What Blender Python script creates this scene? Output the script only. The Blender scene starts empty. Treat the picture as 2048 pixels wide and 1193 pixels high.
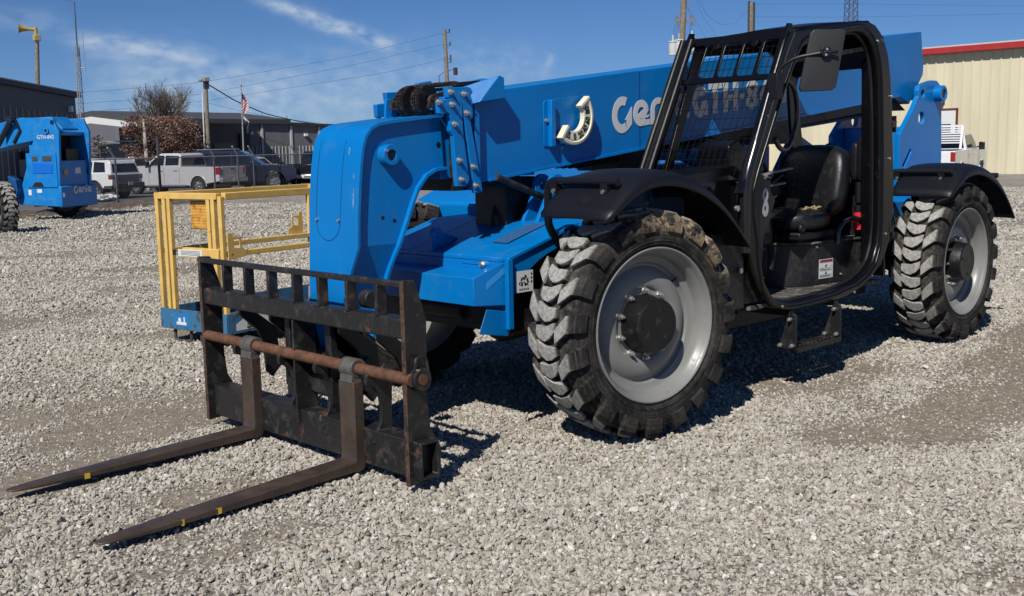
import bpy, bmesh, math, random
import numpy as np
from mathutils import Vector, Matrix, Euler
R_ = math.radians
scene = bpy.context.scene
col = scene.collection

# ---------------------------------------------------------------- camera
CAM_R = ((0.71579347, -0.69799526, -0.02103157),
         (-0.11302848, -0.08608487, -0.98985552),
         (0.68910396, 0.71090929, -0.14051234))      # rows: image right, image down, forward
CAM_C = Vector((-4.57982, -3.64330, 1.65))
FOC, PCX, PCY = 2143.0, 1024.0, 596.5
cam_d = bpy.data.cameras.new("camera")
cam = bpy.data.objects.new("camera", cam_d)
col.objects.link(cam)
scene.camera = cam
cam_d.sensor_width = 36.0
cam_d.lens = 36.0 * FOC / 2048.0
cam_d.clip_start = 0.05
cam_d.clip_end = 3000
_r, _d, _f = [Vector(v) for v in CAM_R]
m3 = Matrix((_r, -_d, -_f)).transposed()
cam.matrix_world = Matrix.Translation(CAM_C) @ m3.to_4x4()

def ray(px, py):
    return _r * (px - PCX) + _d * (py - PCY) + _f * FOC
def gat(px, py, z=-0.28):
    """real ground point seen at this pixel of the photograph"""
    v = ray(px, py)
    return CAM_C + v * ((z - CAM_C.z) / v.z)
def dat(px, py, dist):
    """point at a given horizontal distance"""
    v = ray(px, py)
    return CAM_C + v * (dist / math.hypot(v.x, v.y))

# ---------------------------------------------------------------- sun and sky
sun_to = Vector((-0.92, -0.41, 1.0)).normalized()
sd = bpy.data.lights.new("sun", 'SUN')
sd.energy = 5.0
sd.angle = R_(0.53)
sd.color = (1.0, 0.955, 0.89)
so = bpy.data.objects.new("sun", sd)
col.objects.link(so)
so.rotation_euler = sun_to.to_track_quat('Z', 'Y').to_euler()
so.location = (0, 0, 30)

world = bpy.data.worlds.new("World")
scene.world = world
world.use_nodes = True
wn, wl = world.node_tree.nodes, world.node_tree.links
wn.clear()
w_out = wn.new('ShaderNodeOutputWorld')
w_bg = wn.new('ShaderNodeBackground')
w_bg.inputs['Strength'].default_value = 0.05
w_sky = wn.new('ShaderNodeTexSky')
w_sky.sky_type = 'NISHITA'
w_sky.sun_disc = False
w_sky.sun_elevation = math.asin(sun_to.z)
w_sky.sun_rotation = math.atan2(sun_to.x, sun_to.y)
w_sky.altitude = 200
w_sky.air_density = 1.0
w_sky.dust_density = 0.0
w_sky.ozone_density = 1.2
wl.new(w_bg.outputs[0], w_out.inputs[0])
# thin cirrus streaks, laid out by direction on the sky dome
def wmath(op, a=None, b=None, va=0.0, vb=0.0):
    n = wn.new('ShaderNodeMath'); n.operation = op
    n.inputs[0].default_value = va; n.inputs[1].default_value = vb
    if a is not None: wl.new(a, n.inputs[0])
    if b is not None: wl.new(b, n.inputs[1])
    return n.outputs[0]
tc = wn.new('ShaderNodeTexCoord')
def sky_dot(v):
    n = wn.new('ShaderNodeVectorMath'); n.operation = 'DOT_PRODUCT'
    wl.new(tc.outputs['Generated'], n.inputs[0]); n.inputs[1].default_value = v
    return n.outputs['Value']
def cloud_streak(pa, pb, width, amount, seed, taper=1.0, scale=9.0):
    """a wisp between two directions of the sky"""
    a = ray(*pa).normalized(); b = ray(*pb).normalized()
    ax = (b - a); L = ax.length; ax.normalize()
    nr = a.cross(b).normalized()
    mid = (a + b) / 2
    u = wmath('DIVIDE', wmath('SUBTRACT', sky_dot(ax), None, vb=mid.dot(ax)), None, vb=L / 2)
    mp = wn.new('ShaderNodeMapping'); wl.new(tc.outputs['Generated'], mp.inputs[0])
    q = Matrix((ax, nr, a)).to_euler()
    mp.vector_type = 'POINT'
    mp.inputs['Rotation'].default_value = q
    mp.inputs['Location'].default_value = (seed * 3.1, seed * 1.7, 0)
    mp.inputs['Scale'].default_value = (0.8, 5.0, 5.0)
    nz = wn.new('ShaderNodeTexNoise'); wl.new(mp.outputs[0], nz.inputs[0])
    nz.inputs['Scale'].default_value = scale; nz.inputs['Detail'].default_value = 9
    nz.inputs['Roughness'].default_value = 0.62
    wig = wmath('MULTIPLY', wmath('SUBTRACT', nz.outputs[0], None, vb=0.5), None, vb=width * 1.6)
    v = wmath('DIVIDE', wmath('ADD', sky_dot(nr), wig), None, vb=width)
    gu = wmath('MAXIMUM', wmath('SUBTRACT', None, wmath('POWER', wmath('ABSOLUTE', u), None, vb=3.0), va=1.0), None, vb=0.0)
    gv = wmath('POWER', None, wmath('MULTIPLY', v, v), va=0.25)
    g = wmath('MULTIPLY', gu, gv)
    nz2 = wn.new('ShaderNodeTexNoise'); wl.new(mp.outputs[0], nz2.inputs[0])
    nz2.inputs['Scale'].default_value = scale * 2.3; nz2.inputs['Detail'].default_value = 7
    t = wmath('MULTIPLY', g, wmath('MINIMUM', wmath('MAXIMUM', wmath('SUBTRACT', wmath('MULTIPLY', nz2.outputs[0], None, vb=2.6), None, vb=0.75), None, vb=0.0), None, vb=1.0))
    return wmath('MULTIPLY', t, None, vb=amount)
parts_ = [cloud_streak((110, 75), (440, 120), 0.0085, 0.95, 1.0),
          cloud_streak((480, -20), (830, 112), 0.0075, 1.0, 2.0),
          cloud_streak((560, 165), (1120, 140), 0.030, 0.36, 3.0),
          cloud_streak((-60, 20), (150, 60), 0.011, 0.30, 4.0),
          cloud_streak((120, 190), (820, 210), 0.034, 0.62, 5.0),
          cloud_streak((150, 110), (620, 190), 0.024, 0.40, 6.0),
          cloud_streak((1085, 165), (1105, 105), 0.006, 0.45, 7.0)]
tot = parts_[0]
for p_ in parts_[1:]:
    tot = wmath('ADD', tot, p_)
tot = wmath('MINIMUM', wmath('ADD', tot, None, vb=0.035), None, vb=0.9)
# faint milky veil
w_mix = wn.new('ShaderNodeMix'); w_mix.data_type = 'RGBA'
wl.new(tot, w_mix.inputs[0])
w_tint = wn.new('ShaderNodeMix'); w_tint.data_type = 'RGBA'; w_tint.blend_type = 'MULTIPLY'
w_tint.inputs[0].default_value = 1.0
wl.new(w_sky.outputs[0], w_tint.inputs[6])
w_el = wn.new('ShaderNodeMapRange'); wl.new(sky_dot((0, 0, 1)), w_el.inputs[0])
w_el.inputs[1].default_value = -0.01; w_el.inputs[2].default_value = 0.17
w_tc = wn.new('ShaderNodeMix'); w_tc.data_type = 'RGBA'; wl.new(w_el.outputs[0], w_tc.inputs[0])
w_tc.inputs[6].default_value = (0.46, 0.77, 1.60, 1); w_tc.inputs[7].default_value = (0.34, 0.65, 1.14, 1)
wl.new(w_tc.outputs[2], w_tint.inputs[7])
wl.new(w_tint.outputs[2], w_mix.inputs[6])
w_mix.inputs[7].default_value = (8.6, 10.8, 13.6, 1)
wl.new(w_mix.outputs[2], w_bg.inputs[0])

scene.view_settings.view_transform = 'Standard'
scene.view_settings.look = 'None'
scene.view_settings.gamma = 1
scene.view_settings.exposure = 0.0
scene.render.engine = 'CYCLES'
scene.cycles.max_bounces = 5
scene.cycles.diffuse_bounces = 1
scene.cycles.glossy_bounces = 3
scene.cycles.transparent_max_bounces = 8

# ---------------------------------------------------------------- materials
MATS = {}
def mat(name, base, rough=0.5, metal=0.0, spots=(), bump=None, coat=0.0, spec=0.5, vary=0.0, vary_scale=3.0, coord='Object'):
    """procedural Principled; spots = [(colour, noise scale, lo, hi, rough)]"""
    if name in MATS: return MATS[name]
    m = bpy.data.materials.new(name); m.use_nodes = True
    nt = m.node_tree; N, L = nt.nodes, nt.links
    b = N['Principled BSDF']
    b.inputs['Base Color'].default_value = (*base, 1)
    b.inputs['Roughness'].default_value = rough
    b.inputs['Metallic'].default_value = metal
    b.inputs['Coat Weight'].default_value = coat
    b.inputs['Specular IOR Level'].default_value = spec
    c = N.new('ShaderNodeTexCoord').outputs[coord]
    cur = None
    def rgb(v):
        n = N.new('ShaderNodeRGB'); n.outputs[0].default_value = (*v, 1); return n.outputs[0]
    cur = rgb(base)
    rcur = None
    if vary > 0:
        n = N.new('ShaderNodeTexNoise'); L.new(c, n.inputs[0])
        n.inputs['Scale'].default_value = vary_scale; n.inputs['Detail'].default_value = 6
        mr = N.new('ShaderNodeMapRange'); L.new(n.outputs[0], mr.inputs[0])
        mr.inputs[1].default_value = 0.3; mr.inputs[2].default_value = 0.7
        mr.inputs[3].default_value = 1 - vary; mr.inputs[4].default_value = 1 + vary
        vm = N.new('ShaderNodeVectorMath'); vm.operation = 'SCALE'
        L.new(cur, vm.inputs[0]); L.new(mr.outputs[0], vm.inputs['Scale'])
        cur = vm.outputs[0]
    for (sc, s, lo, hi, sr) in spots:
        n = N.new('ShaderNodeTexNoise'); L.new(c, n.inputs[0])
        n.inputs['Scale'].default_value = s; n.inputs['Detail'].default_value = 8
        n.inputs['Roughness'].default_value = 0.65
        mr = N.new('ShaderNodeMapRange'); L.new(n.outputs[0], mr.inputs[0])
        mr.inputs[1].default_value = lo; mr.inputs[2].default_value = hi
        mx = N.new('ShaderNodeMix'); mx.data_type = 'RGBA'
        L.new(mr.outputs[0], mx.inputs[0]); L.new(cur, mx.inputs[6]); mx.inputs[7].default_value = (*sc, 1)
        cur = mx.outputs[2]
        if sr is not None:
            mf = N.new('ShaderNodeMix'); mf.data_type = 'FLOAT'
            L.new(mr.outputs[0], mf.inputs[0])
            if rcur is None: mf.inputs[2].default_value = rough
            else: L.new(rcur, mf.inputs[2])
            mf.inputs[3].default_value = sr
            rcur = mf.outputs[0]
    L.new(cur, b.inputs['Base Color'])
    if rcur is not None: L.new(rcur, b.inputs['Roughness'])
    if bump:
        n = N.new('ShaderNodeTexNoise'); L.new(c, n.inputs[0])
        n.inputs['Scale'].default_value = bump[0]; n.inputs['Detail'].default_value = 5
        bp = N.new('ShaderNodeBump'); L.new(n.outputs[0], bp.inputs['Height'])
        bp.inputs['Strength'].default_value = bump[1]; bp.inputs['Distance'].default_value = bump[2]
        L.new(bp.outputs[0], b.inputs['Normal'])
    MATS[name] = m
    return m

BLUE = mat('blue_paint', (0.0, 0.158, 0.465), 0.34, vary=0.07, vary_scale=2.0,
           spots=[((0.03, 0.17, 0.42), 5.0, 0.56, 0.80, 0.55), ((0.10, 0.20, 0.32), 34.0, 0.70, 0.78, 0.6)], bump=(7, 0.10, 0.02), spec=0.4)
BLUE_FAR = mat('faded_blue_paint', (0.0, 0.18, 0.52), 0.45, vary=0.10, vary_scale=3.0,
               spots=[((0.06, 0.22, 0.42), 4.0, 0.52, 0.75, 0.6)])
BLACK = mat('black_paint', (0.0028, 0.0028, 0.0036), 0.30, vary=0.2, spots=[((0.03, 0.027, 0.023), 22.0, 0.62, 0.82, 0.6)], bump=(30, 0.1, 0.01), spec=0.36)
BLACKD = mat('dusty_black_paint', (0.008, 0.008, 0.009), 0.5, spots=[((0.045, 0.041, 0.035), 9.0, 0.50, 0.78, 0.8)], bump=(40, 0.15, 0.01))
CARR = mat('worn_black_steel', (0.013, 0.0125, 0.0125), 0.42,
           spots=[((0.050, 0.047, 0.044), 14.0, 0.52, 0.72, 0.6), ((0.085, 0.040, 0.022), 10.0, 0.585, 0.66, 0.8), ((0.16, 0.075, 0.04), 33.0, 0.66, 0.72, 0.8)], bump=(45, 0.3, 0.006))
RUST = mat('rusty_steel_bar', (0.115, 0.050, 0.024), 0.75, vary=0.35, vary_scale=20,
           spots=[((0.05, 0.028, 0.018), 30.0, 0.5, 0.68, 0.7), ((0.22, 0.10, 0.045), 60.0, 0.6, 0.72, 0.8)], bump=(120, 0.5, 0.004))
EDGE = mat('rusty_plate_edge', (0.075, 0.038, 0.022), 0.8, vary=0.5, vary_scale=40, spots=[((0.02, 0.018, 0.017), 25.0, 0.5, 0.6, 0.6)])
FORK = mat('brown_fork_steel', (0.052, 0.037, 0.028), 0.45, vary=0.3, vary_scale=6,
           spots=[((0.095, 0.052, 0.034), 9.0, 0.52, 0.72, 0.6), ((0.020, 0.017, 0.015), 24.0, 0.56, 0.7, 0.5), ((0.17, 0.13, 0.10), 70.0, 0.70, 0.76, 0.5)], bump=(60, 0.3, 0.004))
PLAST = mat('black_plastic', (0.006, 0.0065, 0.009), 0.45, vary=0.15, bump=(160, 0.15, 0.003), spec=0.35, spots=[((0.022, 0.021, 0.020), 6.0, 0.60, 0.85, 0.6)])
VINYL = mat('black_vinyl', (0.008, 0.008, 0.0085), 0.33, bump=(150, 0.5, 0.004), spots=[((0.045, 0.043, 0.04), 12.0, 0.55, 0.8, 0.5)])
FOAM = mat('torn_seat_foam', (0.42, 0.33, 0.17), 0.9, vary=0.3, vary_scale=60)
STEEL = mat('zinc_steel', (0.62, 0.60, 0.55), 0.32, 0.85, spots=[((0.3, 0.25, 0.18), 60.0, 0.55, 0.7, 0.6)])
CHROME = mat('chrome_rod', (0.75, 0.76, 0.78), 0.12, 1.0)
RIM = mat('grey_rim_paint', (0.200, 0.200, 0.188), 0.36, vary=0.08, vary_scale=6, spots=[((0.12, 0.12, 0.12), 14.0, 0.60, 0.78, 0.6), ((0.05, 0.05, 0.05), 46.0, 0.69, 0.74, 0.6)])
HUB = mat('black_hub_paint', (0.006, 0.006, 0.0065), 0.42, spots=[((0.045, 0.04, 0.032), 18.0, 0.58, 0.75, 0.7)])
WHITE = mat('white_decal', (0.60, 0.60, 0.61), 0.5)
DECAL = mat('label_white', (0.66, 0.66, 0.64), 0.5, spots=[((0.4, 0.38, 0.35), 30.0, 0.6, 0.7, None)])
INK = mat('label_ink', (0.01, 0.01, 0.012), 0.6)
REDL = mat('label_red', (0.5, 0.06, 0.08), 0.6)
CREAM = mat('cream_plastic', (0.72, 0.68, 0.50), 0.45, spots=[((0.35, 0.32, 0.22), 30.0, 0.60, 0.78, None)])
CHAIN = mat('oily_chain', (0.030, 0.022, 0.018), 0.5, 0.4, spots=[((0.13, 0.07, 0.05), 40.0, 0.5, 0.62, 0.7)], bump=(90, 0.6, 0.01))
HOSE = mat('rubber_hose', (0.010, 0.010, 0.011), 0.4)
GREYP = mat('grey_engine_part', (0.42, 0.42, 0.40), 0.6, vary=0.3, vary_scale=20)
REDX = mat('red_cylinder', (0.62, 0.02, 0.045), 0.35)
FLOOR = mat('dusty_floor_mat', (0.035, 0.034, 0.031), 0.85, spots=[((0.20, 0.18, 0.145), 16.0, 0.46, 0.68, 0.9)], bump=(80, 0.6, 0.006))
YEL = mat('faded_yellow_paint', (0.66, 0.425, 0.115), 0.55, vary=0.12, vary_scale=8,
          spots=[((0.10, 0.05, 0.022), 16.0, 0.64, 0.70, 0.8), ((0.30, 0.17, 0.06), 50.0, 0.62, 0.72, 0.8)])
ORANGE = mat('orange_plastic', (0.62, 0.33, 0.06), 0.6, spots=[((0.42, 0.17, 0.03), 16.0, 0.50, 0.62, None)])
BASEB = mat('worn_blue_base', (0.035, 0.14, 0.26), 0.6, spots=[((0.05, 0.04, 0.032), 9.0, 0.53, 0.64, 0.8), ((0.20, 0.22, 0.24), 30.0, 0.62, 0.70, None)])
GLASS = mat('dark_glass', (0.010, 0.012, 0.014), 0.08, spec=0.6)
YPAINT = mat('yellow_paint_mark', (0.60, 0.42, 0.02), 0.6)

def rubber_mat(name, mud):
    m = bpy.data.materials.new(name); m.use_nodes = True
    N, L = m.node_tree.nodes, m.node_tree.links
    b = N['Principled BSDF']; b.inputs['Roughness'].default_value = 0.86
    b.inputs['Specular IOR Level'].default_value = 0.22
    c = N.new('ShaderNodeTexCoord').outputs['Object']
    sp = N.new('ShaderNodeSeparateXYZ'); L.new(c, sp.inputs[0])
    def mt(op, a, b_=None, v=0.0, cl=False):
        n = N.new('ShaderNodeMath'); n.operation = op; n.use_clamp = cl
        if isinstance(a, (int, float)): n.inputs[0].default_value = a
        else: L.new(a, n.inputs[0])
        if b_ is None: n.inputs[1].default_value = v
        else: L.new(b_, n.inputs[1])
        return n.outputs[0]
    def noise(s, d=6, r=0.6):
        n = N.new('ShaderNodeTexNoise'); L.new(c, n.inputs[0]); n.inputs['Scale'].default_value = s
        n.inputs['Detail'].default_value = d; n.inputs['Roughness'].default_value = r; return n.outputs[0]
    def mr(x, a, b_, c0=0.0, c1=1.0):
        n = N.new('ShaderNodeMapRange'); L.new(x, n.inputs[0])
        n.inputs[1].default_value = a; n.inputs[2].default_value = b_; n.inputs[3].default_value = c0; n.inputs[4].default_value = c1
        return n.outputs[0]
    def mix(f, a, b_):
        n = N.new('ShaderNodeMix'); n.data_type = 'RGBA'; L.new(f, n.inputs[0])
        for i, x in ((6, a), (7, b_)):
            if isinstance(x, tuple): n.inputs[i].default_value = (*x, 1)
            else: L.new(x, n.inputs[i])
        return n.outputs[2]
    rr = mt('SQRT', mt('ADD', mt('MULTIPLY', sp.outputs[0], sp.outputs[0]), mt('MULTIPLY', sp.outputs[2], sp.outputs[2])))
    base = mix(mr(noise(9), 0.42, 0.72), (0.011, 0.0108, 0.0105), (0.048, 0.044, 0.039))
    ringn = N.new('ShaderNodeTexNoise'); ringn.noise_dimensions = '1D'; L.new(mt('MULTIPLY', rr, None, 60.0), ringn.inputs['W']); ringn.inputs['Scale'].default_value = 1.0
    base = mix(mt('MULTIPLY', mr(ringn.outputs[0], 0.5, 0.75), mr(noise(6), 0.4, 0.65)), base, (0.075, 0.066, 0.055))
    base = mix(mr(noise(40, 8, 0.7), 0.54, 0.72), base, (0.080, 0.072, 0.062))
    # worn, dusty running surface of the lugs (ground-down rubber)
    worn = mt('MULTIPLY', mr(mt('ADD', rr, mt('MULTIPLY', noise(18), None, 0.012)), 0.632, 0.646), mr(mt('ABSOLUTE', sp.outputs[1]), 0.215, 0.17))
    wc = mix(mr(noise(55, 8, 0.7), 0.35, 0.65), (0.20, 0.195, 0.18), (0.44, 0.425, 0.395))
    cur = mix(worn, base, wc)
    # dust between lugs
    dus = mt('MULTIPLY', mt('MULTIPLY', mr(rr, 0.585, 0.60), mr(noise(25), 0.46, 0.66)), mr(mt('ABSOLUTE', sp.outputs[1]), 0.18, 0.14))
    cur = mix(mt('MULTIPLY', dus, None, 0.55), cur, (0.17, 0.16, 0.14))
    if mud:
        ang = mt('ARCTAN2', sp.outputs[2], sp.outputs[0])
        a1 = mt('MULTIPLY', mr(ang, 0.30, 0.62), mr(ang, 1.95, 1.60))
        rad = mt('MULTIPLY', mr(rr, 0.50, 0.545), 1.0 if False else mr(rr, 0.665, 0.62))
        mm = mt('MULTIPLY', mt('MULTIPLY', a1, rad), mr(noise(13, 9, 0.72), 0.46, 0.55))
        cur = mix(mm, cur, mix(mr(noise(60), 0.4, 0.6), (0.17, 0.125, 0.08), (0.30, 0.235, 0.155)))
    L.new(cur, b.inputs['Base Color'])
    bp = N.new('ShaderNodeBump'); L.new(noise(70, 8, 0.7), bp.inputs['Height'])
    bp.inputs['Strength'].default_value = 0.5; bp.inputs['Distance'].default_value = 0.006
    L.new(bp.outputs[0], b.inputs['Normal'])
    return m
RUB = rubber_mat('tyre_rubber', False)
RUBM = rubber_mat('muddy_tyre_rubber', True)

# ---------------------------------------------------------------- mesh helpers
ORG = Vector((0, 0, 0))          # origin of the thing being built (its base)
class MB:
    def __init__(s): s.v = []; s.f = []
    def add(s, vs, fs):
        o = len(s.v); s.v += [tuple(v) for v in vs]; s.f += [tuple(i + o for i in f) for f in fs]; return s
    def box(s, c, d, rot=None):
        c = Vector(c); h = Vector(d) / 2
        vs = [Vector((x, y, z)) for x in (-h.x, h.x) for y in (-h.y, h.y) for z in (-h.z, h.z)]
        if rot is not None: vs = [rot @ v for v in vs]
        return s.add([v + c for v in vs], [(0, 1, 3, 2), (4, 6, 7, 5), (0, 4, 5, 1), (2, 3, 7, 6), (0, 2, 6, 4), (1, 5, 7, 3)])
    def bb(s, x0, x1, y0, y1, z0, z1):
        return s.box(((x0 + x1) / 2, (y0 + y1) / 2, (z0 + z1) / 2), (abs(x1 - x0), abs(y1 - y0), abs(z1 - z0)))
    def bar(s, p, q, w, h=None, up=(0, 0, 1)):
        h = w if h is None else h
        p, q = Vector(p), Vector(q); d = (q - p); L = d.length; d.normalize()
        u = Vector(up); a = d.cross(u)
        if a.length < 1e-4: a = d.cross(Vector((1, 0, 0)))
        a.normalize(); u = a.cross(d)
        vs = []
        for t in (p, q):
            for i, j in ((-1, -1), (1, -1), (1, 1), (-1, 1)): vs.append(t + a * w / 2 * i + u * h / 2 * j)
        return s.add(vs, [(3, 2, 1, 0), (4, 5, 6, 7), (0, 1, 5, 4), (1, 2, 6, 5), (2, 3, 7, 6), (3, 0, 4, 7)])
    def tube(s, pts, r, n=10, close=False, caps=True):
        pts = [Vector(p) for p in pts]; m = len(pts)
        rs = r if isinstance(r, (list, tuple)) else [r] * m
        vs = []; a = None
        for i, p in enumerate(pts):
            if close: d = pts[(i + 1) % m] - pts[i - 1]
            else: d = pts[min(i + 1, m - 1)] - pts[max(i - 1, 0)]
            d.normalize()
            if a is None:
                a = d.cross(Vector((0, 0, 1)))
                if a.length < 1e-3: a = d.cross(Vector((1, 0, 0)))
            a = a - d * a.dot(d); a.normalize(); b = d.cross(a)
            for k in range(n):
                t = 2 * math.pi * k / n
                vs.append(p + (a * math.cos(t) + b * math.sin(t)) * rs[i])
        fs = []
        for i in range(m if close else m - 1):
            j = (i + 1) % m
            for k in range(n):
                fs.append((i * n + k, i * n + (k + 1) % n, j * n + (k + 1) % n, j * n + k))
        if caps and not close: fs += [tuple(range(n))[::-1], tuple((m - 1) * n + k for k in range(n))]
        return s.add(vs, fs)
    def cyl(s, p, q, r, n=24, r2=None):
        return s.tube([p, q], [r, r if r2 is None else r2], n)
    def lathe(s, prof, c=(0, 0, 0), n=48, closed=False, axis='y'):
        """prof: (axial, radius)"""
        c = Vector(c); vs = []; m = len(prof)
        for k in range(n):
            t = 2 * math.pi * k / n
            for (y, r) in prof:
                if axis == 'y': vs.append(c + Vector((r * math.cos(t), y, r * math.sin(t))))
                else: vs.append(c + Vector((r * math.cos(t), r * math.sin(t), y)))
        fs = []
        for k in range(n):
            k2 = (k + 1) % n
            for i in range(m if closed else m - 1):
                j = (i + 1) % m
                fs.append((k * m + i, k * m + j, k2 * m + j, k2 * m + i))
        return s.add(vs, fs)
    def prism(s, poly, a, b, plane='xz', holes=(), fn=None):
        """polygon (with holes) extruded from a to b across its plane; fn maps (u,v,w)->xyz"""
        bm = bmesh.new()
        loops = [poly] + list(holes)
        es = []
        for lp in loops:
            vs = [bm.verts.new((u, v, 0)) for u, v in lp]
            for i in range(len(vs)): es.append(bm.edges.new((vs[i - 1], vs[i])))
        if holes:
            bmesh.ops.triangle_fill(bm, use_beauty=True, use_dissolve=False, edges=es)
            # drop faces filling holes
            def inside(pt, lp):
                c_ = False; n_ = len(lp)
                for i in range(n_):
                    x1, y1 = lp[i]; x2, y2 = lp[i - 1]
                    if (y1 > pt[1]) != (y2 > pt[1]) and pt[0] < (x2 - x1) * (pt[1] - y1) / (y2 - y1) + x1: c_ = not c_
                return c_
            kill = [f for f in bm.faces if any(inside(f.calc_center_median()[:2], h) for h in holes)]
            if kill: bmesh.ops.delete(bm, geom=kill, context='FACES_ONLY')
        else:
            bm.verts.ensure_lookup_table()
            bm.faces.new(bm.verts[:])
        ff = bm.faces[:]
        g = bmesh.ops.extrude_face_region(bm, geom=ff)
        for v in g['geom']:
            if isinstance(v, bmesh.types.BMVert): v.co.z = 1.0
        bmesh.ops.recalc_face_normals(bm, faces=bm.faces[:])
        bm.verts.index_update()
        def mp(co):
            u, v, w = co; w = a + (b - a) * w
            if fn: return fn(u, v, w)
            return {'xz': (u, w, v), 'yz': (w, u, v), 'xy': (u, v, w)}[plane]
        vs = [mp(v.co) for v in bm.verts]; fs = [tuple(v.index for v in f.verts) for f in bm.faces]
        bm.free()
        return s.add(vs, fs)
    def grid(s, P):
        """P[i][j] points -> sheet"""
        n, m = len(P), len(P[0])
        return s.add([p for r in P for p in r], [(i * m + j, (i + 1) * m + j, (i + 1) * m + j + 1, i * m + j + 1) for i in range(n - 1) for j in range(m - 1)])
    def ico(s, c, r, sub=2):
        bm = bmesh.new(); bmesh.ops.create_icosphere(bm, subdivisions=sub, radius=1)
        rr = r if isinstance(r, (tuple, list)) else (r, r, r)
        bm.verts.index_update()
        s.add([(c[0] + v.co.x * rr[0], c[1] + v.co.y * rr[1], c[2] + v.co.z * rr[2]) for v in bm.verts], [tuple(v.index for v in f.verts) for f in bm.faces]); bm.free()
        return s

def finish(o, bevel=0.0, smooth=35, segs=2, fixn=True):
    me = o.data
    if fixn:
        bm = bmesh.new(); bm.from_mesh(me); bmesh.ops.recalc_face_normals(bm, faces=bm.faces[:]); bm.to_mesh(me); bm.free()
    if smooth:
        for p in me.polygons: p.use_smooth = True
        me.set_sharp_from_angle(angle=R_(smooth))
    if bevel:
        md = o.modifiers.new('bevel', 'BEVEL'); md.width = bevel; md.segments = segs
        md.limit_method = 'ANGLE'; md.angle_limit = R_(38); md.harden_normals = False
def pieces_of(mb):
    """split far-apart islands of a mesh into separate builders"""
    n = len(mb.v); par = list(range(n))
    def fd(a):
        while par[a] != a: par[a] = par[par[a]]; a = par[a]
        return a
    for f in mb.f:
        r = fd(f[0])
        for i in f[1:]: par[fd(i)] = r
    V = np.array(mb.v, float); root = np.array([fd(i) for i in range(n)])
    ids, inv = np.unique(root, return_inverse=True); k = len(ids)
    if k == 1 or k > 900: return [mb]
    lo = np.full((k, 3), 1e9); hi = np.full((k, 3), -1e9)
    np.minimum.at(lo, inv, V); np.maximum.at(hi, inv, V)
    size = (hi - lo).max(1)
    gap = np.maximum(0, np.maximum(lo[:, None] - hi[None], lo[None] - hi[:, None]))
    near = np.sqrt((gap ** 2).sum(2)) <= np.maximum(0.02, 0.5 * np.maximum(size[:, None], size[None]))
    pr = list(range(k))
    def g(a):
        while pr[a] != a: pr[a] = pr[pr[a]]; a = pr[a]
        return a
    for a, b in zip(*np.nonzero(np.triu(near, 1))): pr[g(int(a))] = g(int(b))
    grp = np.array([g(i) for i in range(k)])[inv]
    gs = list(dict.fromkeys(grp.tolist()))
    if len(gs) == 1: return [mb]
    out = []
    for q in gs:
        idx = np.nonzero(grp == q)[0]; mp = {int(i): j for j, i in enumerate(idx)}
        o = MB(); o.v = [mb.v[i] for i in idx]; o.f = [tuple(mp[i] for i in f) for f in mb.f if grp[f[0]] == q]
        out.append(o)
    return out
def build(mb, name, m, parent=None, bevel=0.0, smooth=35, segs=2, fixn=True, loc=None, rot=None, split=True):
    if split and parent is not None:
        ps = pieces_of(mb)
        if len(ps) > 1:
            os_ = [build(q, name, m, parent, bevel, smooth, segs, fixn, loc, rot, False) for q in ps]
            return os_[0]
    me = bpy.data.meshes.new(name)
    off = ORG
    vs = [(v[0] - off.x, v[1] - off.y, v[2] - off.z) for v in mb.v]
    me.from_pydata(vs, [], mb.f); me.update()
    o = bpy.data.objects.new(name, me); col.objects.link(o)
    me.materials.append(m)
    finish(o, bevel, smooth, segs, fixn)
    if parent: o.parent = parent
    if loc is not None: o.location = loc
    if rot is not None: o.rotation_euler = rot
    return o
def tag(o, label=None, cat=None, group=None, kind=None):
    if label: o['label'] = label
    if cat: o['category'] = cat
    if group: o['group'] = group
    if kind: o['kind'] = kind
    return o
def thing(name, loc, label, cat, group=None, rz=0.0):
    o = bpy.data.objects.new(name, None); col.objects.link(o)
    o.empty_display_size = 0.3
    o.location = loc; o.rotation_euler = (0, 0, rz)
    return tag(o, label, cat, group)
def copy_tree(o, parent=None):
    c = o.copy(); col.objects.link(c); c.parent = parent
    for ch in o.children: copy_tree(ch, c)
    return c
def text(body, size, M, m, name, parent=None, offset=0.0, extrude=0.001, sx=1.0, align='CENTER', shear=0.0, spacing=1.0):
    cu = bpy.data.curves.new(name, 'FONT'); cu.body = body; cu.size = size
    cu.offset = offset; cu.extrude = extrude; cu.align_x = align; cu.align_y = 'CENTER'; cu.shear = shear
    cu.space_character = spacing
    t = bpy.data.objects.new(name + '_src', cu); col.objects.link(t)
    dg = bpy.context.evaluated_depsgraph_get(); dg.update()
    me = bpy.data.meshes.new_from_object(t.evaluated_get(dg))
    bpy.data.objects.remove(t)
    me.transform(Matrix.Diagonal((sx, 1, 1, 1)))
    me.transform(M)
    me.transform(Matrix.Translation(-ORG))
    o = bpy.data.objects.new(name, me); col.objects.link(o)
    me.materials.clear(); me.materials.append(m)
    if parent: o.parent = parent
    return o
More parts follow.
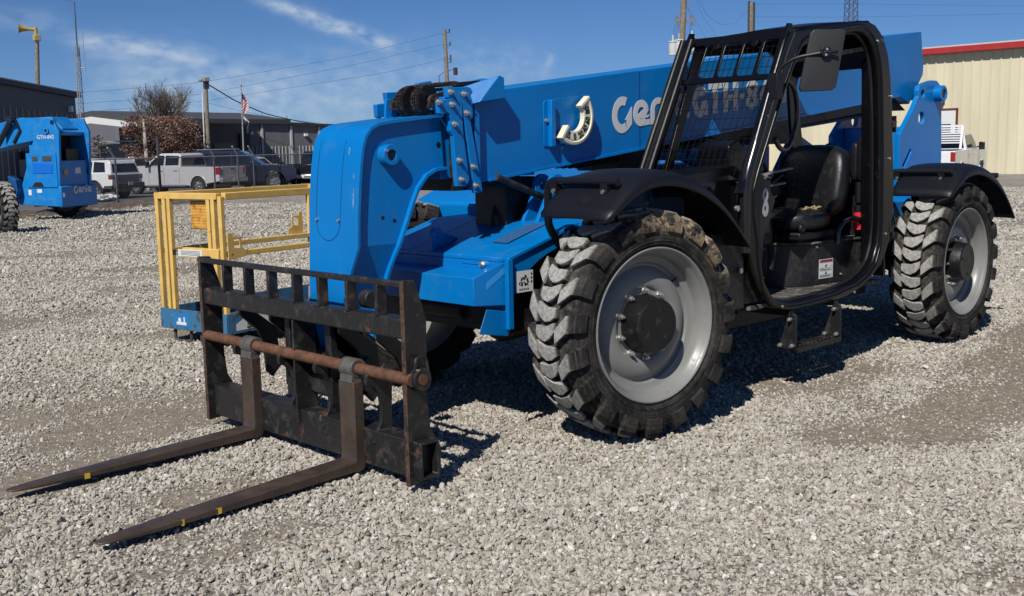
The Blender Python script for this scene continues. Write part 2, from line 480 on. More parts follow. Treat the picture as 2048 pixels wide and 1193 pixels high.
def text_raw(body, size, M, sx=1.0, offset=0.0, extrude=0.001, spacing=1.0):
    """text as plain geometry to merge with other marks of a label"""
    cu = bpy.data.curves.new('t', 'FONT'); cu.body = body; cu.size = size; cu.offset = offset; cu.extrude = extrude
    cu.align_x = 'CENTER'; cu.align_y = 'CENTER'; cu.space_character = spacing
    t = bpy.data.objects.new('t', cu); col.objects.link(t)
    dg = bpy.context.evaluated_depsgraph_get(); dg.update()
    me = bpy.data.meshes.new_from_object(t.evaluated_get(dg)); bpy.data.objects.remove(t)
    me.transform(Matrix.Diagonal((sx, 1, 1, 1))); me.transform(M)
    r = ([tuple(v.co) for v in me.vertices], [tuple(p.vertices) for p in me.polygons])
    bpy.data.meshes.remove(me); return r
def frame(o, u, v):
    """matrix taking local x,y,z to o + u,v,u x v"""
    u = Vector(u).normalized(); v = Vector(v).normalized(); w = u.cross(v)
    M = Matrix((u, v, w)).transposed().to_4x4(); M.translation = Vector(o); return M
def arcp(cx, cz, r, a0, a1, n):
    return [(cx + r * math.cos(R_(a0 + (a1 - a0) * i / n)), cz + r * math.sin(R_(a0 + (a1 - a0) * i / n))) for i in range(n + 1)]
def stroke(pts, w, closed=False):
    """2-D polyline with width -> list of quads (polygons)"""
    P = [Vector((p[0], p[1])) for p in pts]; n = len(P); Ls = []; Rs = []
    for i in range(n):
        a = P[i - 1] if (i > 0 or closed) else P[i]; b = P[(i + 1) % n] if (i < n - 1 or closed) else P[i]
        d = (b - a).normalized(); nn = Vector((-d.y, d.x))
        Ls.append(P[i] + nn * w / 2); Rs.append(P[i] - nn * w / 2)
    return Ls, Rs
def round_path(pts, r, n=5, closed=False):
    """round the corners of a 3-D polyline"""
    P = [Vector(p) for p in pts]; out = []; m = len(P)
    for i in range(m):
        if not closed and i in (0, m - 1): out.append(P[i]); continue
        a, b, c = P[i - 1], P[i], P[(i + 1) % m]
        d1 = (a - b); d2 = (c - b); k = min(r, d1.length * 0.49, d2.length * 0.49)
        p = b + d1.normalized() * k; q = b + d2.normalized() * k
        for j in range(n + 1):
            t = j / n; out.append(p * (1 - t) ** 2 + b * 2 * t * (1 - t) + q * t * t)
    return out
# ---------------------------------------------------------------- ground
rng = np.random.default_rng(7)
def _hash(ix, iy, s):
    n = np.sin(ix * 127.1 + iy * 311.7 + s * 74.7) * 43758.5453
    return n - np.floor(n)
def vnoise(x, y, s=0):
    ix, iy = np.floor(x), np.floor(y); fx, fy = x - ix, y - iy
    fx = fx * fx * (3 - 2 * fx); fy = fy * fy * (3 - 2 * fy)
    a = _hash(ix, iy, s); b = _hash(ix + 1, iy, s); c = _hash(ix, iy + 1, s); d = _hash(ix + 1, iy + 1, s)
    return (a * (1 - fx) + b * fx) * (1 - fy) + (c * (1 - fx) + d * fx) * fy
def fbm(x, y, s=0, o=4):
    t = 0; a = 0.5
    for i in range(o):
        t = t + a * vnoise(x * 2 ** i, y * 2 ** i, s + i * 13); a *= 0.5
    return t
def gz(x, y):
    """height of the yard: level round the machine, falling gently to the far lots"""
    x = np.asarray(x, float); y = np.asarray(y, float)
    d = (x - CAM_C.x) * 0.689 + (y - CAM_C.y) * 0.711
    t = np.clip((d - 12) / 11, 0, 1); t = t * t * (3 - 2 * t)
    near = np.clip(1 - (d - 8) / 8, 0, 1)
    return -0.28 * t + near * (0.030 * (fbm(x * 0.8, y * 0.8, 3) - 0.47) + 0.016 * (fbm(x * 3.1, y * 3.1, 9, 3) - 0.44)) - 0.008
PATCH = [(-2.35, 1.9, 0.75, 0.38, 0.9), (-1.7, 2.6, 0.9, 0.5, 1.0), (-2.3, 0.3, 0.5, 0.3, 0.5), (2.0, -1.0, 1.5, 0.5, 1.0), (3.6, -0.8, 1.3, 0.55, 1.0), (0.9, -0.75, 0.6, 0.35, 0.8), (4.8, -0.3, 0.9, 0.5, .8),
         (5.5, -1.8, 1.8, 0.5, 0.7), (0.3, 4.4, 1.2, 0.8, 0.7), (-0.8, 7.5, 1.6, 0.9, 0.6), (-3.4, 2.0, .6, .5, .7), (3.0, 12.0, 3.0, 1.0, 0.7), (2.0, 17.0, 4.0, 1.0, 0.7), (9, 3, 3, 1, .5), (14, 6, 4, 1.3, .6)]
def dirt(x, y):
    """0 = deep clean gravel, 1 = bare packed fines"""
    n = fbm(x * 0.9, y * 0.9, 21, 5)
    t = np.clip((n - 0.50) * 3.2, 0, 0.75)
    n2 = fbm(x * 2.6, y * 2.6, 33, 4)
    for (px, py, a, b, k) in PATCH:
        g = np.exp(-(((x - px) / a) ** 2 + ((y - py) / b) ** 2) * 1.1)
        t = np.maximum(t, np.clip(g * 1.7 * k + (n2 - 0.5) * 1.1 * (g > 0.08) - 0.25, 0, 1))
    return np.clip(t, 0, 1)

def gravel_sheet_mat():
    m = bpy.data.materials.new('gravel_bed'); m.use_nodes = True
    N, L = m.node_tree.nodes, m.node_tree.links
    b = N['Principled BSDF']; b.inputs['Roughness'].default_value = 0.92; b.inputs['Specular IOR Level'].default_value = 0.2
    c = N.new('ShaderNodeTexCoord').outputs['Object']
    def vor(s, feat='F1'):
        n = N.new('ShaderNodeTexVoronoi'); n.feature = feat; n.inputs['Scale'].default_value = s; L.new(c, n.inputs['Vector']); return n
    def noise(s, d=5, r=0.6):
        n = N.new('ShaderNodeTexNoise'); n.inputs['Scale'].default_value = s; n.inputs['Detail'].default_value = d
        n.inputs['Roughness'].default_value = r; L.new(c, n.inputs[0]); return n.outputs[0]
    def mr(x, a, b_, c0=0.0, c1=1.0):
        n = N.new('ShaderNodeMapRange'); L.new(x, n.inputs[0]); n.inputs[1].default_value = a; n.inputs[2].default_value = b_
        n.inputs[3].default_value = c0; n.inputs[4].default_value = c1; return n.outputs[0]
    def mix(f, a, b_):
        n = N.new('ShaderNodeMix'); n.data_type = 'RGBA'
        if isinstance(f, float): n.inputs[0].default_value = f
        else: L.new(f, n.inputs[0])
        for i, x in ((6, a), (7, b_)):
            if isinstance(x, tuple): n.inputs[i].default_value = (*x, 1)
            else: L.new(x, n.inputs[i])
        return n.outputs[2]
    v = vor(34.0)
    sep = N.new('ShaderNodeSeparateColor'); L.new(v.outputs['Color'], sep.inputs[0])
    rp = N.new('ShaderNodeValToRGB'); L.new(sep.outputs[0], rp.inputs[0])
    cr = rp.color_ramp; cr.elements[0].color = (0.10, 0.088, 0.074, 1); cr.elements[1].color = (0.52, 0.50, 0.46, 1)
    for p, q in ((0.25, (0.20, 0.178, 0.152, 1)), (0.6, (0.31, 0.285, 0.25, 1)), (0.85, (0.40, 0.38, 0.345, 1))):
        e = cr.elements.new(p); e.color = q
    crack = mr(v.outputs['Distance'], 0.50, 0.95)
    stone = mix(crack, rp.outputs[0], (0.045, 0.038, 0.032))
    # coarse mottling keeps far gravel from going flat
    mot = mr(noise(1.1, 6), 0.35, 0.65, 1.02, 1.38)
    sc = N.new('ShaderNodeVectorMath'); sc.operation = 'SCALE'; L.new(stone, sc.inputs[0]); L.new(mot, sc.inputs['Scale'])
    at = N.new('ShaderNodeAttribute'); at.attribute_name = 'dirt'
    fines = mix(mr(noise(22, 9, 0.75), 0.35, 0.68), (0.145, 0.116, 0.086), (0.31, 0.268, 0.21))
    f2 = N.new('ShaderNodeMath'); f2.operation = 'ADD'; f2.use_clamp = True
    L.new(at.outputs['Fac'], f2.inputs[0]); L.new(mr(noise(30, 6), 0.3, 0.7, -0.35, 0.35), f2.inputs[1])
    m2 = mr(f2.outputs[0], 0.35, 0.65)
    cur = mix(m2, sc.outputs[0], fines)
    L.new(cur, b.inputs['Base Color'])
    h = N.new('ShaderNodeMath'); h.operation = 'MULTIPLY'; L.new(mr(v.outputs['Distance'], 0.0, 0.7, 1.0, 0.0), h.inputs[0]); L.new(mr(m2, 0, 1, 1, 0.15), h.inputs[1])
    hs = N.new('ShaderNodeMath'); hs.operation = 'ADD'; L.new(h.outputs[0], hs.inputs[0]); L.new(sep.outputs[1], hs.inputs[1])
    bp = N.new('ShaderNodeBump'); L.new(hs.outputs[0], bp.inputs['Height']); bp.inputs['Strength'].default_value = 0.9; bp.inputs['Distance'].default_value = 0.014
    L.new(bp.outputs[0], b.inputs['Normal'])
    return m
def ground_sheet():
    # graded grid: fine near the machine, coarse to the horizon
    def axis(lo, hi, c, step):
        xs = [c]; s = step
        while xs[-1] < hi: xs.append(xs[-1] + s); s = s * (1.0 if abs(xs[-1] - c) < 9 else 1.09)
        ys = [c]; s = step
        while ys[-1] > lo: ys.append(ys[-1] - s); s = s * (1.0 if abs(ys[-1] - c) < 7 else 1.09)
        return np.array(sorted(set(ys + xs)))
    X = axis(-700, 1100, 0, 0.08); Y = axis(-700, 1100, 1.5, 0.08)
    GX, GY = np.meshgrid(X, Y, indexing='ij')
    GZ = gz(GX, GY)
    n, k = GX.shape
    co = np.stack([GX, GY, GZ], -1).reshape(-1, 3)
    idx = np.arange(n * k).reshape(n, k)
    f = np.stack([idx[:-1, :-1], idx[1:, :-1], idx[1:, 1:], idx[:-1, 1:]], -1).reshape(-1, 4)
    me = bpy.data.meshes.new('gravel_yard')
    me.vertices.add(len(co)); me.vertices.foreach_set('co', co.ravel())
    me.loops.add(f.size); me.loops.foreach_set('vertex_index', f.ravel())
    me.polygons.add(len(f)); me.polygons.foreach_set('loop_start', np.arange(len(f)) * 4); me.polygons.foreach_set('loop_total', np.full(len(f), 4))
    me.update()
    a = me.attributes.new('dirt', 'FLOAT', 'POINT'); a.data.foreach_set('value', dirt(GX, GY).ravel().astype(np.float32))
    me.polygons.foreach_set('use_smooth', np.ones(len(f), bool))
    me.materials.append(gravel_sheet_mat())
    o = bpy.data.objects.new('ground', me); col.objects.link(o); o['kind'] = 'structure'
    return o
ground = ground_sheet()

def gravel_stones():
    m = bpy.data.materials.new('crushed_limestone'); m.use_nodes = True
    N, L = m.node_tree.nodes, m.node_tree.links
    b = N['Principled BSDF']; b.inputs['Roughness'].default_value = 0.85; b.inputs['Specular IOR Level'].default_value = 0.25
    oi = N.new('ShaderNodeObjectInfo')
    rp = N.new('ShaderNodeValToRGB'); L.new(oi.outputs['Random'], rp.inputs[0])
    cr = rp.color_ramp
    cr.elements[0].color = (0.20, 0.176, 0.140, 1); cr.elements[1].color = (0.66, 0.63, 0.56, 1)
    for p, q in ((0.10, (0.29, 0.262, 0.212, 1)), (0.40, (0.39, 0.362, 0.305, 1)), (0.62, (0.44, 0.396, 0.328, 1)), (0.80, (0.475, 0.448, 0.388, 1)), (0.92, (0.40, 0.382, 0.345, 1))):
        e = cr.elements.new(p); e.color = q
    c = N.new('ShaderNodeTexCoord').outputs['Object']
    n = N.new('ShaderNodeTexNoise'); n.inputs['Scale'].default_value = 1.6; n.inputs['Detail'].default_value = 6; L.new(c, n.inputs[0])
    mr = N.new('ShaderNodeMapRange'); L.new(n.outputs[0], mr.inputs[0]); mr.inputs[1].default_value = 0.3; mr.inputs[2].default_value = 0.7
    mr.inputs[3].default_value = 0.72; mr.inputs[4].default_value = 1.18
    sc = N.new('ShaderNodeVectorMath'); sc.operation = 'SCALE'; L.new(rp.outputs[0], sc.inputs[0]); L.new(mr.outputs[0], sc.inputs['Scale'])
    L.new(sc.outputs[0], b.inputs['Base Color'])
    # scatter positions (jittered grid, sparser with distance, thinned on packed dirt)
    P = []; S = []
    bands = [(2.6, 7.2, 0.0155, 0.0088), (7.2, 10.5, 0.0185, 0.0102), (10.5, 15.0, 0.0260, 0.0126), (15.0, 24.0, 0.0420, 0.0165), (24.0, 40.0, 0.085, 0.0220)]
    fA, fB = gat(237, 412.5), gat(479, 389.5); fdx = (fB - fA); fdx.z = 0; fdx.normalize(); fnx = Vector((-fdx.y, fdx.x, 0))
    if fnx.dot(Vector((0.69, 0.71, 0))) < 0: fnx = -fnx
    fx, fy = 0.696, 0.718; rx, ry = 0.718, -0.696
    for (d0, d1, st, r) in bands:
        w = 0.52 * d1 + 0.5
        if d0 < 0: continue
        du = np.arange(max(d0, 2.9), d1, st); dv = np.arange(-w, w, st)
        U, V = np.meshgrid(du, dv, indexing='ij')
        U = U + rng.uniform(-.5, .5, U.shape) * st; V = V + rng.uniform(-.5, .5, V.shape) * st
        k = np.abs(V) < 0.52 * U + 0.45
        U, V = U[k], V[k]
        x = CAM_C.x + U * fx + V * rx; y = CAM_C.y + U * fy + V * ry
        dd = dirt(x, y)
        keep = rng.random(len(x)) > np.clip((dd - 0.22) * 1.5, 0, 0.80)
        keep &= ((x - fA.x) * fnx.x + (y - fA.y) * fnx.y) < -0.9
        x, y, dd = x[keep], y[keep], dd[keep]
        sz = r * np.exp(rng.normal(0, 0.32, len(x))) * (1 - 0.45 * dd)
        sz = np.minimum(sz, r * 2.1)
        z = gz(x, y) + sz * (0.35 - 0.50 * dd) + rng.uniform(-.6, .75, len(x)) * sz
        P.append(np.stack([x, y, z], -1)); S.append(sz)
    P = np.concatenate(P); S = np.concatenate(S)
    print('stones', len(P))
    me = bpy.data.meshes.new('gravel'); me.vertices.add(len(P)); me.vertices.foreach_set('co', P.ravel().astype(np.float32))
    a = me.attributes.new('size', 'FLOAT', 'POINT'); a.data.foreach_set('value', S.astype(np.float32))
    me.update()
    o = bpy.data.objects.new('gravel', me); col.objects.link(o); me.materials.append(m)
    o['kind'] = 'stuff'
    g = bpy.data.node_groups.new('gravel_scatter', 'GeometryNodeTree')
    g.interface.new_socket('Geometry', in_out='INPUT', socket_type='NodeSocketGeometry')
    g.interface.new_socket('Geometry', in_out='OUTPUT', socket_type='NodeSocketGeometry')
    n = g.nodes; l = g.links
    gi = n.new('NodeGroupInput'); go = n.new('NodeGroupOutput')
    jn = n.new('GeometryNodeGeometryToInstance')
    for i in range(6):
        ic = n.new('GeometryNodeMeshIcoSphere'); ic.inputs['Radius'].default_value = 1.0; ic.inputs['Subdivisions'].default_value = 2
        nz = n.new('ShaderNodeTexNoise'); nz.noise_dimensions = '4D'; nz.inputs['W'].default_value = i * 3.7 + 1; nz.inputs['Scale'].default_value = 0.95; nz.inputs['Detail'].default_value = 1.5
        sb = n.new('ShaderNodeVectorMath'); sb.operation = 'SUBTRACT'; l.new(nz.outputs['Color'], sb.inputs[0]); sb.inputs[1].default_value = (0.5, 0.5, 0.5)
        sc = n.new('ShaderNodeVectorMath'); sc.operation = 'SCALE'; l.new(sb.outputs[0], sc.inputs[0]); sc.inputs['Scale'].default_value = 1.9
        sp = n.new('GeometryNodeSetPosition'); l.new(ic.outputs[0], sp.inputs['Geometry']); l.new(sc.outputs[0], sp.inputs['Offset'])
        tr = n.new('GeometryNodeTransform'); l.new(sp.outputs[0], tr.inputs[0]); tr.inputs['Scale'].default_value = (1.12 + 0.1 * (i % 3), 0.95 - 0.06 * (i % 2), 0.74 - 0.05 * (i % 4))
        mt_ = n.new('GeometryNodeSetMaterial'); l.new(tr.outputs[0], mt_.inputs[0]); mt_.inputs['Material'].default_value = m
        fs = n.new('GeometryNodeSetShadeSmooth'); l.new(mt_.outputs[0], fs.inputs[0]); fs.inputs['Shade Smooth'].default_value = False
        l.new(fs.outputs[0], jn.inputs[0])
    ip = n.new('GeometryNodeInstanceOnPoints'); l.new(gi.outputs[0], ip.inputs['Points']); l.new(jn.outputs[0], ip.inputs['Instance'])
    ip.inputs['Pick Instance'].default_value = True
    ri = n.new('FunctionNodeRandomValue'); ri.data_type = 'INT'; ri.inputs[4].default_value = 0; ri.inputs[5].default_value = 5; l.new(ri.outputs[2], ip.inputs['Instance Index'])
    rv = n.new('FunctionNodeRandomValue'); rv.data_type = 'FLOAT_VECTOR'; rv.inputs[0].default_value = (-1.1, -1.1, 0); rv.inputs[1].default_value = (1.1, 1.1, 6.28)
    l.new(rv.outputs[0], ip.inputs['Rotation'])
    na = n.new('GeometryNodeInputNamedAttribute'); na.data_type = 'FLOAT'; na.inputs[0].default_value = 'size'
    l.new(na.outputs[0], ip.inputs['Scale'])
    l.new(ip.outputs[0], go.inputs[0])
    md = o.modifiers.new('scatter', 'NODES'); md.node_group = g
    return o
gravel_stones()
# ================================================================ the telehandler
ORG = Vector((2.1, 1.24, 0.0))
T = thing('telehandler', ORG, 'large blue telescopic handler with black open cab and forks, nearest machine on the gravel', 'telehandler')
YC = 1.24

# ---- wheels --------------------------------------------------------------
def tyre_prof(s):
    a = abs(s); sg = 1 if s >= 0 else -1
    if a <= 0.8:
        return sg * 0.155 * a / 0.8, 0.607 - 0.012 * (a / 0.8) ** 2
    t = (a - 0.8) / 0.4 * math.pi / 2
    return sg * (0.155 + 0.036 * math.sin(t)), 0.595 - 0.105 * (1 - math.cos(t))
def tyre_norm(s):
    e = 1e-3; y0, r0 = tyre_prof(s - e); y1, r1 = tyre_prof(s + e)
    d = Vector((y1 - y0, r1 - r0)).normalized(); n = Vector((-d.y, d.x))
    return n if n.y > 0 or abs(s) > 1.1 else -n
def tyre_mb():
    mb = MB()
    prof = [(0.15, 0.428), (0.163, 0.436), (0.178, 0.446), (0.180, 0.452), (0.186, 0.453), (0.188, 0.466), (0.192, 0.468), (0.192, 0.474), (0.189, 0.476)]
    for i in range(19):
        prof.append(tyre_prof(1.2 - 2.4 * i / 18))
    prof += [(-0.189, 0.476), (-0.192, 0.474), (-0.192, 0.468), (-0.188, 0.466), (-0.186, 0.453), (-0.180, 0.452), (-0.178, 0.446), (-0.163, 0.436), (-0.15, 0.428)]
    mb.lathe(prof, n=96, closed=True)
    def block(sv, lo, hi, h0=0.043, fade=True):
        """lug: s stations with lower and upper angle"""
        top = []; bot = []
        for s, a, b in zip(sv, lo, hi):
            y, r = tyre_prof(s); n = tyre_norm(s)
            h = h0
            if abs(s) > 0.8: h = h0 * max(0.16, 1 - ((abs(s) - 0.8) / 0.42) ** 1.5)
            rt = []; rb = []
            m_ = (a + b) / 2
            for t, grow in ((a, -1), (m_, 0), (b, 1)):
                yy, rr = y + n.x * h, r + n.y * h
                rt.append((-rr * math.cos(t), yy, rr * math.sin(t)))
                tt = t + grow * 0.006
                yy, rr = y - n.x * 0.012, r - n.y * 0.012
                rb.append((-rr * math.cos(tt), yy, rr * math.sin(tt)))
            top.append(rt); bot.append(rb)
        k = len(top); o = len(mb.v)
        mb.v += [p for r_ in top for p in r_] + [p for r_ in bot for p in r_]
        B = k * 3
        F = []
        for i in range(k - 1):
            for j in range(2): F.append((i * 3 + j, (i + 1) * 3 + j, (i + 1) * 3 + j + 1, i * 3 + j + 1))
            F.append((i * 3, B + i * 3, B + (i + 1) * 3, (i + 1) * 3))
            F.append((i * 3 + 2, (i + 1) * 3 + 2, B + (i + 1) * 3 + 2, B + i * 3 + 2))
        for e in (0, k - 1):
            F.append((e * 3, e * 3 + 1, B + e * 3 + 1, B + e * 3)); F.append((e * 3 + 1, e * 3 + 2, B + e * 3 + 2, B + e * 3 + 1))
        mb.f.extend(tuple(i + o for i in f) for f in F)
    N = 19; p = 2 * math.pi / N
    rr_ = random.Random(4)
    for k in range(N):
        t = k * p
        j = rr_.uniform(-.006, .006)
        # outer (-y) shoulder bar, rising outwards; inner one half a pitch away
        for sg, off in ((-1, 0.0), (1, 0.5 * p)):
            sv = [0.40, 0.6, 0.8, 0.92, 1.02, 1.12]
            mid = [0.0, 0.062, 0.118, 0.135, 0.142, 0.148]
            hw = [0.060, 0.070, 0.076, 0.082, 0.090, 0.098]
            block([sg * s for s in sv], [t + off + m_ - w + j for m_, w in zip(mid, hw)], [t + off + m_ + w + j for m_, w in zip(mid, hw)])
        for q in (0, 1):
            a = t + q * 0.5 * p + 0.015
            sl = 0.02 if q == 0 else -0.02
            sv = [-0.37, -0.2, 0.0, 0.2, 0.37]
            mid = [0.040 + sl, 0.012 + sl * .5, -0.006, 0.012 - sl * .5, 0.040 - sl]
            hw = [0.040, 0.058, 0.062, 0.058, 0.040]
            block(sv, [a + m_ - w for m_, w in zip(mid, hw)], [a + m_ + w for m_, w in zip(mid, hw)], 0.043)
    return mb
def make_wheel(centre, steer, side, mud=False, first=None):
    """side -1: outer face towards -y"""
    s = -side  # outer direction along local y is -1 for side=-1 => build with outer at -y, then flip for the right side
    if first is None:
        global ORG
        keep = ORG; ORG = Vector((0, 0, 0))
        rim = MB()
        rim.lathe([(-0.172, 0.438), (-0.180, 0.437), (-0.183, 0.430), (-0.178, 0.421), (-0.160, 0.414), (-0.150, 0.408), (-0.140, 0.398), (-0.112, 0.386),
                   (-0.085, 0.382), (-0.078, 0.372), (-0.070, 0.347), (-0.060, 0.341), (-0.052, 0.337), (-0.052, 0.325), (-0.075, 0.300), (-0.086, 0.262), (-0.088, 0.225), (-0.080, 0.205),
                   (-0.070, 0.196), (-0.070, 0.10), (-0.05, 0.10), (-0.05, 0.20), (-0.06, 0.26), (-0.03, 0.33), (0.02, 0.352), (0.10, 0.375), (0.14, 0.395), (0.165, 0.425), (0.172, 0.438), (0.150, 0.436), (0, 0.42), (-0.150, 0.436)], n=72, closed=True)
        w = build(rim, 'wheel', RIM, None, smooth=40)
        tb = tyre_mb()
        ty = build(tb, 'tyre', RUBM if mud else RUB, w, smooth=28, bevel=0.0035, segs=1)
        h = MB()
        h.lathe([(-0.05, 0.165), (-0.075, 0.168), (-0.165, 0.152), (-0.180, 0.149), (-0.186, 0.140), (-0.184, 0.128), (-0.186, 0.05), (-0.188, 0.0001)], n=48)
        for a in range(3): h.cyl((0.10 * math.cos(a * 2.1 + 1), -0.184, 0.10 * math.sin(a * 2.1 + 1)), (0.10 * math.cos(a * 2.1 + 1), -0.191, 0.10 * math.sin(a * 2.1 + 1)), 0.010, 6)
        build(h, 'hub', HUB, w)
        for k in range(10):
            t = 2 * math.pi * (k + 0.5) / 10; x, z = 0.190 * math.cos(t), 0.190 * math.sin(t)
            n_ = MB(); n_.cyl((x, -0.070, z), (x, -0.080, z), 0.019, 16); n_.cyl((x, -0.079, z), (x, -0.102, z), 0.0145, 6); n_.cyl((x, -0.101, z), (x, -0.116, z), 0.008, 10)
            build(n_, 'lug_nut', STEEL, w)
        v = MB(); v.tube([(0.31 * math.cos(0.75), -0.05, 0.31 * math.sin(0.75)), (0.345 * math.cos(0.75), -0.085, 0.345 * math.sin(0.75))], 0.006, 8)
        build(v, 'valve_stem', HUB, w)
        ORG = keep
    else:
        w = copy_tree(first)
    w.parent = T
    w.location = Vector(centre) - ORG
    w.rotation_euler = (0, 0, steer + (math.pi if side > 0 else 0))
    return w
W1 = make_wheel((0.09, 0.178, 0.648), -0.147, -1, True)
W2 = make_wheel((4.10, 0.175, 0.640), 0.02, -1)          # own tyre without mud
W2.rotation_euler.y = 0.3
W3 = make_wheel((0.09, 2.30, 0.648), -0.147, 1, first=W2)
W4 = make_wheel((4.10, 2.30, 0.640), 0.02, 1, first=W2)
tag(W1, 'wheel with tan mud caked along the top of its tyre')

# ---- axles and underside ---------------------------------------------------
for x, st in ((0.10, -0.147), (4.10, 0.02)):
    a = MB()
    a.tube([(x, 0.42, 0.64), (x, 0.75, 0.64), (x, 1.0, 0.62), (x, 1.24, 0.62), (x, 1.48, 0.62), (x, 1.75, 0.64), (x, 2.06, 0.64)], [0.15, 0.10, 0.13, 0.21, 0.13, 0.10, 0.15], 20)
    a.tube([(x - 0.17, 0.42, 0.60), (x - 0.20, 1.24, 0.60), (x - 0.17, 2.06, 0.60)], 0.028, 10)
    a.cyl((x - 0.16, 0.62, 0.60), (x - 0.19, 1.85, 0.60), 0.045, 14)
    a.box((x, 0.40, 0.64), (0.16, 0.10, 0.34)); a.box((x, 2.08, 0.64), (0.16, 0.10, 0.34))
    build(a, 'axle', BLACKD, T, bevel=0.01)
g = MB(); g.bb(0.35, 3.9, 0.98, 1.5, 0.42, 0.72); g.tube([(0.3, 1.24, 0.6), (3.9, 1.24, 0.6)], 0.05, 12)
g.bb(0.9, 3.5, 0.92, 1.02, 0.40, 0.75); g.bb(2.4, 3.4, 0.5, 0.95, 0.42, 0.60); g.bb(0.5, 3.4, 1.55, 2.2, 0.45, 0.75); g.bb(1.3, 2.7, 0.30, 0.95, 0.525, 0.572); g.bb(1.5, 2.35, 0.55, 0.9, 0.36, 0.53)
build(g, 'underframe', BLACKD, T, bevel=0.01)

# ---- chassis ----------------------------------------------------------------
c = MB()
side_prof = [(-0.475, 0.68), (-0.475, 1.035), (0.06, 1.186), (0.9, 1.25), (0.9, 0.98), (0.62, 1.20)]
# side plates with the wheel arch cut out
arch = [(0.09 + 0.60 * math.cos(R_(a)), 0.62 + 0.46 * math.sin(R_(a))) for a in range(172, 20, -8)]
sp = [(-0.475, 0.66), (-0.475, 1.030), (0.06, 1.183), (0.80, 1.20), (0.80, 0.70)] + [p for p in arch[::-1]] + [(-0.52, 0.60)]
sp = [(-0.475, 0.62), (-0.475, 1.030), (0.06, 1.183), (0.85, 1.20), (0.85, 0.76)] + arch[::-1]
for y0, y1 in ((0.60, 0.64), (1.84, 1.88)): c.prism(sp, y0, y1)
build(c, 'chassis_side', BLUE, T, bevel=0.004)
c = MB()
hood = lambda x: 1.030 + (x + 0.475) * 0.286
# hood: two sloped decks either side of the boom well plus front lip
for y0, y1 in ((0.64, 1.00), (1.46, 1.84)):
    c.prism([(-0.49, 1.008), (-0.49, 1.034), (0.06, 1.190), (0.80, 1.21), (0.80, 1.185), (0.06, 1.163)], y0, y1)
c.prism([(-0.49, 1.008), (-0.49, 1.034), (0.06, 1.190), (0.45, 1.20), (0.45, 1.17), (0.06, 1.163)], 1.0, 1.46)
c.prism([(-0.50, 1.016), (-0.50, 1.040), (0.07, 1.200), (0.07, 1.176)], 0.585, 0.645)
build(c, 'hood', BLUE, T, bevel=0.005)
c = MB()
c.bb(-0.49, -0.46, 0.60, 1.88, 0.74, 1.008)
c.bb(-0.515, -0.478, 0.575, 0.605, 0.64, 1.03); c.bb(-0.515, -0.478, 1.875, 1.905, 0.64, 1.03)
c.bb(-0.494, -0.4895, 0.66, 0.98, 0.985, 0.989)
c.prism([(-0.72, 0.64), (-0.50, 0.60), (-0.50, 0.74), (-0.66, 0.77)], 0.60, 0.604)
build(c, 'front_panel', BLUE, T, bevel=0.003)
c = MB()
# projecting nose box across the front
zt, zb = 0.940, 0.785
xf = -0.70
pts = [(xf, 0.66), (xf, 1.82), (-0.47, 1.88), (-0.47, 0.60)]
c.add([(xf, 0.66, zb), (xf, 0.66, zt), (xf, 1.82, zt), (xf, 1.82, zb), (-0.485, 0.612, 0.770), (-0.485, 0.612, 1.022), (-0.485, 1.868, 1.022), (-0.485, 1.868, 0.770),
       (-0.485, 0.86, 0.955), (-0.485, 1.62, 0.955)],
      [(0, 3, 2, 1), (0, 1, 5, 4), (3, 7, 6, 2), (0, 4, 7, 3), (1, 2, 9, 8), (1, 8, 5), (2, 6, 9), (4, 5, 8, 9, 6, 7)])
build(c, 'bumper_box', BLUE, T, bevel=0.004)
s_ = MB()
s_.prism([(-0.62, 0.905)] + arcp(-0.515, 0.968, 0.020, 60, -60, 6) + [(-0.62, 0.868)], 0.6255, 0.628, fn=lambda u, v, w: (u, 0.612 + (u + 0.485) * -0.222 - 0.002 + (w - 0.6255), v))
build(s_, 'reflector', mat('light_blue_decal', (0.03, 0.22, 0.55), 0.4), T)
b_ = MB()
for (x, y, z) in ((-0.492, 0.80, 0.992), (-0.492, 1.62, 0.985)): b_.cyl((x, y, z), (x - 0.012, y, z), 0.020, 16); b_.cyl((x - 0.012, y, z), (x - 0.028, y, z), 0.012, 6)
build(b_, 'chassis_bolt', STEEL, T)
# decal with the lifting chart
d = MB(); d.bb(-0.435, -0.30, 0.5975, 0.5995, 0.835, 0.955)
lab = build(d, 'chart_label', DECAL, T)
i_ = MB()
rr = random.Random(3)
for k in range(26):
    t = k / 26; x = -0.425 + 0.075 * rr.random() + 0.01; z = 0.86 + 0.07 * (1 - t) * rr.random() + 0.01
    i_.bb(x, x + 0.004 + 0.006 * rr.random(), 0.596, 0.5974, z, z + 0.004 + 0.010 * rr.random())
for k in range(5): i_.bb(-0.41 + 0.016 * k, -0.402 + 0.016 * k, 0.596, 0.5974, 0.848, 0.856)
for k in range(3): i_.bb(-0.318, -0.308, 0.596, 0.5974, 0.93 - k * 0.022, 0.94 - k * 0.022)
i_.bar((-0.40, 0.5967, 0.90), (-0.355, 0.5967, 0.925), 0.0014, 0.004)
build(i_, 'print', INK, lab)
# black belly under the nose and centre well
c = MB(); c.bb(-0.46, 0.8, 0.64, 1.84, 0.60, 0.80); c.bb(-0.40, 0.8, 1.0, 1.04, 0.6, 0.98); c.bb(-0.40, 0.8, 1.42, 1.46, 0.6, 0.98)
c.cyl((-0.44, 1.02, 0.70), (-0.44, 1.46, 0.70), 0.06, 16); c.bb(-0.47, -0.40, 0.7, 0.95, 0.62, 0.74)
build(c, 'belly_plate', BLACKD, T, bevel=0.008)
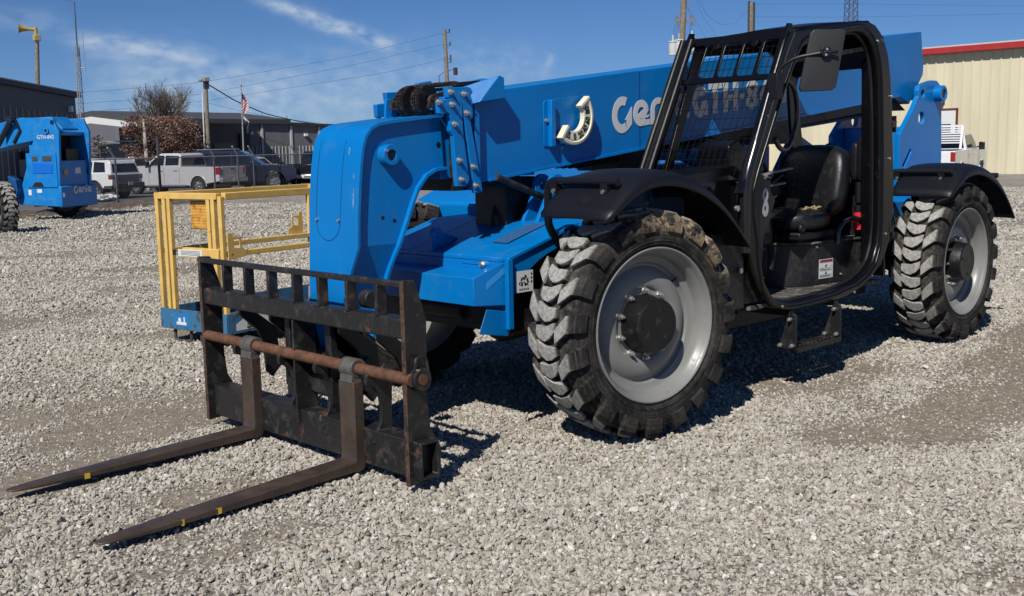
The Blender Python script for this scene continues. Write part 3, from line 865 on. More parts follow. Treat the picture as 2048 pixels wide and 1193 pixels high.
# lift lugs standing in the well
c = MB()
c.prism([(-0.46, 1.035)] + arcp(-0.42, 1.130, 0.045, 190, 20, 10) + [(-0.25, 1.10)], 1.28, 1.31, holes=[arcp(-0.42, 1.130, 0.016, 0, 330, 9)])
c.prism([(0.05, 1.18)] + arcp(0.235, 1.40, 0.075, 200, -10, 12) + [(0.42, 1.18)], 0.90, 0.93, holes=[arcp(0.235, 1.40, 0.03, 0, 330, 11)])
c.prism([(0.05, 1.18)] + arcp(0.235, 1.40, 0.075, 200, -10, 12) + [(0.42, 1.18)], 1.02, 1.05, holes=[arcp(0.235, 1.40, 0.03, 0, 330, 11)])
build(c, 'lift_lug', BLUE, T, bevel=0.004)
c = MB(); c.prism([(-0.30, 1.095), (0.02, 1.183), (0.02, 1.186), (-0.30, 1.098)], 0.80, 0.93)
build(c, 'faded_hood_label', mat('faded_hood_label_paint', (0.03, 0.10, 0.24), 0.5, vary=0.3, vary_scale=60), T)
# dusty hoses and reel seen through the well
c = MB()
for k in range(5): c.tube(round_path([(-0.10 + 0.03 * k, 1.15 + 0.04 * k, 0.9), (-0.05 + .03 * k, 1.2 + .04 * k, 1.3), (0.3, 1.25, 1.55)], 0.2), 0.012, 8)
build(c, 'hydraulic_hose', HOSE, T)
c = MB(); c.tube([(0.35, 1.24, 1.15), (-0.22, 1.24, 1.62)], 0.045, 14); c.bb(-0.02, 0.25, 1.10, 1.38, 1.0, 1.46); c.bb(-0.34, 0.1, 1.08, 1.40, 1.40, 1.47)
build(c, 'tilt_linkage', BLACKD, T, bevel=0.01)
c = MB(); c.tube([(-0.20, 0.985, 1.47), (0.28, 0.985, 1.30)], 0.022, 12)
build(c, 'cylinder_rod', BLACKD, T)

# ---- engine pod on the far side ----------------------------------------------
c = MB()
c.prism([(0.35, 0.75), (0.32, 1.27), (0.55, 1.36), (2.0, 1.48), (3.3, 1.50), (3.45, 1.30), (3.45, 0.62), (0.75, 0.55)], 1.60, 2.42)
build(c, 'engine_cover', BLUE, T, bevel=0.02)
c = MB()
c.bb(2.0, 2.2, 1.52, 1.60, 1.05, 1.38)
for k in range(9): c.bb(1.45 + k * 0.03, 1.462 + k * 0.03, 1.30, 1.55, 1.30, 1.52)
c.bb(1.44, 1.72, 1.31, 1.54, 1.30, 1.50)
build(c, 'radiator_block', GREYP, T, bevel=0.004)

# ---- boom ----------------------------------------------------------------------
BS = 0.1175
def bz(x): return 1.984 + (x + 0.132) * BS      # top of outer boom
bm_ = MB()
Y0, Y1 = 1.00, 1.48
x0, x1 = -0.35, 5.30
prof = [(x0, bz(x0)), (x1, bz(x1)), (5.37, 2.30), (5.36, 2.23), (5.10, 1.955), (4.90, bz(4.9) - 0.55), (x0, bz(x0) - 0.52)]
bm_.prism(prof, Y0, Y1)
boom = build(bm_, 'boom', BLUE, T, bevel=0.006)
# bright bottom flange
c = MB()
for y0, y1 in ((0.985, 1.003), (1.477, 1.495)):
    c.prism([(x0 + 0.1, bz(x0 + 0.1) - 0.523), (4.9, bz(4.9) - 0.553), (4.9, bz(4.9) - 0.535), (x0 + 0.1, bz(x0 + 0.1) - 0.508)], y0, y1)
build(c, 'boom_flange', BLUE, boom)
# black underside rail
c = MB(); c.prism([(2.2, bz(2.2) - 0.60), (4.6, bz(4.6) - 0.64), (5.15, 1.90), (4.9, bz(4.9) - 0.555), (2.0, bz(2.0) - 0.535)], 1.06, 1.42)
for k in range(6): c.tube([(0.6, 1.08 + .06 * k, bz(.6) - 0.56), (2.2, 1.08 + 0.06 * k, bz(2.2) - 0.60), (4.6, 1.08 + .06 * k, bz(4.6) - .67)], 0.016, 8)
c.bb(1.0, 1.35, 1.05, 1.43, bz(1.1) - 0.66, bz(1.1) - 0.53); c.bb(2.7, 3.1, 1.02, 1.46, bz(2.9) - 0.72, bz(2.9) - 0.55)
build(c, 'underboom_hoses', BLACKD, boom)
# diagonal lift cylinder
c = MB(); c.tube([(1.95, 1.24, 1.60), (3.9, 1.24, 1.02)], 0.085, 20); c.tube([(1.2, 1.24, 1.60), (2.0, 1.24, 1.56)], 0.05, 16)
lc = build(c, 'lift_cylinder', BLUE, T)
c = MB(); c.prism([(2.6, 0.75), (3.45, 0.75), (3.45, 1.60), (3.15, 1.72), (2.75, 1.25)], 1.02, 1.06); c.prism([(2.6, 0.75), (3.45, 0.75), (3.45, 1.60), (3.15, 1.72), (2.75, 1.25)], 1.44, 1.48)
build(c, 'cylinder_mount', BLUE, T, bevel=0.005)

c = MB()
for (xx) in (1.15, 3.05):
    c.prism([(xx, bz(xx) - 0.505), (xx + 0.008, bz(xx) - 0.505), (xx + 0.008, bz(xx) - 0.012), (xx, bz(xx) - 0.012)], 0.9975, 1.0)
build(c, 'weld_seam', mat('seam_dark_blue', (0.0, 0.05, 0.20), 0.5), boom)
# collar plates: outer boom front (B) and inner section (A)
def cp(pts, sc=2.486, ox=600, oy=140, y=0.95):
    out = []
    for a, b in pts:
        v = ray(ox + a / sc, oy + b / sc); t = (y - CAM_C.y) / v.y
        out.append((CAM_C.x + v.x * t, CAM_C.z + v.z * t))
    return out
plateB = cp([(728, 88), (832, 84), (848, 92), (856, 110), (858, 238), (846, 250), (906, 598), (898, 610), (874, 612), (846, 470), (800, 152), (770, 142), (735, 140)])
plateA = cp([(683, 152), (775, 138), (795, 150), (801, 168), (806, 300), (838, 548), (822, 580), (778, 581), (764, 420), (758, 330), (742, 304), (742, 225), (725, 212), (705, 226), (688, 218)])
c = MB(); c.prism(plateB, 0.945, 0.985); c.prism(plateB, 1.495, 1.535)
for z0, z1 in ((1.93, 1.985),): c.bb(-0.45, -0.34, 0.985, 1.495, z0, z1)
c.bb(-0.385, -0.345, 0.96, 1.52, 1.40, 2.0)
build(c, 'boom_collar', BLUE, boom, bevel=0.004)
c = MB(); c.prism(plateA, 0.940, 0.975); c.prism(plateA, 1.505, 1.54); c.bb(-0.60, -0.55, 0.975, 1.505, 1.86, 1.93)
build(c, 'inner_collar', BLUE, boom, bevel=0.004)
c = MB(); c.bb(-0.57, 0.2, 1.06, 1.42, 1.47, 1.86); c.bb(-0.75, -0.57, 1.08, 1.40, 1.53, 1.79)
build(c, 'inner_boom', BLUE, boom, bevel=0.006)
# dark gap lining between the collars
c = MB(); c.bb(-0.50, -0.40, 1.03, 1.45, 1.40, 1.90)
build(c, 'wear_pad', BLACKD, boom)
bolts = [(745, 110), (812, 120), (825, 215), (858, 482), (870, 575)], [(687, 160), (752, 172), (765, 270), (788, 450), (800, 545)]
for pts, yy in zip(bolts, (0.945, 0.940)):
    for (x, z) in cp(pts, y=yy):
        b_ = MB(); b_.cyl((x, yy, z), (x, yy - 0.006, z), 0.017, 14); b_.cyl((x, yy - 0.005, z), (x, yy - 0.020, z), 0.013, 6); b_.cyl((x, yy - 0.02, z), (x, yy - 0.034, z), 0.007, 8)
        build(b_, 'collar_bolt', STEEL, boom)
# folded guard at the top front of the boom
c = MB()
c.add([(-0.46, 0.995, 1.985), (-0.235, 0.90, 2.055), (-0.20, 0.90, 2.04), (-0.20, 0.995, 2.04), (-0.42, 0.995, 1.885), (-0.40, 0.90, 1.90), (-0.20, 0.90, 1.925), (-0.20, 0.995, 1.925), (-0.46, 1.10, 1.99), (-0.2, 1.10, 2.05)],
      [(0, 4, 5, 1), (1, 5, 6, 2), (2, 6, 7, 3), (4, 7, 6, 5), (0, 1, 2, 3), (0, 3, 9, 8), (0, 3, 7, 4)])
build(c, 'boom_guard', BLUE, boom, bevel=0.003)
# hose and chain sheaves on top of the boom head
for y0 in (1.10, 1.24):
    s_ = MB()
    s_.lathe([(0, 0.075), (0, 0.083), (0.012, 0.083), (0.016, 0.066), (0.058, 0.066), (0.062, 0.083), (0.074, 0.083), (0.074, 0.075), (0.074, 0.03), (0, 0.03)], c=(-0.60, y0, 1.915), n=36, closed=True)
    w_ = build(s_, 'chain_sheave', HUB, boom)
    s_ = MB()
    for k in range(26):
        t = math.pi * 2 * k / 26
        if -2.0 < t - math.pi < 1.0 or True:
            M_ = Matrix.Rotation(-t, 3, 'Y')
            for j in range(3):
                s_.box((-0.60 + 0.079 * math.cos(t), y0 + 0.020 + 0.017 * j, 1.915 + 0.079 * math.sin(t)), (0.018, 0.010, 0.014 + 0.006 * (k % 2)), M_)
    build(s_, 'chain', CHAIN, w_)
c = MB()
for k in range(14):
    c.box((-0.60 + 0.018 * k, 1.15, 1.996 + 0.002 * k), (0.014, 0.05, 0.014 if k % 2 else 0.022)); c.box((-0.60 + 0.018 * k, 1.28, 1.996 + 0.002 * k), (0.014, 0.05, 0.014 if k % 2 else 0.022))
c.cyl((-0.60, 1.02, 1.915), (-0.60, 1.36, 1.915), 0.018, 12)
c.prism([(-0.66, 1.87), (-0.54, 1.87), (-0.50, 1.93), (-0.53, 1.965), (-0.64, 1.94)], 1.04, 1.06)
c.prism([(-0.66, 1.87), (-0.54, 1.87), (-0.50, 1.93), (-0.53, 1.965), (-0.64, 1.94)], 1.38, 1.40)
build(c, 'chain_anchor', CHAIN, boom, bevel=0.002)
c = MB()
c.prism([(-0.68, 1.80), (-0.58, 1.80), (-0.60, 1.90), (-0.63, 1.935), (-0.67, 1.935)], 1.41, 1.43)
c.prism([(-0.58, 1.90), (-0.46, 2.03), (-0.36, 2.045), (-0.36, 1.93)], 1.36, 1.40)
c.bb(-0.60, -0.40, 1.10, 1.36, 1.985, 1.992) if False else None
c.bar((-0.56, 1.08, 1.95), (-0.42, 1.08, 1.965), 0.02, 0.03)
build(c, 'sheave_bracket', BLUE, boom, bevel=0.004)
c = MB(); c.prism([(-0.47, 1.995), (-0.30, 2.01), (-0.30, 2.03), (-0.47, 2.015)], 1.0, 1.25)
build(c, 'top_pad', BLACKD, boom)

# ---- boom head (nose) -------------------------------------------------------
HX = [(-0.58, 1.835), (-0.74, 1.822), (-0.95, 1.80), (-1.03, 1.788), (-1.085, 1.765), (-1.125, 1.72), (-1.148, 1.66), (-1.167, 1.56), (-1.18, 1.45), (-1.195, 1.30), (-1.203, 1.13), (-1.243, 0.95), (-1.264, 0.83), (-1.231, 0.64), (-1.19, 0.45)]
HR = [(-0.56, 1.525), (-0.63, 1.520), (-0.70, 1.490), (-0.76, 1.425), (-0.80, 1.35), (-0.85, 1.24), (-0.902, 1.13), (-0.95, 1.00), (-0.99, 0.83), (-1.05, 0.64), (-1.11, 0.45)]
def nhw(z):
    """half width of the nose: narrows below the bend"""
    if z >= 1.13: return 0.230
    if z >= 0.84: return 0.230 - 0.074 * (1.13 - z) / 0.29
    return 0.156
def offs(poly, d):
    L_, R2 = stroke(poly, 2 * abs(d)); return [tuple(p) for p in (L_ if d > 0 else R2)]
ix = offs(HX, 0.016); ir = offs(HR, 0.016)
if ix[8][0] < HX[8][0]: ix = offs(HX, -0.016)
if ir[5][0] > HR[5][0]: ir = offs(HR, -0.016)
def at_z(poly, z):
    for (xa, za), (xb, zb_) in zip(poly, poly[1:]):
        if zb_ <= z <= za: return xa + (xb - xa) * (za - z) / max(1e-6, za - zb_)
    return poly[-1][0]
nose = MB()
for sg in (-1, 1):
    secs = []
    top = [q for q in ix if q[1] > 1.13] + [(at_z(ix, 1.13), 1.13), (at_z(ir, 1.13), 1.13)] + [q for q in ir if q[1] > 1.13][::-1]
    mid_ = [(at_z(ix, 1.13), 1.13)] + [q for q in ix if 0.84 < q[1] < 1.13] + [(at_z(ix, 0.84), 0.84), (at_z(ir, 0.84), 0.84)] + [q for q in ir if 0.84 < q[1] < 1.13][::-1] + [(at_z(ir, 1.13), 1.13)]
    low = [(at_z(ix, 0.84), 0.84)] + [q for q in ix if 0.47 < q[1] < 0.84] + [(at_z(ix, 0.47), 0.47), (at_z(ir, 0.47), 0.47)] + [q for q in ir if 0.47 < q[1] < 0.84][::-1] + [(at_z(ir, 0.84), 0.84)]
    for poly in (top, mid_, low):
        nose.prism(poly, 0, 1, fn=lambda u_, v_, w_: (u_, 1.24 + sg * (nhw(v_) - 0.030 - 0.02 * w_), v_))
head = build(nose, 'boom_head', BLUE, T, bevel=0, split=False)
c = MB()
def strip(poly, inner):
    n = len(poly)
    for i in range(n - 1):
        a, b, p, q = poly[i], poly[i + 1], inner[i], inner[i + 1]
        wa, wb = nhw(a[1]), nhw(b[1])
        vs = [(a[0], YC - wa, a[1]), (b[0], YC - wb, b[1]), (b[0], YC + wb, b[1]), (a[0], YC + wa, a[1]), (p[0], YC - wa, p[1]), (q[0], YC - wb, q[1]), (q[0], YC + wb, q[1]), (p[0], YC + wa, p[1])]
        fs = [(0, 3, 2, 1), (4, 5, 6, 7), (0, 1, 5, 4), (3, 7, 6, 2)]
        if i == 0: fs.append((0, 4, 7, 3))
        if i == n - 2: fs.append((1, 2, 6, 5))
        c.add(vs, fs)
strip(HX, ix)
def weld(o, d=1e-4):
    bm = bmesh.new(); bm.from_mesh(o.data); bmesh.ops.remove_doubles(bm, verts=bm.verts[:], dist=d)
    bmesh.ops.recalc_face_normals(bm, faces=bm.faces[:]); bm.to_mesh(o.data); bm.free()
    for q in o.data.polygons: q.use_smooth = True
    o.data.set_sharp_from_angle(angle=R_(40))
fp = build(c, 'front_wrap_plate', BLUE, head, smooth=40, split=False); weld(fp)
c = MB(); strip(HR, ir)
rp_ = build(c, 'rear_wrap_plate', BLUE, head, smooth=40, split=False); weld(rp_)
c = MB()
c.lathe([(0, 0.058), (-0.050, 0.058), (-0.057, 0.054), (-0.057, 0.031), (-0.04, 0.030), (-0.04, 0.0001)], c=(-0.972, 1.040, 1.615), n=36)
build(c, 'pin_boss', BLUE, head)
c = MB(); c.cyl((-0.972, 1.01, 1.615), (-0.972, 0.992, 1.615), 0.029, 20)
c.cyl((-0.596, 1.0415, 1.665), (-0.596, 1.0385, 1.665), 0.017, 16)
for p in ((-1.009, 1.277), (-0.929, 1.256)): c.cyl((p[0], 1.0415, p[1]), (p[0], 1.0385, p[1]), 0.011, 14)
build(c, 'pin_hole', HUB, head)
c = MB(); c.cyl((-1.01, 0.99, 1.64), (-1.01, 0.976, 1.64), 0.008, 8)
for (y, z) in ((1.385, 1.27), (1.18, 1.27)): c.cyl((-1.196, y, z), (-1.208, y, z), 0.008, 10)
build(c, 'grease_nipple', STEEL, head)
# round ended cover plate on the front of the nose
def nose_x(z):
    for (xa, za), (xb, zb_) in zip(HX, HX[1:]):
        if zb_ <= z <= za: return xa + (xb - xa) * (za - z) / (za - zb_)
    return -1.2
c = MB()
yc_, hw_, zlow, ztop = 1.285, 0.115, 1.22, 1.70
outl = [(yc_ - hw_, ztop)] + [(yc_ - hw_, zlow + 0.07 + (ztop - zlow - 0.07) * (1 - i / 8)) for i in range(1, 9)] + arcp(yc_, zlow + 0.05, hw_, 180, 360, 14) + [(yc_ + hw_, zlow + 0.07 + (ztop - zlow - 0.07) * (i / 8)) for i in range(1, 9)]
L_, R2 = stroke(outl, 0.004)
for i in range(len(outl) - 1):
    q = [(L_[i]), (L_[i + 1]), (R2[i + 1]), (R2[i])]
    c.add([(nose_x(p.y) - 0.0015, p.x, p.y) for p in q], [(0, 1, 2, 3)])
build(c, 'cover_seam', mat('seam_dark_blue', (0.0, 0.05, 0.20), 0.5), head, smooth=0, fixn=False)
c = MB()
for (y, z0, z1) in ((1.055, 1.33, 1.44), (1.06, 1.49, 1.52), (1.12, 1.62, 1.66)):
    n_ = 5
    for i in range(n_):
        za, zb_ = z0 + (z1 - z0) * i / n_, z0 + (z1 - z0) * (i + 1) / n_
        wa = 0.006 * math.sin(math.pi * (i + .3) / n_) + 0.003
        c.add([(nose_x(zb_) - 0.0015, y - wa, zb_), (nose_x(zb_) - 0.0015, y + wa, zb_), (nose_x(za) - 0.0015, y + wa * .7, za), (nose_x(za) - 0.0015, y - wa * .7, za)], [(0, 1, 2, 3)])
build(c, 'paint_chip', mat('chipped_primer', (0.10, 0.24, 0.40), 0.6, vary=0.4, vary_scale=50), head, smooth=0, fixn=False)
# quick-coupler and tilt hardware behind the carriage
c = MB()
for y in (1.02, 1.41): c.prism([(-1.40, 0.30), (-1.40, 0.74), (-1.30, 0.78), (-1.10, 0.62), (-1.12, 0.34)], y, y + 0.05)
c.bb(-1.37, -1.15, 0.96, 1.52, 0.34, 0.44); c.cyl((-1.24, 0.90, 0.52), (-1.24, 1.58, 0.52), 0.035, 16); c.cyl((-1.2, 0.9, 0.86), (-1.2, 0.97, 0.86), 0.05, 16)
c.tube([(-1.05, 1.24, 1.0), (-1.18, 1.24, 0.7)], 0.05, 14)
build(c, 'coupler', BLACKD, head, bevel=0.005)

# ---- boom lettering ------------------------------------------------------------
def btm(x, z, sl=0.125):
    return frame((x, 0.9985, z), (1, 0, sl), (-sl, 0, 1))
lt = MB()
def ring_poly(cx, cz, ro, ri, a0, a1, n=22, ex=1.0):
    o = [(cx + ro * ex * math.cos(R_(a0 + (a1 - a0) * i / n)), cz + ro * math.sin(R_(a0 + (a1 - a0) * i / n))) for i in range(n + 1)]
    i_ = [(cx + ri * ex * math.cos(R_(a0 + (a1 - a0) * i / n)), cz + ri * math.sin(R_(a0 + (a1 - a0) * i / n))) for i in range(n + 1)]
    return o + i_[::-1]
LAY = [0]
def on_boom(poly, x0_, z0_, sl, mb=None, y=0.9985, th=0.0015, sc=1.0):
    LAY[0] = (LAY[0] + 1) % 9; th = th + 0.00025 * LAY[0]
    (mb or lt).prism(poly, 0, 1, fn=lambda u, v, w: (x0_ + u * sc, y - th * w, z0_ + v * sc + u * sc * sl))
def genie(mb, x0_, z0_, sl, sc=1.0, y=0.9985, fn=None):
    """the rounded maker's wordmark, five letters"""
    def P(poly):
        LAY[0] = (LAY[0] + 1) % 9
        if fn: mb.prism(poly, 0, 1 + 0.12 * LAY[0], fn=fn)
        else: on_boom(poly, x0_, z0_, sl, mb, y, sc=sc)
    # G
    P(ring_poly(0.105, 0.105, 0.120, 0.062, 62, 300, 26, 0.86))
    P([(0.160, 0.001), (0.204, 0.035), (0.202, 0.150), (0.133, 0.068), (0.150, 0.070), (0.148, 0.045)])
    # e
    P(ring_poly(0.300, 0.098, 0.088, 0.040, 20, 318, 26, 0.92))
    P([(0.262, 0.088), (0.350, 0.130), (0.382, 0.116), (0.352, 0.078), (0.395, 0.078), (0.372, 0.062), (0.275, 0.062)])
    P([(0.30, 0.010), (0.395, 0.012), (0.395, 0.050), (0.31, 0.050)])
    # n
    P(ring_poly(0.485, 0.105, 0.080, 0.038, 0, 180, 20, 1.0))
    P([(0.405, 0.010), (0.447, 0.010), (0.447, 0.110), (0.405, 0.110)]); P([(0.523, 0.010), (0.565, 0.010), (0.565, 0.110), (0.523, 0.110)])
    # i
    P([(0.595, 0.010), (0.637, 0.010), (0.637, 0.160), (0.595, 0.150)]); P([(0.598, 0.188), (0.640, 0.205), (0.652, 0.262), (0.612, 0.240)])
    # e
    P(ring_poly(0.745, 0.098, 0.088, 0.040, 20, 318, 26, 0.92))
    P([(0.707, 0.088), (0.795, 0.130), (0.827, 0.116), (0.797, 0.078), (0.840, 0.078), (0.817, 0.062), (0.720, 0.062)])
    P([(0.745, 0.010), (0.840, 0.012), (0.840, 0.050), (0.755, 0.050)])
genie(lt, 0.868, 1.722, 0.105)
build(lt, 'maker_lettering', WHITE, boom, smooth=0)
lt = MB()
def model(mb, x0_, z0_, sl, P=None):
    P = P or (lambda poly: on_boom(poly, x0_, z0_, sl, mb))
    H = 0.222; w = 0.062
    # G
    P(ring_poly(0.095, 0.10, 0.112, 0.045, 35, 325, 24, 0.84)); P([(0.10, 0.04), (0.10, 0.105), (0.186, 0.105), (0.186, 0.0), (0.155, 0.0), (0.14, 0.03)])
    P([(0.198, H - 0.045), (0.198, H), (0.36, H), (0.36, H - 0.045)]); P([(0.247, 0), (0.247, H - 0.044), (0.309, H - 0.044), (0.309, 0)])
    P([(0.378, 0), (0.378, H), (0.438, H), (0.438, 0)]); P([(0.505, 0), (0.505, H), (0.567, H), (0.567, 0)]); P([(0.437, 0.082), (0.437, 0.122), (0.506, 0.122), (0.506, 0.082)])
    P([(0.585, 0.078), (0.585, 0.118), (0.648, 0.118), (0.648, 0.078)])
    P(ring_poly(0.755, 0.150, 0.058, 0.018, 0, 359.9, 20, 1.35)); P(ring_poly(0.755, 0.053, 0.062, 0.018, 0, 359.9, 20, 1.35))
    P([(0.86, 0.052), (0.86, 0.098), (0.955, H), (1.02, H), (1.02, 0.094), (1.045, 0.094), (1.045, 0.052), (1.02, 0.052), (1.02, 0), (0.958, 0), (0.958, 0.052)][0:11])
    P([(1.075, 0.052), (1.075, 0.098), (1.17, H), (1.235, H), (1.235, 0.094), (1.26, 0.094), (1.26, 0.052), (1.235, 0.052), (1.235, 0), (1.173, 0), (1.173, 0.052)])
model(lt, 1.745, 1.826, 0.095)
build(lt, 'model_lettering', WHITE, boom, smooth=0)

gx, gz_ = 0.425, 1.826
# ---- angle indicator on the boom side ---------------------------------------------
c = MB(); c.prism([(0.215, 1.640), (0.215, 1.905), (0.235, 1.925), (0.64, 1.965), (0.66, 1.68)], 0.992, 0.9985)
c.prism([(0.25, 1.640), (0.25, 1.922), (0.285, 1.926), (0.285, 1.642)], 0.955, 0.992)
gp = build(c, 'gauge_bracket', BLUE, boom, bevel=0.003)
c = MB(); c.cyl((gx, 0.962, gz_ - 0.13), (gx, 0.992, gz_ - 0.13), 0.02, 10); c.cyl((gx + 0.13, 0.962, gz_), (gx + 0.13, 0.992, gz_), 0.02, 10)
build(c, 'gauge_standoff', BLUE, gp)
c = MB(); c.cyl((0.235, 0.992, 1.80), (0.235, 0.975, 1.80), 0.012, 8)
build(c, 'bracket_bolt', STEEL, gp)
RO, RI = 0.178, 0.095
gy = 0.930
c = MB()
A0, A1 = -128, 38
n_ = 36
prof = [(RI, gy + 0.035), (RI, gy), (RI + 0.062, gy), (RI + 0.065, gy - 0.008), (RO, gy - 0.004), (RO, gy + 0.035)]
ring = []
for i in range(n_ + 1):
    a = R_(A0 + (A1 - A0) * i / n_)
    ring.append([(gx + r * math.cos(a), y, gz_ + r * math.sin(a)) for r, y in prof])
c.grid(ring)
for e in (0, n_):
    o = len(c.v); c.v += ring[e]; c.f.append(tuple(range(o, o + 6)))
    a = R_(A0 if e == 0 else A1); d_ = Vector((math.cos(a), 0, math.sin(a))); t_ = Vector((-math.sin(a), 0, math.cos(a))) * (1 if e else -1)
    p0 = Vector((gx, 0, gz_)) + d_ * (RI - 0.012); p1 = Vector((gx, 0, gz_)) + d_ * (RO + 0.004)
    vs = []
    for q in (p0, p1):
        for yy in (gy - 0.010, gy + 0.036):
            for k in (0.0, 0.018): vs.append((q.x + t_.x * k, yy, q.z + t_.z * k))
    c.add(vs, [(0, 1, 3, 2), (4, 6, 7, 5), (0, 4, 5, 1), (2, 3, 7, 6), (0, 2, 6, 4), (1, 5, 7, 3)])
gauge = build(c, 'angle_indicator', CREAM, boom, smooth=40, bevel=0.002)
ink = MB()
for txt, deg in (('5', -112), ('0', -88), ('20', -62), ('40', -38), ('60', -12), ('80', 17)):
    a = R_(deg); p = Vector((gx + (RI + 0.034) * math.cos(a), gy - 0.0015, gz_ + (RI + 0.034) * math.sin(a)))
    M = frame(p, (-math.sin(a), 0, math.cos(a)), (-math.cos(a), 0, -math.sin(a)))
    M = frame(p, (-math.sin(a), 0, math.cos(a)), (-math.cos(a), 0, -math.sin(a)))
    vv, ff = text_raw(txt, 0.054, M, sx=0.85, offset=0.002, extrude=0.0008)
    ink.add(vv, ff)
for i in range(34):
    a = R_(-118 + i * 4.3); r0 = RI + (0.050 if i % 5 else 0.046); r1 = RI + 0.0575
    ink.bar((gx + r0 * math.cos(a), gy - 0.001, gz_ + r0 * math.sin(a)), (gx + r1 * math.cos(a), gy - 0.001, gz_ + r1 * math.sin(a)), 0.0014, 0.002, up=(0, 1, 0))
for i in range(9):
    a = R_(-50 + i * 5); r0 = RI + 0.007
    ink.bar((gx + r0 * math.cos(a), gy - 0.001, gz_ + r0 * math.sin(a)), (gx + r0 * math.cos(a + 0.06), gy - 0.001, gz_ + r0 * math.sin(a + 0.06)), 0.0014, 0.004, up=(0, 1, 0))
build(ink, 'scale_marks', INK, gauge, smooth=0)

# ---- rear tower -----------------------------------------------------------------
tw = [(4.70, 0.80), (4.70, 1.682), (4.84, 1.806), (4.95, 1.91), (5.035, 2.02), (5.03, 2.075), (5.06, 2.12), (5.16, 2.145), (5.31, 2.172), (5.41, 2.170), (5.49, 2.125), (5.515, 2.08), (5.56, 1.46), (5.56, 0.80)]
h1 = arcp(5.125, 2.045, 0.038, 0, 330, 11); h2 = arcp(5.115, 1.822, 0.060, 0, 340, 17)
h3 = [(4.76, 1.40), (4.86, 1.50), (4.90, 1.55), (4.925, 1.545), (4.93, 1.515), (4.87, 1.45), (4.80, 1.37)]
c = MB(); c.prism(tw, 0.885, 0.93, holes=[h1, h2, h3]); c.prism(tw, 1.55, 1.595, holes=[h1, h2])
tower = build(c, 'rear_tower', BLUE, T, bevel=0.005)
c = MB(); c.lathe([(0, 0.075), (-0.07, 0.075), (-0.075, 0.070), (-0.075, 0.045), (-0.06, 0.045), (-0.06, 0.0001)], c=(5.405, 0.885, 2.05), n=36)
build(c, 'pivot_boss', BLUE, tower)
c = MB(); c.cyl((5.405, 0.825, 2.05), (5.405, 0.818, 2.05), 0.044, 24); c.cyl((5.40, 0.93, 2.05), (5.40, 1.55, 2.05), 0.05, 16)
build(c, 'pivot_pin', HUB, tower)
c = MB(); c.bb(3.5, 5.56, 0.62, 0.88, 0.72, 1.12); c.bb(4.6, 5.66, 0.60, 1.88, 0.62, 1.30); c.bb(4.9, 5.5, 0.93, 1.55, 1.2, 1.75)
build(c, 'rear_chassis', BLUE, T, bevel=0.015)
c = MB(); c.bb(4.62, 4.70, 0.55, 0.60, 1.18, 1.32)
build(c, 'tower_label', DECAL, tower)
c = MB(); c.tube([(3.45, 0.60, 0.95), (3.42, 0.58, 1.22)], 0.018, 12)
build(c, 'stabiliser_rod', CHROME, T)
c = MB(); c.tube([(3.42, 0.58, 1.20), (3.38, 0.55, 1.45)], 0.035, 14); c.cyl((3.3, 0.5, 0.98), (3.5, 0.5, 0.98), 0.05, 14); c.bb(3.25, 3.5, 0.55, 0.9, 0.5, 1.0)
build(c, 'stabiliser_cylinder', BLACKD, T)

# ---- fenders ----------------------------------------------------------------------
LIP = [(-0.389, 1.245), (-0.240, 1.335), (-0.133, 1.390), (-0.02, 1.414), (0.10, 1.420), (0.24, 1.405), (0.345, 1.378), (0.45, 1.345), (0.55, 1.296), (0.64, 1.245), (0.72, 1.183), (0.82, 1.10), (0.905, 1.010)]
def fender(dx, dz, sc_rear=False):
    ye = 0.0
    rows = []
    n = len(LIP)
    for i, (x, z) in enumerate(LIP):
        t = i / (n - 1)
        # normal direction away from wheel centre
        d = Vector((x - 0.09, z - 0.62)); d.normalize()
        rise = 0.085 * min(1, 0.25 + 3.5 * t) * min(1, 0.25 + 1.6 * (1 - t))
        row = []
        for y, k in ((-0.035, 0.0), (-0.035, 0.35), (-0.022, 0.62), (0.01, 0.82), (0.07, 0.95), (0.16, 1.0), (0.28, 1.0), (0.40, 0.96), (0.455, 0.80)):
            row.append((x + dx + d.x * rise * k, y, z + dz + d.y * rise * k))
        rows.append(row)
    # front flap: steeper and flatter first row
    mb = MB(); mb.grid(rows)
    o = build(mb, 'fender', PLAST, T, smooth=60)
    md = o.modifiers.new('sub', 'SUBSURF'); md.levels = md.render_levels = 1
    md = o.modifiers.new('solid', 'SOLIDIFY'); md.thickness = 0.012; md.offset = 1
    return o
F1 = fender(0, 0); F2 = fender(4.06, -0.075)
def fender_bracket(dx, dz, name='fender_bracket'):
    b = MB()
    b.tube(round_path([(-0.235 + dx, 0.02, 1.452 + dz), (-0.235 + dx, 0.53, 1.452 + dz), (-0.20 + dx, 0.57, 1.20 + dz), (0.05 + dx, 0.62, 0.95 + dz)], 0.06), 0.023, 12)
    b.tube([(0.56 + dx, -0.02, 1.395 + dz), (0.56 + dx, 0.5, 1.395 + dz)], 0.022, 12)
    for y in (0.10, 0.47): b.box((-0.235 + dx, y, 1.415 + dz), (0.05, 0.05, 0.06))
    b.box((0.56 + dx, 0.10, 1.362 + dz), (0.05, 0.05, 0.05))
    o = build(b, name, PLAST, T, smooth=40)
    c = MB()
    for y in (0.10, 0.46): c.cyl((-0.262 + dx, y, 1.40 + dz), (-0.274 + dx, y, 1.397 + dz), 0.012, 10)
    build(c, 'bracket_bolt', STEEL, o)
fender_bracket(0, 0); fender_bracket(4.06, -0.075)

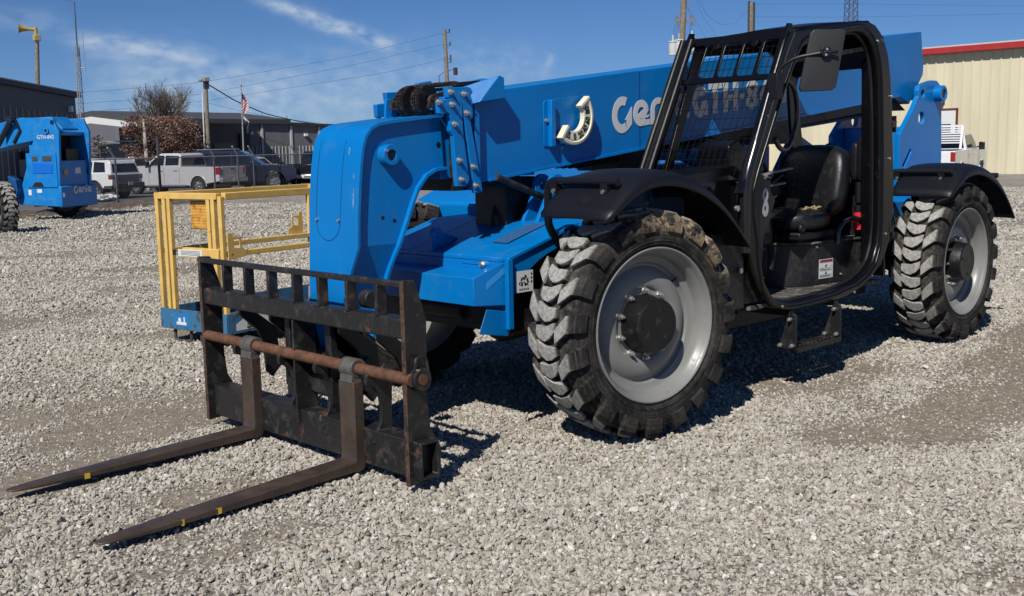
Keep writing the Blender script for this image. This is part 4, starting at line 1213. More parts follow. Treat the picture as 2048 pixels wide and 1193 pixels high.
# ---- cab ---------------------------------------------------------------------------
OUT = [(1.593, 2.330), (1.68, 2.350), (1.759, 2.362), (2.15, 2.415), (2.44, 2.455), (2.56, 2.462), (2.68, 2.44), (2.76, 2.393), (2.83, 2.32), (2.882, 2.241), (2.93, 2.08), (2.964, 1.849), (3.0, 1.55), (3.026, 1.298), (3.02, 1.08), (2.985, 0.927), (2.93, 0.82), (2.855, 0.732), (2.72, 0.645), (2.561, 0.582), (2.37, 0.548), (2.171, 0.530), (1.9, 0.528), (1.677, 0.532), (1.522, 0.551), (1.42, 0.585), (1.342, 0.635), (1.24, 0.72), (1.165, 0.83), (1.115, 0.95), (1.085, 1.08), (1.067, 1.22), (1.068, 1.34), (1.09, 1.44), (1.15, 1.606), (1.30, 1.85), (1.454, 2.115), (1.53, 2.27)]
OUT = [(1.60, 2.345), (1.759, 2.368), (2.15, 2.420), (2.44, 2.457), (2.56, 2.462), (2.68, 2.44), (2.76, 2.393), (2.83, 2.32), (2.882, 2.241), (2.93, 2.08), (2.964, 1.849), (3.0, 1.55), (3.026, 1.298), (3.02, 1.08), (2.985, 0.927), (2.93, 0.82), (2.855, 0.732), (2.72, 0.645), (2.561, 0.582), (2.37, 0.548), (2.171, 0.530), (1.9, 0.528), (1.677, 0.532), (1.522, 0.551), (1.42, 0.585), (1.342, 0.635), (1.24, 0.72), (1.165, 0.83), (1.115, 0.95), (1.085, 1.08), (1.067, 1.22), (1.070, 1.34), (1.10, 1.46), (1.21, 1.70), (1.35, 1.99), (1.46, 2.20), (1.50, 2.28), (1.54, 2.325)]
INN = [(1.80, 2.275), (1.95, 2.318), (2.15, 2.345), (2.40, 2.378), (2.50, 2.378), (2.585, 2.345), (2.655, 2.284), (2.715, 2.18), (2.755, 2.02), (2.773, 1.848), (2.795, 1.55), (2.803, 1.307), (2.813, 1.05), (2.80, 0.884), (2.738, 0.761), (2.63, 0.69), (2.484, 0.639), (2.168, 0.601), (1.9, 0.590), (1.676, 0.588), (1.575, 0.595), (1.491, 0.615), (1.42, 0.64), (1.37, 0.675), (1.30, 0.76), (1.263, 0.88), (1.24, 1.054), (1.203, 1.20), (1.20, 1.341), (1.245, 1.45), (1.38, 1.70), (1.52, 1.96), (1.66, 2.18), (1.72, 2.245)]
c = MB(); c.prism(OUT, 0.10, 0.155, holes=[INN])
cab = build(c, 'cab_frame', BLACK, T, bevel=0.016, segs=3)
# inner return of the door opening (second rounded rib)
c = MB()
mid3 = [(x, 0.165, z) for x, z in INN]
c.tube(round_path(mid3, 0.03, 3, True), 0.014, 10, close=True)
build(c, 'door_seal', HOSE, cab)
c = MB()
rib = [((a[0]) , 0.098, (a[1])) for a in INN]
# centre of frame strip
def inset(poly, cx, cz, k): return [((x - cx) * k + cx, (z - cz) * k + cz) for x, z in poly]
c.tube(round_path([(x, 0.106, z) for x, z in inset(INN, 2.0, 1.45, 1.045)], 0.03, 3, True), 0.016, 10, close=True)
build(c, 'frame_bead', BLACK, cab, smooth=60)
# far side frame
FAR = [(1.15, 1.25), (1.60, 2.31), (2.56, 2.39), (2.84, 2.25), (2.99, 1.60), (3.0, 0.60), (1.15, 0.60)]
FH = [(1.30, 1.42), (1.645, 2.20), (1.70, 2.235), (2.50, 2.30), (2.75, 2.16), (2.86, 1.42)]
c = MB(); c.prism(FAR, 0.845, 0.87, holes=[FH])
build(c, 'far_side_panel', BLACK, cab, bevel=0.004)
# far front pillar pair
c = MB()
for dx_, dy in ((0.0, 0.855), (0.0, 0.925)):
    c.tube([(1.02 + dx_, dy, 1.28), (1.075 + dx_, dy, 1.46), (1.54 + dx_, dy, 2.335)], 0.022, 12)
c.bar((1.08, 0.89, 1.44), (1.545, 0.89, 2.335), 0.05, 0.03)
build(c, 'front_pillar', mat('satin_black_tube', (0.0035, 0.0035, 0.004), 0.42, spec=0.35, bump=(40, 0.3, 0.004)), cab)
# near front pillar: shiny round tube
c = MB(); c.tube(round_path([(1.10, 0.125, 0.96), (1.10, 0.125, 1.40), (1.50, 0.125, 2.20), (1.60, 0.13, 2.33)], 0.12, 6), 0.036, 16)
build(c, 'door_pillar_tube', mat('gloss_black_tube', (0.010, 0.010, 0.011), 0.22, spec=0.6), cab, smooth=60)
# front header with slots and the mesh screen; both lie in the slanted screen plane
scr_o = Vector((1.120, 0.0, 1.46)); scr_u = Vector((0, 1, 0)); scr_v = Vector((1.60 - 1.135, 0, 2.335 - 1.46)); SL = scr_v.length; scr_v.normalize(); scr_n = Vector((-scr_v.z, 0, scr_v.x))
def scr(u, v, w): return tuple(scr_o + scr_u * u + scr_v * v + scr_n * w)
hv0, hv1 = SL - 0.345, SL + 0.01
slots = []
yy = [0.150, 0.301, 0.452, 0.603, 0.740]
for k, y in enumerate(yy):
    w_ = 0.126
    h_ = [(y, hv0 + 0.040), (y + w_ - 0.02, hv0 + 0.040), (y + w_ - 0.002, hv0 + 0.062), (y + w_ + 0.0, hv1 - 0.085), (y + w_ - 0.012, hv1 - 0.062), (y + 0.018, hv1 - 0.06), (y + 0.0, hv1 - 0.08)]
    if k in (1, 3): h_ = [(y, hv0 + 0.040), (y + w_ - 0.02, hv0 + 0.040), (y + w_, hv0 + 0.062), (y + w_, hv1 - 0.085), (y + w_ - 0.02, hv1 - 0.062), (y + 0.082, hv1 - 0.062), (y + 0.078, hv1 - 0.092), (y + 0.058, hv1 - 0.107), (y + 0.038, hv1 - 0.092), (y + 0.034, hv1 - 0.062), (y + 0.02, hv1 - 0.06), (y, hv1 - 0.08)]
    slots.append(h_)
c = MB(); c.prism([(0.11, hv0), (0.888, hv0), (0.888, hv1), (0.11, hv1)], 0.0, 0.012, holes=slots, fn=scr)
build(c, 'screen_header', BLACK, cab, bevel=0.002)
c = MB()
y = 0.175
while y < 0.875:
    c.bar(scr(y, -0.02, -0.012), scr(y, hv1 - 0.08, -0.012), 0.0030, up=scr_n); y += 0.0475
v = 0.02
while v < hv1 - 0.06:
    c.bar(scr(0.15, v, -0.017), scr(0.875, v, -0.017), 0.0030, up=scr_n); v += 0.0475 * 1.55
build(c, 'mesh_screen', mat('mesh_black', (0.004, 0.004, 0.005), 0.7, spec=0.2), cab, smooth=0)
c = MB()
for y in (0.135, 0.87): c.bar(scr(y, hv0 - 0.02, 0.004), scr(y, -0.15, 0.004), 0.055, 0.014, up=scr_n)
c.prism([(0.16, -0.06), (0.30, 0.0), (0.44, 0.0), (0.44, -0.06)], 0.0, 0.01, fn=scr)
build(c, 'screen_border', BLACK, cab)
# roof
c = MB()
TILT = lambda y: -0.055 * (y - 0.1) / 0.8
c.grid([[(1.60, y, 2.345 + TILT(y) * 0.3 + 0.02 * math.sin((y - .1) / .80 * math.pi)), (1.75, y, 2.375 + TILT(y) + 0.035 * math.sin((y - .1) / .80 * math.pi)), (2.15, y, 2.425 + TILT(y) + 0.04 * math.sin((y - .1) / .80 * math.pi)), (2.56, y, 2.463 + TILT(y) + 0.03 * math.sin((y - .1) / .80 * math.pi)), (2.80, y, 2.36 + TILT(y))] for y in [0.10 + 0.765 * i / 8 for i in range(9)]])
ro = build(c, 'cab_roof', BLACK, cab, smooth=60)
md = ro.modifiers.new('solid', 'SOLIDIFY'); md.thickness = 0.05; md.offset = -1
c = MB()
for y in (0.12, 0.88): c.prism([(1.50, 2.29), (1.555, 2.385), (1.60, 2.385), (1.60, 2.33)], y - 0.008, y + 0.008)
build(c, 'lamp_bracket', BLACK, cab)
# rear wall with window
c = MB()
RW = [(0.155, 0.62), (0.885, 0.62), (0.885, 2.30), (0.155, 2.36)]
wd = [(0.245, 1.36), (0.245, 2.05), (0.262, 2.12), (0.32, 2.160), (0.78, 2.150), (0.845, 2.12), (0.86, 2.06), (0.86, 1.36)]
c.prism(RW, 0, 1, holes=[wd], fn=lambda u, v, w: (2.86 + (2.3 - v) * 0.085 * (1 if v > 1.0 else 1) * 1.0 + 0.03 * w, u, v))
build(c, 'rear_panel', BLACKD, cab, bevel=0.004)
c = MB()
c.prism([(2.80, 0.7), (2.98, 0.7), (2.98, 2.2), (2.86, 2.32), (2.74, 2.2)], 0.157, 0.24)
build(c, 'rear_pillar', BLACK, cab, bevel=0.01)
# side console: floor, sill riser, dash
c = MB(); c.bb(1.22, 2.95, 0.16, 0.93, 0.575, 0.600)
build(c, 'cab_floor', FLOOR, cab)
c = MB()
c.prism([(1.62, 0.62), (2.10, 0.60), (2.16, 0.46), (2.30, 0.36), (2.74, 0.32), (2.90, 0.27), (2.99, 0.24), (2.99, 0.9), (1.62, 0.9)], 0.60, 0.905, plane='xy')
sb = build(c, 'seat_base', BLACKD, cab, bevel=0.006)
c = MB()
c.prism([(1.60, 0.605), (2.09, 0.585), (2.15, 0.445), (2.29, 0.345), (2.74, 0.305), (2.89, 0.255), (2.985, 0.225), (2.985, 0.88), (1.60, 0.88)], 0.905, 0.921, plane='xy')
build(c, 'console_top', FLOOR, cab, bevel=0.003)
c = MB()
for p in ((1.72, 0.612, 0.88), (2.05, 0.597, 0.88), (2.05, 0.597, 0.67), (2.36, 0.352, 0.88), (2.66, 0.324, 0.66), (2.60, 0.328, 0.90)): c.cyl(p, (p[0], p[1] - 0.012, p[2]), 0.008, 8)
build(c, 'panel_screw', STEEL, cab)
# warning label
def lab_frame(x, z): 
    u = Vector((2.74 - 2.30, 0.32 - 0.36, 0)).normalized(); v = Vector((0, 0, 1)); o = Vector((2.30, 0.36, 0)); n = u.cross(v)
    return o + u * x + v * z + n * 0.0, u, v, n
u = Vector((2.74 - 2.30, 0.32 - 0.36, 0)).normalized(); n_l = u.cross(Vector((0, 0, 1)))
lo = Vector((2.30, 0.36, 0)) + u * 0.10
def lf(a, b, w): return tuple(lo + u * a + Vector((0, 0, b)) + n_l * w)
c = MB(); c.prism([(0, 0.645), (0.17, 0.645), (0.17, 0.785), (0, 0.785)], 0.001, 0.0025, fn=lf)
wl_ = build(c, 'warning_label', DECAL, cab)
c = MB(); c.prism([(0.004, 0.760), (0.166, 0.760), (0.166, 0.782), (0.004, 0.782)], 0.0026, 0.0032, fn=lf)
build(c, 'red_band', mat('label_pink', (0.55, 0.13, 0.17), 0.6), wl_)
c = MB()
vv, ff = text_raw('WARNING', 0.024, frame(lf(0.095, 0.771, 0.004), u, (0, 0, 1)), 1.05, 0.0004, 0.0004); c.add(vv, ff)
vv, ff = text_raw('A', 0.022, frame(lf(0.028, 0.771, 0.004), u, (0, 0, 1)), 1.0, 0.001, 0.0004); c.add(vv, ff)
for k, (a, b, w_) in enumerate([(0.01, 0.716, 0.05), (0.01, 0.708, 0.13), (0.01, 0.701, 0.15), (0.01, 0.668, 0.15), (0.01, 0.661, 0.12), (0.01, 0.654, 0.15), (0.14, 0.732, 0.02)]):
    c.prism([(a, b), (a + w_, b), (a + w_, b + 0.003), (a, b + 0.003)], 0.0026, 0.0032, fn=lf)
c.prism([(0.072, 0.676), (0.098, 0.676), (0.085, 0.699)], 0.0026, 0.0032, fn=lf)
c.prism([(0.07, 0.735), (0.085, 0.745), (0.10, 0.742), (0.088, 0.732), (0.09, 0.722), (0.078, 0.725)], 0.0026, 0.0032, fn=lf)
c.prism([(0.0, 0.7185), (0.17, 0.7185), (0.17, 0.720), (0, 0.720)], 0.0026, 0.0032, fn=lf)
build(c, 'print', INK, wl_, smooth=0)
c = MB()
for z in (0.86, 0.68): c.bb(2.803, 2.818, 0.290, 0.305, z - 0.045, z)
build(c, 'panel_slot', INK, cab)
# lower front quarter of the cab: 8 panel and dash
c = MB()
c.prism([(1.15, 0.62), (1.13, 1.36), (1.28, 1.52), (1.40, 1.40), (1.52, 1.262), (1.47, 1.17), (1.385, 1.02), (1.36, 0.62)], 0.170, 0.185)
p8 = build(c, 'cab_quarter_panel', BLACKD, cab, bevel=0.004)
c = MB()
for k, (cz, ro_8) in enumerate(((1.302, 0.047), (1.216, 0.052))):
    c.prism(ring_poly(1.402, cz, ro_8, 0.017, 0, 359.9, 20, 0.72), 0.169 - 0.0008 * k, 0.170)
build(c, 'number_decal', mat('grey_decal', (0.36, 0.36, 0.38), 0.6), p8, smooth=0, split=False)
c = MB()
c.bb(0.62, 1.12, 0.50, 0.93, 1.0, 1.44); c.bb(1.12, 1.50, 0.19, 0.93, 1.05, 1.40)
c.prism([(0.62, 1.10), (0.62, 1.46), (1.16, 1.50), (1.44, 1.38), (1.44, 1.05)], 0.24, 0.50)
build(c, 'dash_cowl', BLACK, cab, bevel=0.008)
c = MB(); c.prism([(0.95, 0.60), (0.80, 0.80), (0.78, 1.10), (1.12, 1.10), (1.13, 0.60)], 0.14, 0.6)
c.prism([(0.9, 0.6), (1.3, 0.6), (1.2, 0.9), (1.2, 1.2), (0.9, 1.2)], 0.60, 0.95)
build(c, 'front_bulkhead', BLACKD, cab, bevel=0.01)
c = MB()
for p in ((1.02, 0.135, 1.24), (1.06, 0.135, 0.85)): c.cyl(p, (p[0], p[1] - 0.018, p[2]), 0.018, 14)
build(c, 'panel_bolt', STEEL, cab)
# wedge display housing on the dash
c = MB(); c.prism([(1.36, 1.44), (1.36, 1.62), (1.46, 1.66), (1.74, 1.42)], 0.42, 0.68)
build(c, 'display_housing', BLACK, cab, bevel=0.01)
# steering wheel and column
sw_c = Vector((1.78, 0.62, 1.50)); ax = Vector((0.50, 0, 0.86)).normalized(); a_ = Vector((0, 1, 0)); b_v = ax.cross(a_)
c = MB()
c.tube([sw_c + (a_ * math.cos(t) + b_v * math.sin(t)) * 0.185 for t in [2 * math.pi * i / 40 for i in range(40)]], 0.014, 10, close=True)
for t in (0.5, 2.6, 4.7): c.tube([sw_c - ax * 0.04, sw_c + (a_ * math.cos(t) + b_v * math.sin(t)) * 0.18], 0.011, 8)
c.cyl(sw_c - ax * 0.06, sw_c - ax * 0.01, 0.04, 18)
st = build(c, 'steering_wheel', PLAST, cab, smooth=60)
c = MB(); c.tube([sw_c - ax * 0.05, sw_c - ax * 0.62], 0.045, 14)
c.tube([(1.72, 0.42, 1.30), (1.82, 0.30, 1.42)], 0.008, 8)
build(c, 'steering_column', BLACKD, cab)
# coiled cable loop near the pillar
c = MB(); c.tube(round_path([(1.66, 0.20, 2.05), (1.82, 0.22, 2.0), (1.90, 0.24, 1.80), (1.80, 0.24, 1.60), (1.66, 0.22, 1.58), (1.55, 0.20, 1.66)], 0.1, 6), 0.017, 10)
build(c, 'grab_loop', mat('gloss_black_tube', (0, 0, 0)), cab, smooth=60)
# handles and levers
c = MB(); c.tube([(2.51, 0.27, 0.90)] + [(2.70 - 0.19 * math.cos(math.pi * i / 12), 0.27 - 0.0015 * i, 0.965 + 0.105 * math.sin(math.pi * i / 12)) for i in range(13)] + [(2.89, 0.25, 0.88)], 0.021, 12)
build(c, 'grab_hoop', mat('gloss_black_tube', (0, 0, 0)), cab, smooth=60)
c = MB()
for k, y in enumerate((0.70, 0.64, 0.78)): c.tube([(2.05, y, 0.95), (1.98 + .05 * k, y, 1.32)], 0.009, 8); c.ico((1.98 + .05 * k, y, 1.34), 0.028)
c.bb(2.0, 2.5, 0.76, 0.88, 0.92, 1.28); c.bb(1.86, 2.02, 0.50, 0.70, 0.93, 1.10)
build(c, 'control_lever', PLAST, cab, bevel=0.01)
c = MB()
for q in (((1.72, 0.40, 1.42), (1.92, 0.30, 1.46)), ((1.74, 0.44, 1.33), (1.90, 0.34, 1.36)), ((1.80, 0.5, 1.2), (1.92, 0.42, 1.27))): c.bar(q[0], q[1], 0.05, 0.012)
build(c, 'pedal_bracket', mat('worn_grey_steel', (0.20, 0.195, 0.18), 0.5, vary=0.4, vary_scale=30), cab)
c = MB(); c.bb(3.06, 3.42, 0.56, 0.97, 0.62, 1.50); c.bb(3.10, 3.38, 0.60, 0.9, 1.50, 1.56); c.cyl((3.25, 0.75, 1.55), (3.25, 0.75, 1.62), 0.05, 16)
build(c, 'hydraulic_tank', BLACKD, T, bevel=0.03)
c = MB(); c.bb(2.15, 2.62, 0.78, 0.86, 0.92, 1.24); c.bb(1.55, 1.85, 0.70, 0.85, 0.95, 1.38); c.prism([(2.1, 1.22), (2.1, 1.30), (2.5, 1.36), (2.55, 1.24)], 0.72, 0.845)
for k in range(3): c.tube(round_path([(1.6 + .05 * k, 0.83, 1.36), (1.62 + .05 * k, 0.84, 1.62 + .03 * k), (2.0 + .05 * k, 0.84, 1.58), (2.2, 0.83, 1.25)], 0.08), 0.009, 6)
build(c, 'control_console', PLAST, cab, bevel=0.012)
c = MB()
for k in range(4): c.cyl((2.2 + 0.07 * k, 0.775, 1.345 + 0.010 * k), (2.2 + 0.07 * k, 0.755, 1.37 + 0.01 * k), 0.014, 10)
build(c, 'console_knob', mat('worn_grey_steel', (0, 0, 0)), cab)
# ---- seat
seat_t = MB()
def superell(cx, cy, cz, rx, ry, rz, n=3.0, N1=20, N2=28, lean=0.0):
    P = []
    for i in range(N1 + 1):
        ph = -math.pi / 2 + math.pi * i / N1; row = []
        for j in range(N2 + 1):
            th = 2 * math.pi * j / N2
            f = lambda c_, e: (abs(c_) ** e) * (1 if c_ >= 0 else -1)
            e = 2 / n
            x = f(math.cos(ph), e) * f(math.cos(th), e) * rx; y = f(math.cos(ph), e) * f(math.sin(th), e) * ry; z = f(math.sin(ph), e) * rz
            row.append((cx + x + z * lean, cy + y, cz + z))
        P.append(row)
    return P
seat_t.grid(superell(2.33, 0.575, 1.075, 0.27, 0.275, 0.085, 3.2))
seat = build(seat_t, 'seat', VINYL, cab, smooth=70)
c = MB()
c.grid(superell(2.645, 0.565, 1.335, 0.115, 0.285, 0.275, 3.4, 24, 40, 0.22))
for i, v in enumerate(c.v):
    a = (v[1] - 0.565) / 0.285
    if v[0] < 2.645 + (v[2] - 1.335) * 0.22: c.v[i] = (v[0] + 0.045 * (1 - a * a), v[1], v[2])
bk = build(c, 'backrest', VINYL, cab, smooth=80)
c = MB()
for sg in (-1, 1):
    pts = [(2.533 + 0.11 * t + 0.022, 0.565 + sg * (0.15 + 0.035 * math.sin(t * 3.0)), 1.12 + 0.42 * t) for t in [i / 12 for i in range(12)]]
    c.tube(pts, 0.0035, 6)
build(c, 'seam', mat('seam_grey', (0.07, 0.07, 0.07), 0.6), bk)
c = MB(); c.bb(2.10, 2.62, 0.33, 0.82, 0.945, 1.00); c.bb(2.16, 2.58, 0.38, 0.76, 0.92, 0.945); c.cyl((2.14, 0.325, 1.03), (2.14, 0.36, 1.03), 0.035, 20)
build(c, 'suspension_box', PLAST, seat, bevel=0.012)
c = MB()
rr = random.Random(8)
for k in range(46):
    x = 2.36 + rr.gauss(0, 0.075); y = 0.42 + rr.gauss(0, 0.03)
    a = rr.uniform(0, 6.3)
    c.bar((x, y, 1.158 + rr.uniform(-.004, .008)), (x + 0.035 * math.cos(a), y + 0.02 * math.sin(a), 1.160 + rr.uniform(-.006, .012)), 0.007, 0.004)
build(c, 'torn_foam', FOAM, seat)
# fire extinguisher style canister, bracket and belt pad at the rear of the cab
c = MB(); c.grid(superell(2.87, 0.270, 1.50, 0.045, 0.04, 0.17, 4)); c.grid(superell(2.86, 0.33, 1.48, 0.035, 0.030, 0.14, 4)); c.tube([(2.84, 0.285, 1.33), (2.84, 0.285, 1.18)], 0.028, 14); c.tube([(2.83, 0.28, 1.16), (2.83, 0.28, 1.11)], 0.036, 16)
ex = build(c, 'belt_pad', PLAST, cab, smooth=70)
c = MB(); c.tube([(2.83, 0.28, 1.12), (2.83, 0.28, 0.98)], 0.034, 20)
build(c, 'fire_extinguisher', REDX, cab)
c = MB()
for z in (1.57, 1.45, 1.30): c.cyl((2.835, 0.235, z), (2.83, 0.222, z), 0.010, 10)
c.tube([(2.835, 0.25, 1.42), (2.835, 0.25, 1.36)], 0.009, 10)
build(c, 'pad_bolt', STEEL, cab)
# ---- mirror on its arm
mc = Vector((1.555, -0.15, 2.135)); mu = Vector((0.74, -0.67, 0)).normalized(); mv = Vector((-0.02, 0.02, 1)).normalized()
# outline traced on the plane of the mirror
def mf(a, b, w): 
    n_ = mu.cross(mv); return tuple(mc + mu * (a - 0.19 * (0.18 - b) + 0.01) + mv * b - n_ * w * -1)
ro_ = [(-0.10, -0.19), (0.09, -0.185), (0.115, -0.165), (0.115, 0.17), (0.10, 0.185), (-0.085, 0.185), (-0.105, 0.165), (-0.115, -0.17)]
c = MB(); c.prism(ro_, 0.0, 0.025, fn=mf)
# raised faceted back
cc = mf(0.0, 0.02, 0.045)
base_ = [mf(a * 0.92, b * 0.94, 0.025) for a, b in ro_]
o = len(c.v); c.v += base_ + [cc]; c.f += [(o + i, o + (i + 1) % 8, o + 8) for i in range(8)]
mir = build(c, 'mirror', mat('mirror_shell', (0.022, 0.022, 0.023), 0.5, bump=(120, 0.3, 0.004)), cab, bevel=0.006, smooth=25)
c = MB()
nn_ = mu.cross(mv)
pm = Vector(mf(0.0, 0.045, 0.06))
c.cyl(Vector(mf(0, 0.045, 0.03)), Vector(mf(0, 0.045, 0.068)), 0.034, 20)
c.tube([pm, Vector(mf(0.075, 0.045, 0.062))], 0.011, 8)
c.tube(round_path([pm, Vector((1.42, -0.02, 2.155)), Vector((1.385, 0.07, 2.10)), Vector((1.37, 0.10, 1.95))], 0.07, 6), 0.012, 10)
c.box((1.365, 0.085, 1.985), (0.07, 0.07, 0.16))
build(c, 'mirror_arm', PLAST, mir, bevel=0.003)
c = MB()
for q in (0.062, 0.028): c.cyl(Vector(mf(0, q, 0.066)), Vector(mf(0, q, 0.074)), 0.008, 8)
build(c, 'mirror_bolt', STEEL, mir)
c = MB()
for z in (0.98, 1.75): c.cyl((3.03, 0.118, z - 0.06), (3.03, 0.118, z + 0.06), 0.016, 12); c.box((2.995, 0.112, z), (0.07, 0.03, 0.05))
build(c, 'door_hinge', BLACK, cab, bevel=0.003)
c = MB()
for (x, z) in ((2.70, 2.33), (2.93, 1.95), (1.30, 1.80), (2.90, 0.95), (1.50, 0.575), (2.45, 0.565), (2.93, 1.5)): c.cyl((x, 0.099, z), (x, 0.090, z), 0.009, 10)
build(c, 'frame_bolt', STEEL, cab)
# ---- steps
c = MB()
for x in (1.62, 2.20):
    c.prism([(0.06, 0.27), (0.20, 0.27), (0.12, 0.50), (0.095, 0.52), (0.06, 0.50)], 0, 1, fn=lambda u_, v_, w_: (x + 0.012 * w_, u_, v_))
c.bb(1.60, 1.64, 0.10, 0.5, 0.495, 0.53); c.bb(2.19, 2.23, 0.10, 0.5, 0.495, 0.53)
step = build(c, 'step_bracket', BLACKD, T, bevel=0.003)
c = MB(); c.bb(1.63, 2.20, 0.055, 0.20, 0.262, 0.278); c.bb(1.63, 2.20, 0.05, 0.058, 0.25, 0.285)
for k in range(10): c.cyl((1.68 + 0.052 * k, 0.10, 0.277), (1.68 + 0.052 * k, 0.10, 0.288), 0.016, 10)
build(c, 'step_tread', BLACKD, step, bevel=0.002)
c = MB()
for x in (1.612, 2.19):
    for (y, z) in ((0.08, 0.30), (0.17, 0.295), (0.10, 0.475)): c.cyl((x, y, z), (x - 0.022, y, z), 0.015, 6); c.cyl((x - 0.02, y, z), (x - 0.034, y, z), 0.009, 8)
build(c, 'step_bolt', STEEL, step)

# ---- fork carriage ----------------------------------------------------------------
CX = -1.458
pp = [(-1.475, 0.032), (-1.475, 1.035), (-1.405, 1.03), (-1.342, 0.835), (-1.350, 0.44), (-1.336, 0.302), (-1.278, 0.200), (-1.277, 0.046), (-1.382, 0.040)]
c = MB(); c.prism(pp, 0.290, 0.318); c.prism(pp, 2.232, 2.260)
carriage = build(c, 'fork_carriage', CARR, T, bevel=0.004)
c = MB(); c.prism([(-1.4775, 0.034), (-1.4775, 1.033), (-1.4745, 1.033), (-1.4745, 0.034)], 0.289, 0.319); c.prism([(-1.4775, 0.034), (-1.4775, 1.033), (-1.4745, 1.033), (-1.4745, 0.034)], 2.231, 2.261)
build(c, 'plate_edge', EDGE, carriage)
c = MB(); c.bar((-1.458, 0.305, 1.012), (-1.458, 2.245, 1.012), 0.034, 0.030)
build(c, 'top_rail', CARR, carriage, bevel=0.006)
for y in (1.975, 1.735, 1.490, 1.240, 1.005, 0.755, 0.510):
    c = MB(); c.bb(-1.475, -1.415, y - 0.012, y + 0.012, 0.845, 1.000)
    build(c, 'guard_bar', CARR, carriage, bevel=0.004)
c = MB(); c.bb(-1.470, -1.380, 0.318, 2.232, 0.748, 0.848)
build(c, 'middle_beam', CARR, carriage, bevel=0.010)
# lower box beam, open at the ends
c = MB()
yb0, yb1 = 0.235, 2.205
xa, xb, za, zb2 = -1.448, -1.330, 0.066, 0.252
c.prism([(xa, za), (xb, za), (xb, zb2), (xa, zb2)], yb0, yb1, holes=[[(xa + 0.014, za + 0.014), (xb - 0.014, za + 0.014), (xb - 0.014, zb2 - 0.014), (xa + 0.014, zb2 - 0.014)]])
build(c, 'lower_beam', CARR, carriage, bevel=0.006)
c = MB(); c.tube([(-1.455, 0.27, 0.556), (-1.455, 2.23, 0.556)], 0.030, 20)
build(c, 'fork_rod', RUST, carriage, smooth=60)
c = MB(); c.lathe([(0, 0.03), (0, 0.058), (-0.035, 0.056), (-0.04, 0.05), (-0.04, 0.028), (0, 0.028)], c=(-1.408, 0.289, 0.556), n=28, closed=True)
c.tube(round_path([(-1.445, 0.262, 0.60), (-1.44, 0.262, 0.665), (-1.38, 0.262, 0.665), (-1.365, 0.262, 0.60), (-1.36, 0.27, 0.54)], 0.03), 0.008, 8)
build(c, 'rod_collar', CARR, carriage, bevel=0.003)
c = MB(); c.tube([(-1.408, 0.285, 0.556), (-1.408, 0.243, 0.556)], 0.027, 18)
build(c, 'rod_end', RUST, carriage)
c = MB(); c.cyl((-1.43, 0.27, 0.60), (-1.43, 0.25, 0.60), 0.010, 6)
build(c, 'lynch_pin', STEEL, carriage)
# centre plate and hooked hangers
c = MB()
cpoly = [(-1.472, 0.748), (-1.472, 0.40), (-1.462, 0.18), (-1.330, 0.18), (-1.330, 0.748)]
c.prism(cpoly, 0, 1, fn=lambda u_, v_, w_: (u_, 1.262 + 0.014 * w_, v_))
build(c, 'centre_plate', CARR, carriage, bevel=0.003)
hook = [(-1.492, 0.515), (-1.486, 0.545), (-1.465, 0.548), (-1.458, 0.522), (-1.440, 0.520), (-1.330, 0.495), (-1.345, 0.20), (-1.456, 0.185), (-1.440, 0.235), (-1.408, 0.29), (-1.398, 0.36), (-1.412, 0.43), (-1.445, 0.475), (-1.485, 0.490)]
for y in (1.86, 1.385, 1.040, 0.590):
    c = MB(); c.prism(hook, y, y + 0.026)
    build(c, 'hook_plate', CARR, carriage, bevel=0.004)
gus = [(-1.40, 0.748), (-1.345, 0.748), (-1.16, 0.60), (-1.14, 0.36), (-1.20, 0.30), (-1.24, 0.34), (-1.25, 0.52), (-1.29, 0.60), (-1.40, 0.70)]
for y in (1.93, 1.60, 0.93, 0.60):
    c = MB(); c.prism(gus, y, y + 0.024)
    build(c, 'gusset_plate', CARR, carriage, bevel=0.004)
c = MB(); c.prism([(-1.38, 0.19), (-1.20, 0.30), (-1.18, 0.72), (-1.38, 0.748), (-1.36, 0.6), (-1.25, 0.5), (-1.26, 0.34)], 1.02, 1.045); c.prism([(-1.38, 0.19), (-1.20, 0.30), (-1.18, 0.72), (-1.38, 0.748), (-1.36, 0.6), (-1.25, 0.5), (-1.26, 0.34)], 1.44, 1.465)
build(c, 'coupler_plate', CARR, carriage, bevel=0.004)
